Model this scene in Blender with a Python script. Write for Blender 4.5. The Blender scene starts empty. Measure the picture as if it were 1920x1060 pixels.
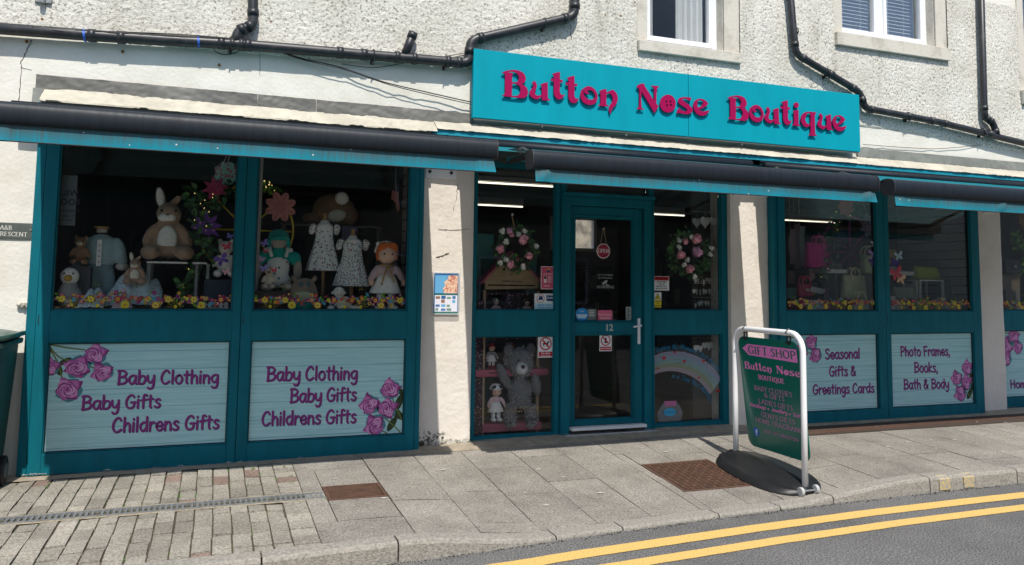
import bpy, bmesh, math, random
from mathutils import Vector, Matrix, noise, Euler
R_ = math.radians
random.seed(7)
SC = bpy.context.scene
# ---------------------------------------------------------------- camera, world, sun, exposure
CAM_D, CAM_H, FPX, CX, CY = 6.5144, 1.3392, 1490.07, 960.0, 405.0
AXX = Vector((0.93738188, 0.04222859, 0.34573393)).normalized()   # world X, Y, Z seen from the camera (right, down, forward)
AXZ = Vector((0.0132408, -0.996226, 0.08578139)).normalized()
AXY = AXZ.cross(AXX)
if AXY.z < 0: AXY = -AXY
cam_d = bpy.data.cameras.new('camera')
cam = bpy.data.objects.new('camera', cam_d); SC.collection.objects.link(cam)
right = Vector((AXX.x, AXY.x, AXZ.x)); down = Vector((AXX.y, AXY.y, AXZ.y)); fwd = Vector((AXX.z, AXY.z, AXZ.z))
M = Matrix.Identity(4)
for i in range(3):
    M[i][0] = right[i]; M[i][1] = -down[i]; M[i][2] = -fwd[i]
M.translation = Vector((0, -CAM_D, CAM_H))
cam.matrix_world = M
cam_d.sensor_fit = 'HORIZONTAL'; cam_d.sensor_width = 36.0
cam_d.lens = FPX / 1920 * 36.0
cam_d.shift_x = 0.0; cam_d.shift_y = -(530 - CY) / 1920
cam_d.clip_start = 0.1; cam_d.clip_end = 500
SC.camera = cam
SUN_EL, SUN_AZ = 56.0, 6.4
world = bpy.data.worlds.new("World"); SC.world = world; world.use_nodes = True
wn = world.node_tree.nodes; wl = world.node_tree.links
bg = wn['Background']; sky = wn.new('ShaderNodeTexSky'); sky.sky_type = 'NISHITA'; sky.sun_disc = False
sky.sun_elevation = R_(SUN_EL); sky.sun_rotation = R_(180 + SUN_AZ)
wl.new(sky.outputs[0], bg.inputs[0]); bg.inputs[1].default_value = 0.15
sun_dir = Vector((-math.sin(R_(SUN_AZ)) * math.cos(R_(SUN_EL)), -math.cos(R_(SUN_AZ)) * math.cos(R_(SUN_EL)), math.sin(R_(SUN_EL))))
sl = bpy.data.lights.new('sun', 'SUN'); sl.energy = 4.5; sl.angle = R_(0.5); sl.color = (1.0, 0.955, 0.88)
so = bpy.data.objects.new('sun', sl); SC.collection.objects.link(so)
so.rotation_euler = sun_dir.to_track_quat('Z', 'Y').to_euler(); so.location = sun_dir * 30
SC.view_settings.view_transform = 'Standard'; SC.view_settings.look = 'None'
SC.view_settings.exposure = 0.12; SC.view_settings.gamma = 1.0
SC.render.engine = 'CYCLES'
try:
    SC.cycles.max_bounces = 10; SC.cycles.transparent_max_bounces = 16; SC.cycles.use_denoising = True
    SC.cycles.sample_clamp_indirect = 6.0
except Exception: pass

# ---------------------------------------------------------------- helpers
def ray(px, py):
    d = Vector(((px - CX) / FPX, (py - CY) / FPX, 1.0))
    return Vector((AXX.dot(d), AXY.dot(d), AXZ.dot(d)))
def at(px, py, Y=0.0):
    r = ray(px, py); t = (CAM_D + Y) / r.y
    return Vector((r.x * t, Y, CAM_H + r.z * t))
def smooth(a, b, x):
    t = max(0.0, min(1.0, (x - a) / (b - a))); return t * t * (3 - 2 * t)
ROAD_Z = -0.19
def z_base(X): return min(0.008, -0.028 + 0.009 * X) - 0.012
def kerb_top(X): return -0.082 - 0.088 * (smooth(1.0, 2.0, X) - smooth(3.7, 5.1, X))
KERB = [(-14, -2.16), (-3, -2.16), (0.3, -2.13), (1.02, -2.085), (1.6, -2.05), (2.02, -2.0), (2.88, -1.935), (3.26, -1.905), (4.24, -1.855), (5.2, -1.84), (6.12, -1.84), (14, -1.84)]
def kerb_y(X):
    for (a, ya), (b, yb) in zip(KERB, KERB[1:]):
        if a <= X <= b: return ya + (yb - ya) * (X - a) / (b - a)
    return KERB[0][1] if X < 0 else KERB[-1][1]
def pave(X, Y):
    k = kerb_y(X) + 0.13
    return z_base(X) + (kerb_top(X) - z_base(X)) * min(1.3, max(-0.2, Y / k))
def gp(px, py):
    r = ray(px, py); z = -0.05
    for _ in range(25):
        t = (z - CAM_H) / r.z
        p = Vector((r.x * t, r.y * t - CAM_D, 0)); z = pave(p.x, p.y)
    p.z = z; return p

def link(o, parent=None):
    SC.collection.objects.link(o)
    if parent is not None: o.parent = parent
    return o
def thing(name, label, cat, loc=(0, 0, 0), group=None, rotz=0.0):
    o = bpy.data.objects.new(name, None); o.empty_display_size = 0.05
    o.location = loc; o.rotation_euler = (0, 0, rotz)
    link(o); o['label'] = label; o['category'] = cat
    if group: o['group'] = group
    return o
def tag(o, label, cat, group=None, kind=None):
    o['label'] = label; o['category'] = cat
    if group: o['group'] = group
    if kind: o['kind'] = kind
    return o
def structure(o, label=None):
    o['kind'] = 'structure'
    if label: o['label'] = label
    return o

class MB:
    def __init__(s): s.v = []; s.f = []; s.m = []; s.T = None; s.mi = 0
    def add(s, vs, fs, mi=None):
        n = len(s.v)
        for p in vs:
            p = Vector(p)
            s.v.append(s.T @ p if s.T is not None else p)
        for f in fs:
            s.f.append([n + i for i in f]); s.m.append(s.mi if mi is None else mi)
    def box(s, x0, x1, y0, y1, z0, z1, mi=None):
        vs = [(x, y, z) for x in (x0, x1) for y in (y0, y1) for z in (z0, z1)]
        s.add(vs, [(0, 1, 3, 2), (4, 6, 7, 5), (0, 4, 5, 1), (2, 3, 7, 6), (0, 2, 6, 4), (1, 5, 7, 3)], mi)
    def prism(s, poly, y0, y1, mi=None, holes=None):
        """polygon in (x,z) extruded from y0 (front) to y1"""
        bm = bmesh.new()
        loops = [poly] + (holes or [])
        for lp in loops:
            vv = [bm.verts.new((p[0], 0, p[1])) for p in lp]
            for i in range(len(vv)): bm.edges.new((vv[i], vv[(i + 1) % len(vv)]))
        bmesh.ops.triangle_fill(bm, use_beauty=True, use_dissolve=False, edges=bm.edges[:])
        bm.verts.index_update()
        tv = [v.co.copy() for v in bm.verts]; tf = []
        for f in bm.faces:
            idx = [v.index for v in f.verts]
            a, b, c = [tv[i] for i in idx[:3]]
            if (b - a).cross(c - a).y > 0: idx.reverse()
            tf.append(idx)
        bm.free()
        s.add([(v.x, y0, v.z) for v in tv], tf, mi)
        if y1 != y0:
            s.add([(v.x, y1, v.z) for v in tv], [list(reversed(f)) for f in tf], mi)
            for lp in loops:
                n = len(lp)
                s.add([(p[0], y0, p[1]) for p in lp] + [(p[0], y1, p[1]) for p in lp], [(i, (i + 1) % n, n + (i + 1) % n, n + i) for i in range(n)], mi)
    def tube(s, pts, r, seg=10, mi=None, cap=True):
        pts = [Vector(p) for p in pts]
        rs = r if isinstance(r, (list, tuple)) else [r] * len(pts)
        rings = []; up = None
        for i, p in enumerate(pts):
            if i == 0: d = pts[1] - p
            elif i == len(pts) - 1: d = p - pts[i - 1]
            else: d = (pts[i + 1] - p).normalized() + (p - pts[i - 1]).normalized()
            d = d.normalized() if d.length > 1e-9 else Vector((0, 0, 1))
            if up is None:
                up = Vector((0, 0, 1)) if abs(d.z) < 0.9 else Vector((1, 0, 0))
            a = d.cross(up)
            if a.length < 1e-6: a = d.cross(Vector((1, 0.3, 0)))
            a.normalize(); b = a.cross(d).normalized(); up = b
            k = 1.0
            if 0 < i < len(pts) - 1:
                c = (pts[i + 1] - p).normalized().dot((p - pts[i - 1]).normalized())
                k = min(1.6, 1 / max(0.35, math.sqrt(max(0.0, (1 + c) / 2))))
            rings.append([p + (a * math.cos(2 * math.pi * j / seg) + b * math.sin(2 * math.pi * j / seg)) * rs[i] for j in range(seg)])
        vs = [q for rg in rings for q in rg]
        fs = [(i * seg + j, i * seg + (j + 1) % seg, (i + 1) * seg + (j + 1) % seg, (i + 1) * seg + j) for i in range(len(pts) - 1) for j in range(seg)]
        if cap: fs += [tuple(reversed(range(seg))), tuple((len(pts) - 1) * seg + j for j in range(seg))]
        s.add(vs, fs, mi)
    def lathe(s, prof, c=(0, 0, 0), seg=20, mi=None, wave=0.0, nw=8, sx=1.0, sy=1.0):
        vs = []; c = Vector(c)
        for k, (r, z) in enumerate(prof):
            for j in range(seg):
                a = 2 * math.pi * j / seg
                rr = r * (1 + wave * (k / max(1, len(prof) - 1)) * math.sin(nw * a))
                vs.append(c + Vector((rr * math.cos(a) * sx, rr * math.sin(a) * sy, z)))
        n = len(prof)
        fs = [(i * seg + j, i * seg + (j + 1) % seg, (i + 1) * seg + (j + 1) % seg, (i + 1) * seg + j) for i in range(n - 1) for j in range(seg)]
        fs += [tuple(reversed(range(seg))), tuple((n - 1) * seg + j for j in range(seg))]
        s.add(vs, fs, mi)
    def ell(s, c, r, rot=None, seg=16, rings=10, mi=None):
        c = Vector(c); Rm = Euler([R_(a) for a in rot]).to_matrix() if rot else None
        vs = []; fs = []
        for i in range(rings + 1):
            t = math.pi * i / rings
            for j in range(seg):
                a = 2 * math.pi * j / seg
                p = Vector((math.sin(t) * math.cos(a) * r[0], math.sin(t) * math.sin(a) * r[1], math.cos(t) * r[2]))
                vs.append(c + (Rm @ p if Rm else p))
        for i in range(rings):
            for j in range(seg):
                q = (i * seg + j, (i + 1) * seg + j, (i + 1) * seg + (j + 1) % seg, i * seg + (j + 1) % seg)
                if i == 0: fs.append((q[0], q[1], q[2]))
                elif i == rings - 1: fs.append((q[0], q[1], q[3]))
                else: fs.append(q)
        s.add(vs, fs, mi)
    def build(s, name, mats, parent=None, smooth=False, bevel=0.0, remesh=0.0, angle=None):
        me = bpy.data.meshes.new(name)
        me.from_pydata([tuple(v) for v in s.v], [], s.f)
        if not isinstance(mats, (list, tuple)): mats = [mats]
        for m in mats: me.materials.append(m)
        if len(mats) > 1:
            me.polygons.foreach_set('material_index', [min(i, len(mats) - 1) for i in s.m])
        if smooth: me.polygons.foreach_set('use_smooth', [True] * len(me.polygons))
        me.update()
        o = bpy.data.objects.new(name, me); link(o, parent)
        if bevel > 0:
            b = o.modifiers.new('bevel', 'BEVEL'); b.width = bevel; b.segments = 2; b.limit_method = 'ANGLE'; b.angle_limit = R_(40)
        if remesh > 0:
            b = o.modifiers.new('remesh', 'REMESH'); b.mode = 'VOXEL'; b.voxel_size = remesh; b.use_smooth_shade = True
            b = o.modifiers.new('soften', 'SMOOTH'); b.factor = 0.5; b.iterations = 4
        return o

# ---------------------------------------------------------------- materials
MATS = {}
def new_mat(name):
    m = bpy.data.materials.new(name); m.use_nodes = True
    nt = m.node_tree; return m, nt, nt.nodes['Principled BSDF'], nt.nodes, nt.links
def mat(name, col, rough=0.6, metal=0.0, spec=0.4, var=0.0, vscale=6.0, bump=0.0, bscale=60.0, col2=None, thr=None, emit=0.0, sheen=0.0, coat=0.0, detail=5.0, island=0.0, stretch=None):
    if name in MATS: return MATS[name]
    m, nt, b, N, L = new_mat(name)
    b.inputs['Base Color'].default_value = (*col, 1); b.inputs['Roughness'].default_value = rough
    b.inputs['Metallic'].default_value = metal
    b.inputs['Specular IOR Level'].default_value = spec
    if sheen: b.inputs['Sheen Weight'].default_value = sheen
    if coat: b.inputs['Coat Weight'].default_value = coat; b.inputs['Coat Roughness'].default_value = 0.12
    if emit: b.inputs['Emission Color'].default_value = (*col, 1); b.inputs['Emission Strength'].default_value = emit
    if var or bump or col2:
        tc = N.new('ShaderNodeTexCoord'); mp = N.new('ShaderNodeMapping'); L.new(tc.outputs['Object'], mp.inputs[0])
        if stretch: mp.inputs['Scale'].default_value = stretch
    last = None
    if var or col2:
        nz = N.new('ShaderNodeTexNoise'); nz.inputs['Scale'].default_value = vscale; nz.inputs['Detail'].default_value = detail
        nz.inputs['Roughness'].default_value = 0.65; L.new(mp.outputs[0], nz.inputs['Vector'])
        mr = N.new('ShaderNodeMapRange'); lo, hi = thr if thr else (0.3, 0.7)
        mr.inputs['From Min'].default_value = lo; mr.inputs['From Max'].default_value = hi
        L.new(nz.outputs['Fac'], mr.inputs['Value'])
        mx = N.new('ShaderNodeMix'); mx.data_type = 'RGBA'
        c2 = col2 if col2 else tuple(max(0, c * (1 - var)) for c in col)
        c1 = col if col2 else tuple(min(1, c * (1 + var * 0.6)) for c in col)
        mx.inputs['A'].default_value = (*c1, 1); mx.inputs['B'].default_value = (*c2, 1)
        L.new(mr.outputs[0], mx.inputs['Factor']); last = mx.outputs['Result']
        rr = N.new('ShaderNodeMapRange'); rr.inputs['To Min'].default_value = max(0.03, rough - 0.08); rr.inputs['To Max'].default_value = min(1, rough + 0.1)
        L.new(nz.outputs['Fac'], rr.inputs['Value']); L.new(rr.outputs[0], b.inputs['Roughness'])
    if island:
        g = N.new('ShaderNodeNewGeometry'); mm = N.new('ShaderNodeMapRange')
        mm.inputs['To Min'].default_value = 1 - island; mm.inputs['To Max'].default_value = 1 + island
        L.new(g.outputs['Random Per Island'], mm.inputs['Value'])
        vm = N.new('ShaderNodeVectorMath'); vm.operation = 'SCALE'
        if last is None: vm.inputs[0].default_value = col
        else: L.new(last, vm.inputs[0])
        L.new(mm.outputs[0], vm.inputs['Scale']); last = vm.outputs[0]
    if last is not None: L.new(last, b.inputs['Base Color'])
    if bump:
        n2 = N.new('ShaderNodeTexNoise'); n2.inputs['Scale'].default_value = bscale; n2.inputs['Detail'].default_value = 4
        L.new(mp.outputs[0], n2.inputs['Vector'])
        bp = N.new('ShaderNodeBump'); bp.inputs['Strength'].default_value = bump; bp.inputs['Distance'].default_value = 0.01
        L.new(n2.outputs['Fac'], bp.inputs['Height']); L.new(bp.outputs[0], b.inputs['Normal'])
    MATS[name] = m; return m
def glass_mat(name, tint=(0.985, 0.99, 0.985), base=0.0, k=0.44, dust=0.003):
    m = bpy.data.materials.new(name); m.use_nodes = True; nt = m.node_tree; N = nt.nodes; L = nt.links; N.clear()
    out = N.new('ShaderNodeOutputMaterial'); tr = N.new('ShaderNodeBsdfTransparent'); tr.inputs[0].default_value = (*tint, 1)
    gl = N.new('ShaderNodeBsdfGlossy'); gl.inputs['Roughness'].default_value = 0.015; gl.inputs[0].default_value = (1, 1, 1, 1)
    fr = N.new('ShaderNodeFresnel'); fr.inputs['IOR'].default_value = 1.5
    ma = N.new('ShaderNodeMath'); ma.operation = 'MULTIPLY_ADD'; ma.inputs[1].default_value = k; ma.inputs[2].default_value = base
    L.new(fr.outputs[0], ma.inputs[0])
    mx = N.new('ShaderNodeMixShader'); L.new(ma.outputs[0], mx.inputs[0]); L.new(tr.outputs[0], mx.inputs[1]); L.new(gl.outputs[0], mx.inputs[2])
    df = N.new('ShaderNodeBsdfDiffuse'); df.inputs[0].default_value = (0.6, 0.6, 0.58, 1)
    nz = N.new('ShaderNodeTexNoise'); nz.inputs['Scale'].default_value = 3.0; nz.inputs['Detail'].default_value = 6
    tc = N.new('ShaderNodeTexCoord'); L.new(tc.outputs['Object'], nz.inputs['Vector'])
    mr = N.new('ShaderNodeMapRange'); mr.inputs['From Min'].default_value = 0.4; mr.inputs['From Max'].default_value = 0.8; mr.inputs['To Max'].default_value = dust * 3
    mr.inputs['To Min'].default_value = dust * 0.3
    L.new(nz.outputs['Fac'], mr.inputs['Value'])
    m2 = N.new('ShaderNodeMixShader'); L.new(mr.outputs[0], m2.inputs[0]); L.new(mx.outputs[0], m2.inputs[1]); L.new(df.outputs[0], m2.inputs[2])
    L.new(m2.outputs[0], out.inputs[0]); MATS[name] = m; return m
def clear_mat(name, col, alpha):
    m, nt, b, N, L = new_mat(name); b.inputs['Base Color'].default_value = (*col, 1); b.inputs['Alpha'].default_value = alpha
    b.inputs['Roughness'].default_value = 0.4; MATS[name] = m; return m
def streak_mat(name, col, dirt, top, h, rough=0.7):
    """canvas that is dirty along its upper edge with dark runs going down and pale spots"""
    m, nt, b, N, L = new_mat(name); b.inputs['Roughness'].default_value = rough; b.inputs['Specular IOR Level'].default_value = 0.2
    tc = N.new('ShaderNodeTexCoord'); mp = N.new('ShaderNodeMapping'); mp.inputs['Scale'].default_value = (60, 1, 3.0); L.new(tc.outputs['Object'], mp.inputs[0])
    nz = N.new('ShaderNodeTexNoise'); nz.inputs['Scale'].default_value = 1.6; nz.inputs['Detail'].default_value = 6; nz.inputs['Roughness'].default_value = 0.7; L.new(mp.outputs[0], nz.inputs['Vector'])
    sp = N.new('ShaderNodeSeparateXYZ'); L.new(tc.outputs['Object'], sp.inputs[0])
    g = N.new('ShaderNodeMapRange'); g.inputs['From Min'].default_value = top - h; g.inputs['From Max'].default_value = top; g.inputs['To Min'].default_value = -0.26; g.inputs['To Max'].default_value = 0.42
    L.new(sp.outputs['Z'], g.inputs['Value'])
    ad = N.new('ShaderNodeMath'); ad.operation = 'ADD'; L.new(nz.outputs['Fac'], ad.inputs[0]); L.new(g.outputs[0], ad.inputs[1])
    big = N.new('ShaderNodeTexNoise'); big.inputs['Scale'].default_value = 1.3; L.new(tc.outputs['Object'], big.inputs['Vector'])
    ad2 = N.new('ShaderNodeMath'); ad2.operation = 'MULTIPLY_ADD'; ad2.inputs[1].default_value = 0.5; L.new(big.outputs['Fac'], ad2.inputs[0]); L.new(ad.outputs[0], ad2.inputs[2])
    mr = N.new('ShaderNodeMapRange'); mr.inputs['From Min'].default_value = 0.50; mr.inputs['From Max'].default_value = 1.15; L.new(ad2.outputs[0], mr.inputs['Value'])
    mx = N.new('ShaderNodeMix'); mx.data_type = 'RGBA'; mx.inputs['A'].default_value = (*col, 1); mx.inputs['B'].default_value = (*dirt, 1); L.new(mr.outputs[0], mx.inputs['Factor'])
    vo = N.new('ShaderNodeTexVoronoi'); vo.inputs['Scale'].default_value = 17; L.new(tc.outputs['Object'], vo.inputs['Vector'])
    lt = N.new('ShaderNodeMapRange'); lt.inputs['From Min'].default_value = 0.05; lt.inputs['From Max'].default_value = 0.10; lt.inputs['To Min'].default_value = 1; lt.inputs['To Max'].default_value = 0; L.new(vo.outputs['Distance'], lt.inputs['Value'])
    rn = N.new('ShaderNodeSeparateColor'); L.new(vo.outputs['Color'], rn.inputs[0])
    gt = N.new('ShaderNodeMath'); gt.operation = 'GREATER_THAN'; gt.inputs[1].default_value = 0.55; L.new(rn.outputs[0], gt.inputs[0])
    mu = N.new('ShaderNodeMath'); mu.operation = 'MULTIPLY'; L.new(gt.outputs[0], mu.inputs[0]); L.new(lt.outputs[0], mu.inputs[1])
    m2 = N.new('ShaderNodeMix'); m2.data_type = 'RGBA'; m2.inputs['B'].default_value = (0.7, 0.68, 0.6, 1); L.new(mu.outputs[0], m2.inputs['Factor']); L.new(mx.outputs['Result'], m2.inputs['A'])
    L.new(m2.outputs['Result'], b.inputs['Base Color']); MATS[name] = m; return m

teal = mat('teal_paint', (0.0, 0.128, 0.170), 0.55, var=0.20, vscale=2.2, bump=0.12, bscale=60, spec=0.22, stretch=(3, 3, 0.8))
teal_sign = mat('teal_sign', (0.0, 0.30, 0.38), 0.65, var=0.10, vscale=1.2, spec=0.12, stretch=(3, 1, 0.6))
magenta = mat('magenta_acrylic', (0.34, 0.0, 0.066), 0.45, spec=0.2)
letter_edge = mat('letter_edge', (0.06, 0.005, 0.02), 0.6)
def roughcast_mat(name, scale=46.0):
    """cream masonry paint over coarse render: dark noise specks for the pits, broad grey weathering, a few runs"""
    m, nt, b, N, L = new_mat(name); b.inputs['Roughness'].default_value = 0.95; b.inputs['Specular IOR Level'].default_value = 0.08
    tc = N.new('ShaderNodeTexCoord')
    def noise_(sc, det, str_=None, rough=.65):
        n = N.new('ShaderNodeTexNoise'); n.inputs['Scale'].default_value = sc; n.inputs['Detail'].default_value = det; n.inputs['Roughness'].default_value = rough
        if str_:
            mp = N.new('ShaderNodeMapping'); mp.inputs['Scale'].default_value = str_; L.new(tc.outputs['Object'], mp.inputs[0]); L.new(mp.outputs[0], n.inputs['Vector'])
        else: L.new(tc.outputs['Object'], n.inputs['Vector'])
        return n.outputs['Fac']
    def rng(s, a, c, d=0.0, e=1.0):
        r = N.new('ShaderNodeMapRange'); r.inputs['From Min'].default_value = a; r.inputs['From Max'].default_value = c; r.inputs['To Min'].default_value = d; r.inputs['To Max'].default_value = e; L.new(s, r.inputs['Value']); return r.outputs[0]
    def mixc(f, A, B):
        x = N.new('ShaderNodeMix'); x.data_type = 'RGBA'; L.new(f, x.inputs['Factor'])
        for k, v in (('A', A), ('B', B)):
            if isinstance(v, tuple): x.inputs[k].default_value = (*v, 1)
            else: L.new(v, x.inputs[k])
        return x.outputs['Result']
    def mul(u, v):
        x = N.new('ShaderNodeMath'); x.operation = 'MULTIPLY'; L.new(u, x.inputs[0]); L.new(v, x.inputs[1]); return x.outputs[0]
    c = mixc(rng(noise_(1.5, 9), .42, .80), (0.76, 0.735, 0.655), (0.54, 0.51, 0.43))
    c = mixc(mul(rng(noise_(1.0, 6, (7, 7, .7)), .54, .76, 0, .9), rng(noise_(.7, 3), .45, .65)), c, (0.36, 0.33, 0.26))
    pits = rng(noise_(scale, 2.0, None, .5), .535, .65, 0, .78); dens = rng(noise_(2.4, 4), .30, .60, .35, 1.0)
    c = mixc(mul(pits, dens), c, (0.17, 0.15, 0.115))
    L.new(c, b.inputs['Base Color'])
    bp = N.new('ShaderNodeBump'); bp.inputs['Strength'].default_value = .9; bp.inputs['Distance'].default_value = .01; L.new(noise_(90, 4), bp.inputs['Height']); L.new(bp.outputs[0], b.inputs['Normal'])
    MATS[name] = m; return m
roughcast = roughcast_mat('roughcast_render')
smooth_wall = mat('smooth_masonry_paint', (0.76, 0.735, 0.66), 0.85, col2=(0.58, 0.545, 0.46), vscale=1.8, thr=(0.42, 0.82), bump=0.35, bscale=38, spec=0.15, detail=8)
pillar_mat = mat('pillar_masonry_paint', (0.76, 0.70, 0.625), 0.85, col2=(0.62, 0.56, 0.48), vscale=3.0, thr=(0.45, 0.85), bump=0.5, bscale=30, spec=0.15, detail=8)
stone_trim = mat('painted_stone_trim', (0.62, 0.58, 0.50), 0.9, col2=(0.33, 0.30, 0.24), vscale=5.0, thr=(0.48, 0.80), bump=0.4, bscale=50, spec=0.1, detail=9)
lead_grey = mat('lead_flashing', (0.235, 0.24, 0.215), 0.6, var=0.3, vscale=4, bump=0.6, bscale=14, spec=0.4)
lead_dark = mat('lead_flashing_dark', (0.16, 0.155, 0.14), 0.6, var=0.35, vscale=3, bump=0.8, bscale=12, spec=0.4)
cream_sheet = mat('cream_painted_sheet', (0.50, 0.465, 0.375), 0.7, var=0.22, vscale=5, bump=0.9, bscale=14, spec=0.25)
pipe_black = mat('black_pipe_plastic', (0.018, 0.019, 0.022), 0.42, var=0.5, vscale=9, spec=0.5, col2=(0.06, 0.06, 0.06), thr=(0.5, 0.8))
bar_dark = mat('dark_awning_metal', (0.012, 0.017, 0.024), 0.5, var=0.4, vscale=5, spec=0.3, stretch=(8, 1, 1))
cap_grey = mat('awning_end_cap', (0.03, 0.03, 0.033), 0.5, spec=0.4)
arm_mat = mat('awning_arm_grey', (0.05, 0.05, 0.045), 0.5, metal=0.3)
fabric_dark = mat('awning_fabric_teal', (0.01, 0.16, 0.20), 0.85, var=0.2, vscale=3, spec=0.1)
_n = fabric_dark.node_tree; _t = _n.nodes.new('ShaderNodeBsdfTranslucent'); _t.inputs[0].default_value = (0.42, 0.50, 0.50, 1)     # woven canvas lets some sun through
_x = _n.nodes.new('ShaderNodeMixShader'); _x.inputs[0].default_value = 0.07
_n.links.new(_n.nodes['Principled BSDF'].outputs[0], _x.inputs[1]); _n.links.new(_t.outputs[0], _x.inputs[2]); _n.links.new(_x.outputs[0], _n.nodes['Material Output'].inputs[0])
valance_mat = streak_mat('valance_canvas', (0.004, 0.22, 0.30), (0.06, 0.085, 0.085), 2.185, 0.1)
white_plastic = mat('white_plastic', (0.80, 0.81, 0.82), 0.3, spec=0.5)
white_paint = mat('white_paint', (0.78, 0.78, 0.76), 0.45, var=0.05, vscale=5)
black_plastic = mat('black_plastic', (0.015, 0.015, 0.016), 0.42, spec=0.5, var=0.4, vscale=8, bump=0.12, bscale=200)
black_rubber = mat('black_gasket', (0.008, 0.008, 0.009), 0.6)
aluminium = mat('aluminium', (0.62, 0.62, 0.62), 0.35, metal=0.9, var=0.15, vscale=20)
steel_grey = mat('galvanised_steel', (0.30, 0.31, 0.31), 0.5, metal=0.5, var=0.35, vscale=25)
rust_iron = mat('rusty_cast_iron', (0.135, 0.070, 0.045), 0.8, col2=(0.075, 0.045, 0.033), vscale=14, bump=0.5, bscale=60, spec=0.3)
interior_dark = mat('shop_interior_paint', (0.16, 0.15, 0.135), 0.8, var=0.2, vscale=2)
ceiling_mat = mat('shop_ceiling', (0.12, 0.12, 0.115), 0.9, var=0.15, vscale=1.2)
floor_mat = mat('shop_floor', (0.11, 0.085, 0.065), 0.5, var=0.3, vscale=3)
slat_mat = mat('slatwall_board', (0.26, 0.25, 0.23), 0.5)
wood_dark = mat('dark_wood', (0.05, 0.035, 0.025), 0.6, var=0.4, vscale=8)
wood_pale = mat('pale_plywood', (0.50, 0.35, 0.20), 0.6, var=0.15, vscale=7, stretch=(1, 1, 6))
wood_peg = mat('turned_wood', (0.42, 0.23, 0.10), 0.45)
glass = glass_mat('shop_glass')
glass_up = glass_mat('upper_window_glass', tint=(0.96, 0.97, 0.97), base=0.0, k=0.38)
leaf_mat = mat('leaf_green', (0.075, 0.19, 0.045), 0.5, island=0.45, spec=0.3)
leaf_dark = mat('leaf_dark_green', (0.04, 0.105, 0.04), 0.5, island=0.5, spec=0.3)
leaf_bright = mat('leaf_bright_green', (0.2, 0.45, 0.06), 0.5, island=0.4, spec=0.3)
weed_mat = mat('weed_green', (0.10, 0.20, 0.035), 0.6, island=0.4)
def C3(r, g, b):
    f = lambda c: (c / 255 / 12.92) if c / 255 <= 0.04045 else ((c / 255 + 0.055) / 1.055) ** 2.4
    return (f(r), f(g), f(b))
def ink(name, r, g, b, rough=0.5): return mat(name, C3(r, g, b), rough, spec=0.3)
def cloth(name, col, var=0.15, vscale=30, bump=0.25, bscale=160, col2=None, thr=None): return mat(name, col, 0.95, spec=0.08, var=var, vscale=vscale, bump=bump, bscale=bscale, sheen=0.15, col2=col2, thr=thr)
# ---------------------------------------------------------------- lettering
def crom(pts, n=6, closed=False):
    if len(pts) < 3: return [tuple(p) for p in pts]
    out = []; P = list(pts)
    if closed: P = P[:-1]
    m = len(P)
    def g(i): return P[i % m] if closed else P[max(0, min(m - 1, i))]
    for i in range(m if closed else m - 1):
        p0, p1, p2, p3 = g(i - 1), g(i), g(i + 1), g(i + 2)
        for k in range(n):
            t = k / n
            out.append(tuple(0.5 * ((2 * p1[d]) + (-p0[d] + p2[d]) * t + (2 * p0[d] - 5 * p1[d] + 4 * p2[d] - p3[d]) * t * t + (-p0[d] + 3 * p1[d] - 3 * p2[d] + p3[d]) * t ** 3) for d in (0, 1)))
    out.append(tuple(P[0]) if closed else tuple(P[-1]))
    return out
def strip(pts, wf, cap=True):
    """2D polyline -> (verts, faces) ribbon; wf(direction) gives the width"""
    V = []; F = []; n = len(pts)
    dirs = []
    for i in range(n):
        a = pts[max(0, i - 1)]; b = pts[min(n - 1, i + 1)]
        d = (b[0] - a[0], b[1] - a[1]); l = math.hypot(*d) or 1e-6; dirs.append((d[0] / l, d[1] / l))
    for i, (p, d) in enumerate(zip(pts, dirs)):
        w = wf(d) / 2; V.append((p[0] - d[1] * w, p[1] + d[0] * w)); V.append((p[0] + d[1] * w, p[1] - d[0] * w))
    for i in range(n - 1): F.append((2 * i, 2 * i + 1, 2 * i + 3, 2 * i + 2))
    if cap:
        for (p, d, s, e) in ((pts[0], dirs[0], -1, (0, 1)), (pts[-1], dirs[-1], 1, (2 * n - 2, 2 * n - 1))):
            w = wf(d) / 2; k0 = len(V); N = 5; base = math.atan2(d[1] * s, d[0] * s)
            for k in range(1, N):
                a = base + math.pi / 2 - math.pi * k / N
                V.append((p[0] + w * math.cos(a), p[1] + w * math.sin(a)))
            ring = [e[0] if s > 0 else e[1]] + list(range(k0, k0 + N - 1)) + [e[1] if s > 0 else e[0]]
            F.append(tuple(reversed(ring)))
    return V, F
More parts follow.
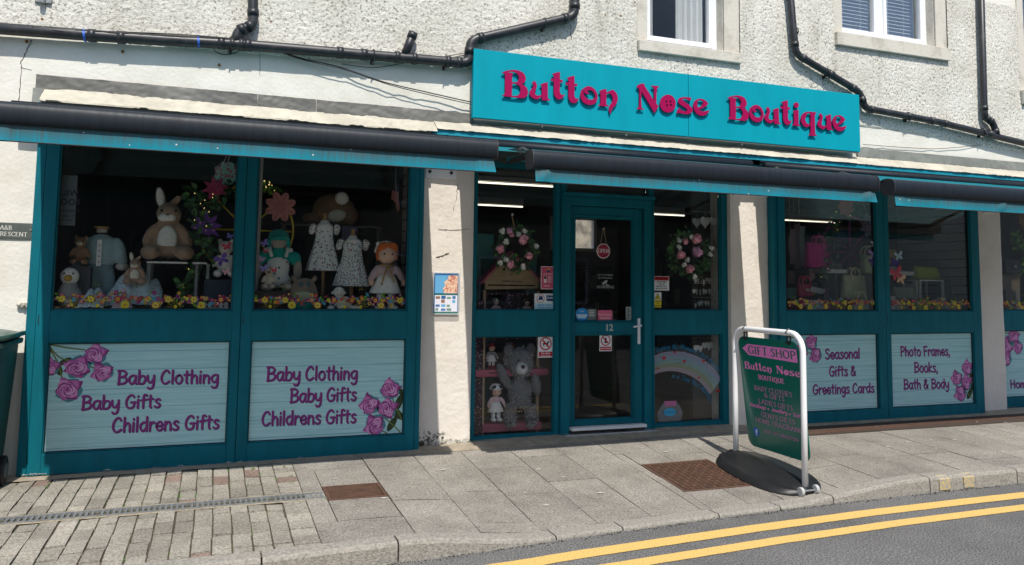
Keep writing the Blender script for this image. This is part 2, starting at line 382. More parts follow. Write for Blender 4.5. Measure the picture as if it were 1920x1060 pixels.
HAND = {
'B': (6.6, [[(1, 0), (1.2, 10)], [(.3, 9.6), (3.5, 9.9), (5.6, 8.3), (4.6, 6), (1.6, 5.2)], [(1.6, 5.2), (4.8, 5), (6.2, 3), (4.5, .7), (.4, .2)]]),
'a': (5.7, [[(4.8, 5.8), (3, 6.4), (1, 5), (.7, 2.4), (2, .3), (3.6, 1), (4.7, 3.5)], [(4.9, 6.1), (4.7, 1.8), (5.5, .2)]]),
'b': (5.5, [[(.9, 10), (.8, .4)], [(.8, 3.5), (2.2, 5.9), (4.4, 5.6), (5.1, 3), (3.8, .5), (1.6, .3), (.8, 1.6)]]),
'y': (5.3, [[(.6, 6.2), (.7, 3.2), (1.8, 1.2), (3.4, 1.6), (4.6, 4)], [(4.8, 6.3), (4.7, 0), (3.8, -3), (1.8, -3.4), (1, -2.6)]]),
'C': (6.7, [[(5.6, 8.2), (4.8, 9.7), (3, 9.6), (1.2, 7), (.7, 3.6), (1.8, .8), (3.8, .2), (6, 1.8)]]),
'l': (2.0, [[(1, 10), (.9, .2)]]),
'o': (5.5, [[(2.8, 6.3), (1, 5), (.6, 2.6), (2, .3), (4, .6), (5, 3.2), (4.2, 5.7), (2.8, 6.3)]]),
't': (4.2, [[(2.1, 9.3), (2, 1.5), (2.8, .2)], [(.3, 6.4), (4, 6.7)]]),
'h': (5.3, [[(.9, 10), (.8, .2)], [(.8, 3.5), (2.2, 5.9), (3.8, 5.8), (4.4, 4), (4.5, .2)]]),
'i': (2.0, [[(1, 6.3), (.9, .2)], [(1, 8.6), (1.05, 8.9)]]),
'n': (5.3, [[(.9, 6.3), (.8, .2)], [(.8, 3.5), (2.2, 5.9), (3.8, 5.8), (4.4, 4), (4.5, .2)]]),
'g': (5.5, [[(4.7, 5.8), (3, 6.4), (1, 5), (.7, 2.8), (2, .9), (3.6, 1.4), (4.6, 3.8)], [(4.8, 6.2), (4.8, 0), (3.9, -3), (1.9, -3.3), (1, -2.6)]]),
'G': (7.1, [[(5.8, 8.4), (4.8, 9.7), (3, 9.5), (1.2, 7), (.7, 3.6), (1.8, .8), (3.8, .2), (5.6, 1.2), (6.2, 4.2)], [(3.8, 4.4), (6.8, 4.6)]]),
'f': (4.2, [[(4.4, 9.2), (3.2, 9.9), (2.2, 8.5), (2, .2)], [(.3, 5.8), (4, 6.2)]]),
's': (4.5, [[(4, 5.8), (2.4, 6.4), (1, 5.2), (2.2, 3.6), (3.9, 2.4), (3.4, .6), (1.6, .2), (.4, 1)]]),
'd': (5.7, [[(4.8, 5.6), (3, 6.3), (1, 5), (.7, 2.6), (2, .4), (3.6, 1), (4.7, 3.2)], [(4.9, 10), (4.8, .2)]]),
'r': (4.1, [[(.9, 6.3), (.8, .2)], [(.8, 3.4), (1.8, 5.6), (3, 6.2), (3.9, 5.7)]]),
'e': (5.1, [[(.8, 3.2), (4.3, 3.6), (3.9, 5.8), (2.4, 6.3), (.9, 4.8), (.7, 2.4), (2, .4), (3.6, .5), (4.7, 1.7)]]),
'S': (5.9, [[(5.2, 8.6), (3.6, 9.8), (1.4, 9), (1.2, 7), (3.2, 5.4), (5, 3.6), (4.6, 1), (2.4, .2), (.6, 1.4)]]),
'&': (6.9, [[(6.2, .3), (2, 6.5), (2, 9), (3.6, 9.6), (4.2, 8), (1.2, 4.2), (.8, 1.6), (2.6, .2), (4.8, 1.6), (6, 4.4)]]),
'P': (5.9, [[(1, 0), (1.2, 10)], [(.3, 9.4), (3.6, 9.8), (5.4, 8), (4.4, 5.4), (1.4, 4.6)]]),
'F': (5.6, [[(1, 0), (1.1, 9.6)], [(.5, 9.5), (5.4, 9.8)], [(1.1, 5.2), (4.6, 5.5)]]),
'm': (7.9, [[(.9, 6.3), (.8, .2)], [(.8, 3.5), (1.9, 5.8), (3.2, 5.7), (3.7, 4), (3.7, .2)], [(3.7, 3.5), (4.9, 5.8), (6.3, 5.7), (6.9, 4), (7, .2)]]),
',': (2.2, [[(1.2, .8), (1, -.6), (.4, -1.6)]]),
'.': (2.0, [[(.9, .3), (1.0, .4)]]),
'k': (5.1, [[(.9, 10), (.8, .2)], [(4.4, 6.3), (1, 3.2), (4.6, .2)]]),
'H': (6.5, [[(1, 9.8), (.9, .2)], [(5.4, 9.8), (5.4, .2)], [(1, 5), (5.4, 5.2)]]),
'T': (6.2, [[(3.1, 9.6), (3, .2)], [(.4, 9.4), (5.8, 9.8)]]),
'M': (8.2, [[(.8, .2), (1.6, 9.6), (4, 2.6), (6.4, 9.6), (7.4, .2)]]),
'w': (7.0, [[(.6, 6.2), (1.8, .3), (3.5, 5), (5, .3), (6.4, 6.2)]]),
'u': (5.2, [[(.7, 6.2), (.8, 1.6), (2.4, .2), (4.2, 2)], [(4.5, 6.2), (4.5, .2)]]),
'c': (4.8, [[(4.2, 5.4), (2.8, 6.3), (1, 4.8), (.8, 1.8), (2.4, .2), (4.3, 1.2)]]),
'v': (5.0, [[(.5, 6.2), (2.4, .2), (4.4, 6.2)]]),
'J': (5.0, [[(3.6, 9.8), (3.5, 1.6), (1.8, -.6), (.3, .4)]]),
}
# capitals with serifs: strokes written with a broad pen, serif bars at the given points
SERIF = {
'A': (9, [[(.6, 0), (4.4, 10.2)], [(4.4, 10.2), (8.2, 0)], [(2.2, 3.6), (6.6, 3.6)]], [(.7, .3), (8.2, .3)]),
'B': (7.2, [[(1.5, 0), (1.5, 10)], [(1.5, 9.7), (4.5, 9.6), (5.9, 7.7), (4.3, 5.5), (1.5, 5.3)], [(1.5, 5.3), (5, 5.1), (6.6, 2.8), (4.8, .5), (1.5, .3)]], [(1, .3), (1, 9.7)]),
'C': (8, [[(7.2, 7.8), (5.8, 9.7), (3, 9.4), (.9, 5), (3, .6), (5.8, .4), (7.4, 2)]], [(7.1, 9)]),
'D': (8.6, [[(1.5, 0), (1.5, 10)], [(1.5, 9.7), (5, 9.4), (7.6, 5), (5, .6), (1.5, .3)]], [(1, .3), (1, 9.7)]),
'E': (6.8, [[(1.5, 0), (1.5, 10)], [(1.5, 9.6), (6, 9.6)], [(1.5, 5.2), (5, 5.2)], [(1.5, .4), (6.3, .4)]], [(1, .3), (1, 9.7)]),
'F': (6.4, [[(1.5, 0), (1.5, 10)], [(1.5, 9.6), (6, 9.6)], [(1.5, 5.2), (5, 5.2)]], [(1.5, .3), (1, 9.7)]),
'G': (8.6, [[(7.2, 7.8), (5.8, 9.7), (3, 9.4), (.9, 5), (3, .6), (5.6, .4), (7.2, 1.4)], [(7.2, 4.4), (7.2, .6)]], [(7.1, 4.4), (7.1, 9)]),
'H': (9, [[(1.5, 0), (1.5, 10)], [(7.5, 0), (7.5, 10)], [(1.5, 5.2), (7.5, 5.2)]], [(1.5, .3), (1.5, 9.7), (7.5, .3), (7.5, 9.7)]),
'I': (3.4, [[(1.7, 0), (1.7, 10)]], [(1.7, .3), (1.7, 9.7)]),
'J': (4, [[(2.2, 10), (2.2, 1), (1, -1.6), (.2, -1.8)]], [(2.2, 9.7)]),
'L': (6.4, [[(1.5, 0), (1.5, 10)], [(1.5, .4), (6.1, .4)]], [(1.5, .3), (1.5, 9.7)]),
'M': (10.4, [[(1.4, 0), (1.7, 10)], [(1.7, 10), (5.2, .2)], [(5.2, .2), (8.7, 10)], [(8.7, 10), (9, 0)]], [(1.4, .3), (9, .3)]),
'N': (9, [[(1.4, 0), (1.4, 10)], [(1.4, 10), (7.6, 0)], [(7.6, 0), (7.6, 10)]], [(1.4, .3), (7.6, 9.7)]),
'O': (8.8, [[(4.4, 9.8), (1.6, 8), (1, 5), (1.6, 2), (4.4, .2), (7.2, 2), (7.8, 5), (7.2, 8), (4.4, 9.8)]], []),
'P': (6.8, [[(1.5, 0), (1.5, 10)], [(1.5, 9.7), (4.8, 9.5), (6.2, 7.2), (4.6, 4.8), (1.5, 4.6)]], [(1.5, .3), (1, 9.7)]),
'Q': (8.8, [[(4.4, 9.8), (1.6, 8), (1, 5), (1.6, 2), (4.4, .2), (7.2, 2), (7.8, 5), (7.2, 8), (4.4, 9.8)], [(4.4, .4), (6.4, -1.6), (8.8, -2)]], []),
'R': (7.8, [[(1.5, 0), (1.5, 10)], [(1.5, 9.7), (4.8, 9.5), (6, 7.4), (4.6, 5.2), (1.5, 5)], [(3.8, 5), (7.4, .2)]], [(1.5, .3), (1, 9.7)]),
'S': (6.4, [[(5.4, 8), (3.8, 9.7), (1.6, 9), (1.3, 7), (3.2, 5.4), (5.2, 3.6), (5, 1.2), (3, .2), (1, 1.6)]], []),
'T': (7.6, [[(3.8, 0), (3.8, 10)], [(.6, 9.6), (7, 9.6)]], [(3.8, .3)]),
'U': (8.6, [[(1.6, 10), (1.6, 3), (2.6, .8), (4.6, .3), (6.4, 1), (7, 3), (7, 10)]], [(1.6, 9.7), (7, 9.7)]),
'W': (11, [[(.8, 10), (3.4, 0)], [(3.4, 0), (5.5, 9.4)], [(5.5, 9.4), (7.8, 0)], [(7.8, 0), (10.2, 10)]], [(.9, 9.7), (10.2, 9.7)]),
'Y': (8, [[(.8, 10), (4, 4.8), (7.2, 10)], [(4, 5), (4, 0)]], [(.8, 9.7), (7.2, 9.7), (4, .3)]),
'&': (8.6, [[(7.8, .2), (2.4, 6.5), (2.4, 9), (4, 9.7), (5, 8.2), (1.4, 4.2), (1, 1.6), (3, .2), (5.6, 1.6), (7.4, 5)]], []),
'.': (2.6, [[(1.2, .1), (1.3, .9)]], []),
}
def pen_serif(thick, thin):
    return lambda d: thin + (thick - thin) * abs(d[0] * 0.2 - d[1] * 0.98)
def layout(text, font, space=3.4, track=0.5):
    x = 0; out = []
    for ch in text:
        if ch == ' ': x += space; continue
        g = font.get(ch) or font.get(ch.upper()) or font.get(ch.lower())
        if not g: x += space; continue
        out.append((ch, x, g)); x += g[0] + track
    return out, x - track
class Plane:
    """a flat drawing surface: origin, right, up, outward normal"""
    def __init__(s, o, ux, uz, un): s.o, s.ux, s.uz, s.un = Vector(o), Vector(ux), Vector(uz), Vector(un); s.k = 0
    def p(s, x, z, lift=0.0): return s.o + s.ux * x + s.uz * z + s.un * lift
WALLN = Vector((0, -1, 0))
def wall_plane(Y): return Plane((0, Y, 0), (1, 0, 0), (0, 0, 1), WALLN)
def text_strokes(mb, pl, text, x0, z0, x1, z1, cap, font=HAND, weight=1.45, mi=0, lift=0.0004, serif=False, slant=0.0, fit=True, curve=None):
    """write text from (x0,z0) to (x1,z1) (baseline) with capital height cap"""
    lay, W = layout(text, font)
    L = math.hypot(x1 - x0, z1 - z0); ex = ((x1 - x0) / L, (z1 - z0) / L); sz = cap / 10.0; sx = L / W if fit else sz
    cnt = [0]
    def place(x, z):
        x += slant * z
        if curve:
            u = x * sx
            return curve(u, z * sz)
        return (x0 + ex[0] * x * sx - ex[1] * z * sz * 0, z0 + ex[1] * x * sx + z * sz)
    def put(V, F):
        cnt[0] += 1; lf = lift + 0.00012 * (cnt[0] % 5)
        vs = [pl.p(*place(*v), lf) for v in V]
        # orient towards the viewer
        ok = []
        for f in F:
            a, b, c = vs[f[0]], vs[f[1]], vs[f[2]]
            ok.append(f if (b - a).cross(c - a).dot(pl.un) > 0 else tuple(reversed(f)))
        mb.add(vs, ok, mi)
    for ch, x, g in lay:
        for st in g[1]:
            closed = len(st) > 3 and st[0] == st[-1]
            pts = crom(st, 5, closed) if len(st) > 2 else [st[0], ((st[0][0] + st[1][0]) / 2, (st[0][1] + st[1][1]) / 2), st[1]]
            if serif:
                V, F = strip(pts, pen_serif(weight, weight * 0.42), cap=False)
            else:
                V, F = strip(pts, lambda d: weight * (1.0 + 0.12 * abs(d[1])), cap=True)
            put([(v[0] + x, v[1]) for v in V], F)
        if serif:
            for (sx_, sz_) in g[2]:
                w, h = 1.35, 0.3
                put([(x + sx_ - w, sz_ - h), (x + sx_ + w, sz_ - h), (x + sx_ + w, sz_ + h), (x + sx_ - w, sz_ + h)], [(0, 1, 2, 3)])
    return sx
_font_cache = {}
def sans(mb, pl, text, xc, zc, size, mi=0, lift=0.0006, align='CENTER', sx=1.0, bold=0.0, slant=0.0):
    """lettering in Blender's own built-in face, flattened onto a plane"""
    key = (text, align, bold)
    if key not in _font_cache:
        cu = bpy.data.curves.new('lettering', 'FONT'); cu.body = text; cu.align_x = align; cu.align_y = 'CENTER'; cu.size = 1.0; cu.offset = bold; cu.resolution_u = 3
        ob = bpy.data.objects.new('lettering', cu); SC.collection.objects.link(ob)
        bpy.context.view_layer.update()
        ev = ob.evaluated_get(bpy.context.evaluated_depsgraph_get()); me = ev.to_mesh()
        _font_cache[key] = ([v.co.copy() for v in me.vertices], [tuple(p.vertices) for p in me.polygons])
        ev.to_mesh_clear(); bpy.data.objects.remove(ob); bpy.data.curves.remove(cu)
    V, F = _font_cache[key]
    vs = [pl.p(xc + (v.x + slant * v.y) * size * sx, zc + v.y * size, lift) for v in V]
    ok = []
    for f in F:
        a, b, c = vs[f[0]], vs[f[1]], vs[f[2]]
        ok.append(f if (b - a).cross(c - a).dot(pl.un) > 0 else tuple(reversed(f)))
    mb.add(vs, ok, mi)
def flat(mb, pl, poly, mi=0, lift=0.0, holes=None):
    bm = bmesh.new()
    for lp in [poly] + (holes or []):
        vv = [bm.verts.new((p[0], p[1], 0)) for p in lp]
        for i in range(len(vv)): bm.edges.new((vv[i], vv[(i + 1) % len(vv)]))
    bmesh.ops.triangle_fill(bm, use_beauty=True, use_dissolve=False, edges=bm.edges[:]); bm.verts.index_update()
    vs = [pl.p(v.co.x, v.co.y, lift) for v in bm.verts]
    fs = []
    for f in bm.faces:
        idx = [v.index for v in f.verts]; a, b, c = [vs[i] for i in idx[:3]]
        if (b - a).cross(c - a).dot(pl.un) < 0: idx.reverse()
        fs.append(idx)
    bm.free(); mb.add(vs, fs, mi)
def rect(x0, x1, z0, z1): return [(x0, z0), (x1, z0), (x1, z1), (x0, z1)]
def circ(x, z, rx, rz=None, n=20, a0=0): rz = rz or rx; return [(x + rx * math.cos(a0 + 2 * math.pi * i / n), z + rz * math.sin(a0 + 2 * math.pi * i / n)) for i in range(n)]
def rrect(x0, x1, z0, z1, r, n=4):
    out = []
    for (cx, cz, a) in ((x1 - r, z0 + r, -90), (x1 - r, z1 - r, 0), (x0 + r, z1 - r, 90), (x0 + r, z0 + r, 180)):
        for k in range(n + 1): t = R_(a + 90 * k / n); out.append((cx + r * math.cos(t), cz + r * math.sin(t)))
    return out
def petals(x, z, r, n=5, deep=0.3, a0=0.0, k=6):
    return [(x + r * (1 - deep + deep * abs(math.sin(n * (t) / 2.0))) * math.cos(t + a0), z + r * (1 - deep + deep * abs(math.sin(n * t / 2.0))) * math.sin(t + a0)) for t in [2 * math.pi * i / (n * k) for i in range(n * k)]]
def star(x, z, r, n=8, inner=0.5, a0=0.3): return [(x + (r if i % 2 == 0 else r * inner) * math.cos(a0 + math.pi * i / n), z + (r if i % 2 == 0 else r * inner) * math.sin(a0 + math.pi * i / n)) for i in range(2 * n)]
def heart(x, z, r, sx=1.0):
    return [(x + sx * r * 0.0625 * 16 * math.sin(t) ** 3, z + r * 0.0625 * (13 * math.cos(t) - 5 * math.cos(2 * t) - 2 * math.cos(3 * t) - math.cos(4 * t))) for t in [2 * math.pi * i / 28 for i in range(28)]]

# ---------------------------------------------------------------- ground
# far ground: one sheet that reaches the horizon on every side
mb = MB(); mb.add([(-150, -150, -0.30), (150, -150, -0.30), (150, 150, -0.30), (-150, 150, -0.30)], [(0, 1, 2, 3)])
asphalt = mat('asphalt', (0.32, 0.312, 0.298), 0.9, col2=(0.08, 0.079, 0.077), vscale=95, thr=(0.36, 0.60), bump=1.0, bscale=190, spec=0.25, detail=3)
def patchy(m, sc, lo, hi):
    nt = m.node_tree; N = nt.nodes; L = nt.links; b = N['Principled BSDF']; src = b.inputs['Base Color'].links[0].from_socket
    tc = N.new('ShaderNodeTexCoord'); nz = N.new('ShaderNodeTexNoise'); nz.inputs['Scale'].default_value = sc; nz.inputs['Detail'].default_value = 8; nz.inputs['Roughness'].default_value = 0.7
    L.new(tc.outputs['Object'], nz.inputs['Vector']); mr = N.new('ShaderNodeMapRange'); mr.inputs['From Min'].default_value = 0.32; mr.inputs['From Max'].default_value = 0.70; mr.inputs['To Min'].default_value = lo; mr.inputs['To Max'].default_value = hi
    L.new(nz.outputs['Fac'], mr.inputs['Value']); vm = N.new('ShaderNodeVectorMath'); vm.operation = 'SCALE'; L.new(src, vm.inputs[0]); L.new(mr.outputs[0], vm.inputs['Scale']); L.new(vm.outputs[0], b.inputs['Base Color'])
patchy(asphalt, 1.1, .72, 1.15)
structure(mb.build('ground', asphalt))
mb = MB()
xs = [-14 + 0.5 * i for i in range(57)]
for i in range(len(xs) - 1):
    for (ya, yb) in ((-14, -8), (-8, -4), (-4, -3)):
        mb.add([(xs[i], ya, ROAD_Z), (xs[i + 1], ya, ROAD_Z), (xs[i + 1], yb, ROAD_Z), (xs[i], yb, ROAD_Z)], [(0, 1, 2, 3)])
    mb.add([(xs[i], -3, ROAD_Z), (xs[i + 1], -3, ROAD_Z), (xs[i + 1], kerb_y(xs[i + 1]) + 0.1, ROAD_Z), (xs[i], kerb_y(xs[i]) + 0.1, ROAD_Z)], [(0, 1, 2, 3)])
structure(mb.build('road', asphalt))
# yellow lines
yellow = mat('yellow_road_paint', (0.76, 0.49, 0.145), 0.8, col2=(0.36, 0.27, 0.13), vscale=75, thr=(0.47, 0.72), detail=10, bump=0.5, bscale=180)
def road_strip(name, yc, w, x0, x1, mi=None):
    mb = MB(); n = int((x1 - x0) / 0.04)
    P = []
    for i in range(n + 1):
        X = x0 + (x1 - x0) * i / n; a = noise.noise((X * 9, w, 0)) * 0.004; b = noise.noise((X * 9, w, 7)) * 0.004
        y = yc(X) if callable(yc) else yc
        P += [(X, y - w / 2 + a, ROAD_Z + 0.004), (X, y + w / 2 + b, ROAD_Z + 0.004)]
    mb.add(P, [(2 * i, 2 * i + 2, 2 * i + 3, 2 * i + 1) for i in range(n)])
    return structure(mb.build(name, yellow))
road_strip('yellow_line', lambda X: kerb_y(X) - 0.275 + 0.0 * X, 0.125, -1, 12)
road_strip('yellow_line', lambda X: kerb_y(X) - 0.52, 0.11, -1, 12)
# kerb
kerb_mat = mat('kerb_concrete', (0.36, 0.335, 0.29), 0.9, col2=(0.16, 0.15, 0.13), vscale=60, thr=(0.40, 0.72), bump=0.6, bscale=110, spec=0.2, detail=8)
mb = MB(); joints = [-4.0, -3.1, -2.2, -1.3, -0.4, 0.28, 1.0, 1.98, 2.45, 3.2, 3.72, 4.2, 5.13, 6.05, 6.97, 7.9, 8.8, 9.7, 10.6]
for a, b in zip(joints, joints[1:]):
    n = 8; rows = []
    for i in range(n + 1):
        X = a + 0.005 + (b - a - 0.010) * i / n; y = kerb_y(X); zt = kerb_top(X) + 0.004
        wob = noise.noise((X * 5, 3, 1)) * 0.002
        up = zt - ROAD_Z; rr = min(0.022, up * 0.6)
        rows.append([(X, y - 0.004 + wob, ROAD_Z - 0.05), (X, y + wob, zt - rr), (X, y + rr * 0.35, zt - rr * 0.3), (X, y + rr, zt), (X, y + 0.127, zt), (X, y + 0.127, zt - 0.1)])
    k = len(rows[0]); V = [p for r in rows for p in r]
    F = [(i * k + j, (i + 1) * k + j, (i + 1) * k + j + 1, i * k + j + 1) for i in range(n) for j in range(k - 1)]
    F += [tuple(range(k)), tuple(n * k + j for j in reversed(range(k)))]
    mb.add(V, F)
o = structure(mb.build('kerb', kerb_mat, smooth=False))
# yellow no-loading blips on the kerb face
mb = MB()
for (xa, xb) in ((5.22, 5.33), (5.47, 5.58)):
    for i in range(4):
        x0 = xa + (xb - xa) * i / 4; x1 = xa + (xb - xa) * (i + 1) / 4; zt = kerb_top(x0) + 0.008
        mb.add([(x0, kerb_y(x0) - 0.009, ROAD_Z + 0.012), (x1, kerb_y(x1) - 0.009, ROAD_Z + 0.012), (x1, kerb_y(x1) - 0.007, zt - 0.026), (x0, kerb_y(x0) - 0.007, zt - 0.026)], [(0, 1, 2, 3)])
        mb.add([(x0, kerb_y(x0) - 0.007, zt - 0.026), (x1, kerb_y(x1) - 0.007, zt - 0.026), (x1, kerb_y(x1) + 0.03, zt), (x0, kerb_y(x0) + 0.03, zt)], [(0, 1, 2, 3)])
worn_yellow = mat('worn_yellow_paint', (0.58, 0.42, 0.15), 0.85, col2=(0.34, 0.31, 0.25), vscale=55, thr=(0.38, 0.56), bump=0.5, bscale=120)
structure(mb.build('kerb_marking', worn_yellow))
# slabs and block paving
def slab_mat(name, col, col2, isl):
    m = mat(name, col, 0.9, col2=col2, vscale=85, thr=(0.35, 0.64), bump=0.9, bscale=150, spec=0.2, detail=4, island=isl)
    patchy(m, 1.7, .70, 1.2)
    return m
slab = slab_mat('concrete_slab', (0.42, 0.385, 0.335), (0.18, 0.164, 0.142), 0.09)
block = slab_mat('concrete_block', (0.47, 0.432, 0.365), (0.21, 0.19, 0.158), 0.19)
block_pink = slab_mat('pink_block', (0.36, 0.265, 0.215), (0.17, 0.12, 0.10), 0.08)
bed = mat('joint_bed', (0.085, 0.075, 0.05), 0.95, var=0.5, vscale=30)
mortar = mat('sandy_mortar', (0.40, 0.33, 0.23), 0.95, col2=(0.20, 0.17, 0.12), vscale=40, thr=(0.4, 0.7), bump=0.8, bscale=90)
def paver(mb, x0, x1, y0, y1, gap=0.004, mi=0, tilt=0.0025, n=2):
    x0 += gap; x1 -= gap; y0 += gap; y1 -= gap
    if x1 - x0 < 0.01 or y1 - y0 < 0.01: return
    dz = [random.uniform(-tilt, tilt) for _ in range(3)]
    V = []; 
    for i in range(n + 1):
        for j in range(n + 1):
            X = x0 + (x1 - x0) * i / n; Y = y0 + (y1 - y0) * j / n
            V.append((X, Y, pave(X, Y) + dz[0] + dz[1] * (i / n - .5) + dz[2] * (j / n - .5)))
    F = [(i * (n + 1) + j, (i + 1) * (n + 1) + j, (i + 1) * (n + 1) + j + 1, i * (n + 1) + j + 1) for i in range(n) for j in range(n)]
    b = len(V); ring = [0, n * (n + 1), (n + 1) ** 2 - 1, n]
    V += [(V[r][0], V[r][1], V[r][2] - 0.03) for r in ring]
    F += [(ring[k], b + k, b + (k + 1) % 4, ring[(k + 1) % 4]) for k in range(4)]
    mb.add(V, F, mi)
# bed below every joint
mb = MB(); nx, ny = 100, 8
V = []
for i in range(nx + 1):
    for j in range(ny + 1):
        X = -4 + 15 * i / nx; Y = (kerb_y(X) + 0.06) * (1 - j / ny) + 0.16 * (j / ny); V.append((X, Y, pave(X, Y) - 0.010))
mb.add(V, [(i * (ny + 1) + j, (i + 1) * (ny + 1) + j, (i + 1) * (ny + 1) + j + 1, i * (ny + 1) + j + 1) for i in range(nx) for j in range(ny)])
structure(mb.build('paving_bed', bed))
XB = 0.60        # block paving ends here, slabs begin
DRY0, DRY1 = -1.115, -0.985    # slot drain in front of the left bay
CUT = [(0.735, 1.125, -1.195, -0.865), (3.235, 3.86, -1.435, -0.80)]   # iron covers
def clear(x0, x1, y0, y1):
    """rectangles left of (x0,x1,y0,y1) once the covers are cut out"""
    rects = [(x0, x1, y0, y1)]
    for (a, b, c, d) in CUT:
        nxt = []
        for (p, q, r, s) in rects:
            if q <= a or p >= b or s <= c or r >= d: nxt.append((p, q, r, s)); continue
            if p < a: nxt.append((p, a, r, s))
            if q > b: nxt.append((b, q, r, s))
            m0, m1 = max(p, a), min(q, b)
            if r < c: nxt.append((m0, m1, r, c))
            if s > d: nxt.append((m0, m1, d, s))
        rects = nxt
    return rects
mb = MB()
# block paving
X = -3.6
while X < XB - 0.2:
    for (ya, yb) in ((DRY1 + 0.03, -0.12), (None, DRY0 - 0.03)):
        if ya is None: ya = kerb_y(X) + 0.13
        Y = yb - random.choice((0.0, 0.10)) ; Yt = yb
        first = True
        while Yt > ya + 0.01:
            L_ = 0.208 if not first else random.choice((0.104, 0.208, 0.15, 0.06))
            first = False; y0 = max(ya, Yt - L_)
            jog = noise.noise((X * 3, Yt * 2, 0)) * 0.005 + random.uniform(-.0025, .0025)
            paver(mb, X + jog, X + 0.104 + jog, y0, Yt, 0.0048, 1 if random.random() < 0.03 else 0, n=1, tilt=0.006)
            Yt = y0
    X += 0.104
Xs = X
for (ya, yb) in ((DRY1 + 0.03, -0.12), (kerb_y(0.5) + 0.13, DRY0 - 0.03)):
    Yt = yb
    while Yt > ya + 0.01:
        y0 = max(ya, Yt - 0.135); paver(mb, Xs, XB, y0, Yt, 0.003, 1 if random.random() < 0.12 else 0, n=1); Yt = y0
structure(mb.build('block_paving', [block, block_pink]))
# slabs
mb = MB(); X = XB; col = 0
while X < 10.4:
    w = 0.405 if X < 5.0 else 0.43
    if 0.55 < X < 0.7: w = 0.53
    ya = kerb_y(X + w / 2) + 0.13; Yt = -0.10 - (0.0 if X < 5.2 else 0.22)
    off = [0.30, 0.58, 0.40, 0.52][col % 4]; first = True
    while Yt > ya + 0.01:
        L_ = off if first else 0.61; first = False
        y0 = Yt - L_
        if y0 - ya < 0.14: y0 = ya
        for r in clear(X, X + w, y0, Yt): paver(mb, r[0], r[1], r[2], r[3], 0.003, 0, tilt=0.002, n=3)
        Yt = y0
    X += w; col += 1
gum = mat('gum_spot', (0.50, 0.47, 0.42), 0.9)
for _ in range(34):
    x, y = random.uniform(.8, 8.5), random.uniform(-1.7, -.25); r = random.uniform(.008, .018)
    if any(c[0] - .03 < x < c[1] + .03 and c[2] - .03 < y < c[3] + .03 for c in CUT): continue
    mb.add([(x + r * 1.4 * math.cos(a), y + r * math.sin(a), pave(x, y) + .0045) for a in [6.283 * i / 9 for i in range(9)]], [tuple(range(9))], 1)
structure(mb.build('pavement_slabs', [slab, gum]))
# cast strip along the foot of the building and the sandy bedding each side of the drain
mb = MB()
def ground_sheet(mb, x0, x1, y0, y1, n, lift=0.0, mi=0, m=2):
    V = []
    for i in range(n + 1):
        for j in range(m + 1):
            X = x0 + (x1 - x0) * i / n; Y = y0 + (y1 - y0) * j / m
            V.append((X, Y, pave(X, Y) + lift + noise.noise((X * 6, Y * 6, 2)) * 0.003))
    mb.add(V, [(i * (m + 1) + j, (i + 1) * (m + 1) + j, (i + 1) * (m + 1) + j + 1, i * (m + 1) + j + 1) for i in range(n) for j in range(m)], mi)
ground_sheet(mb, -4, 5.2, -0.118, 0.16, 90, 0.001)
ground_sheet(mb, 5.2, 10.4, -0.20, 0.16, 50, 0.003)
ground_sheet(mb, -3.6, 0.735, DRY1, DRY1 + 0.03, 60, -0.001, 1, 1); ground_sheet(mb, -3.6, 0.735, DRY0 - 0.03, DRY0, 60, -0.001, 1, 1)
structure(mb.build('foot_strip', [mat('foot_concrete', (0.40, 0.335, 0.255), 0.9, col2=(0.22, 0.185, 0.14), vscale=9, thr=(0.4, 0.75), bump=0.8, bscale=90, detail=9), mortar]))
# ---------------------------------------------------------------- the building
YW, YE, YG = 0.10, 0.16, 0.20          # upper wall, entrance frame, entrance glass
bld = thing('shop_building', 'cream roughcast building with a teal shopfront, three plain pillars and white upstairs windows', 'building')
# upper windows: (opening x0, x1, z0, z1), surround x0,x1, sill z0,z1
WINS = [(3.818, 4.70, 3.70, 5.1, 3.705, 4.878, 3.588, 3.695), (6.206, 7.55, 4.085, 5.3, 6.095, 7.712, 3.93, 4.075), (8.96, 9.9, 3.73, 5.1, 8.855, 10.0, 3.545, 3.715)]
def rc_edge(X): return 3.155 + 0.03 * math.sin(X * 0.9) * (X < 3) + 0.05 * smooth(0.5, 2.2, X) - 0.13 * smooth(5.2, 6.6, X) - 0.10 * smooth(6.8, 8.8, X) + 0.012 * noise.noise((X * 7, 0, 0))
mb = MB(); step = 0.0105
nx = int(13.2 / step); nz = int(1.62 / step); idx = {}
V = []; F = []
def rough_h(X, Z):
    n1 = noise.noise((X * 38, 0, Z * 38)); n2 = noise.noise((X * 80 + 9, 3, Z * 80)); n3 = noise.noise((X * 16, 5, Z * 16)); n4 = noise.noise((X * 2.2, 1, Z * 2.2))
    h = 0.5 * n1 + 0.45 * n2 + 0.35 * n3
    pit = min(0.0, n1 * 0.6 + n2 * 0.5 + 0.22)
    return 0.0065 * h + 0.017 * pit * (0.75 + 0.7 * n4)
for i in range(nx + 1):
    X = -2.6 + i * step; z0 = rc_edge(X)
    for j in range(nz + 1):
        Z = z0 + j * step * (4.72 - z0) / (nz * step)
        prox = min(1.0, j / 2.0)
        V.append((X, YW - 0.004 - 0.012 * prox - rough_h(X, Z), Z))
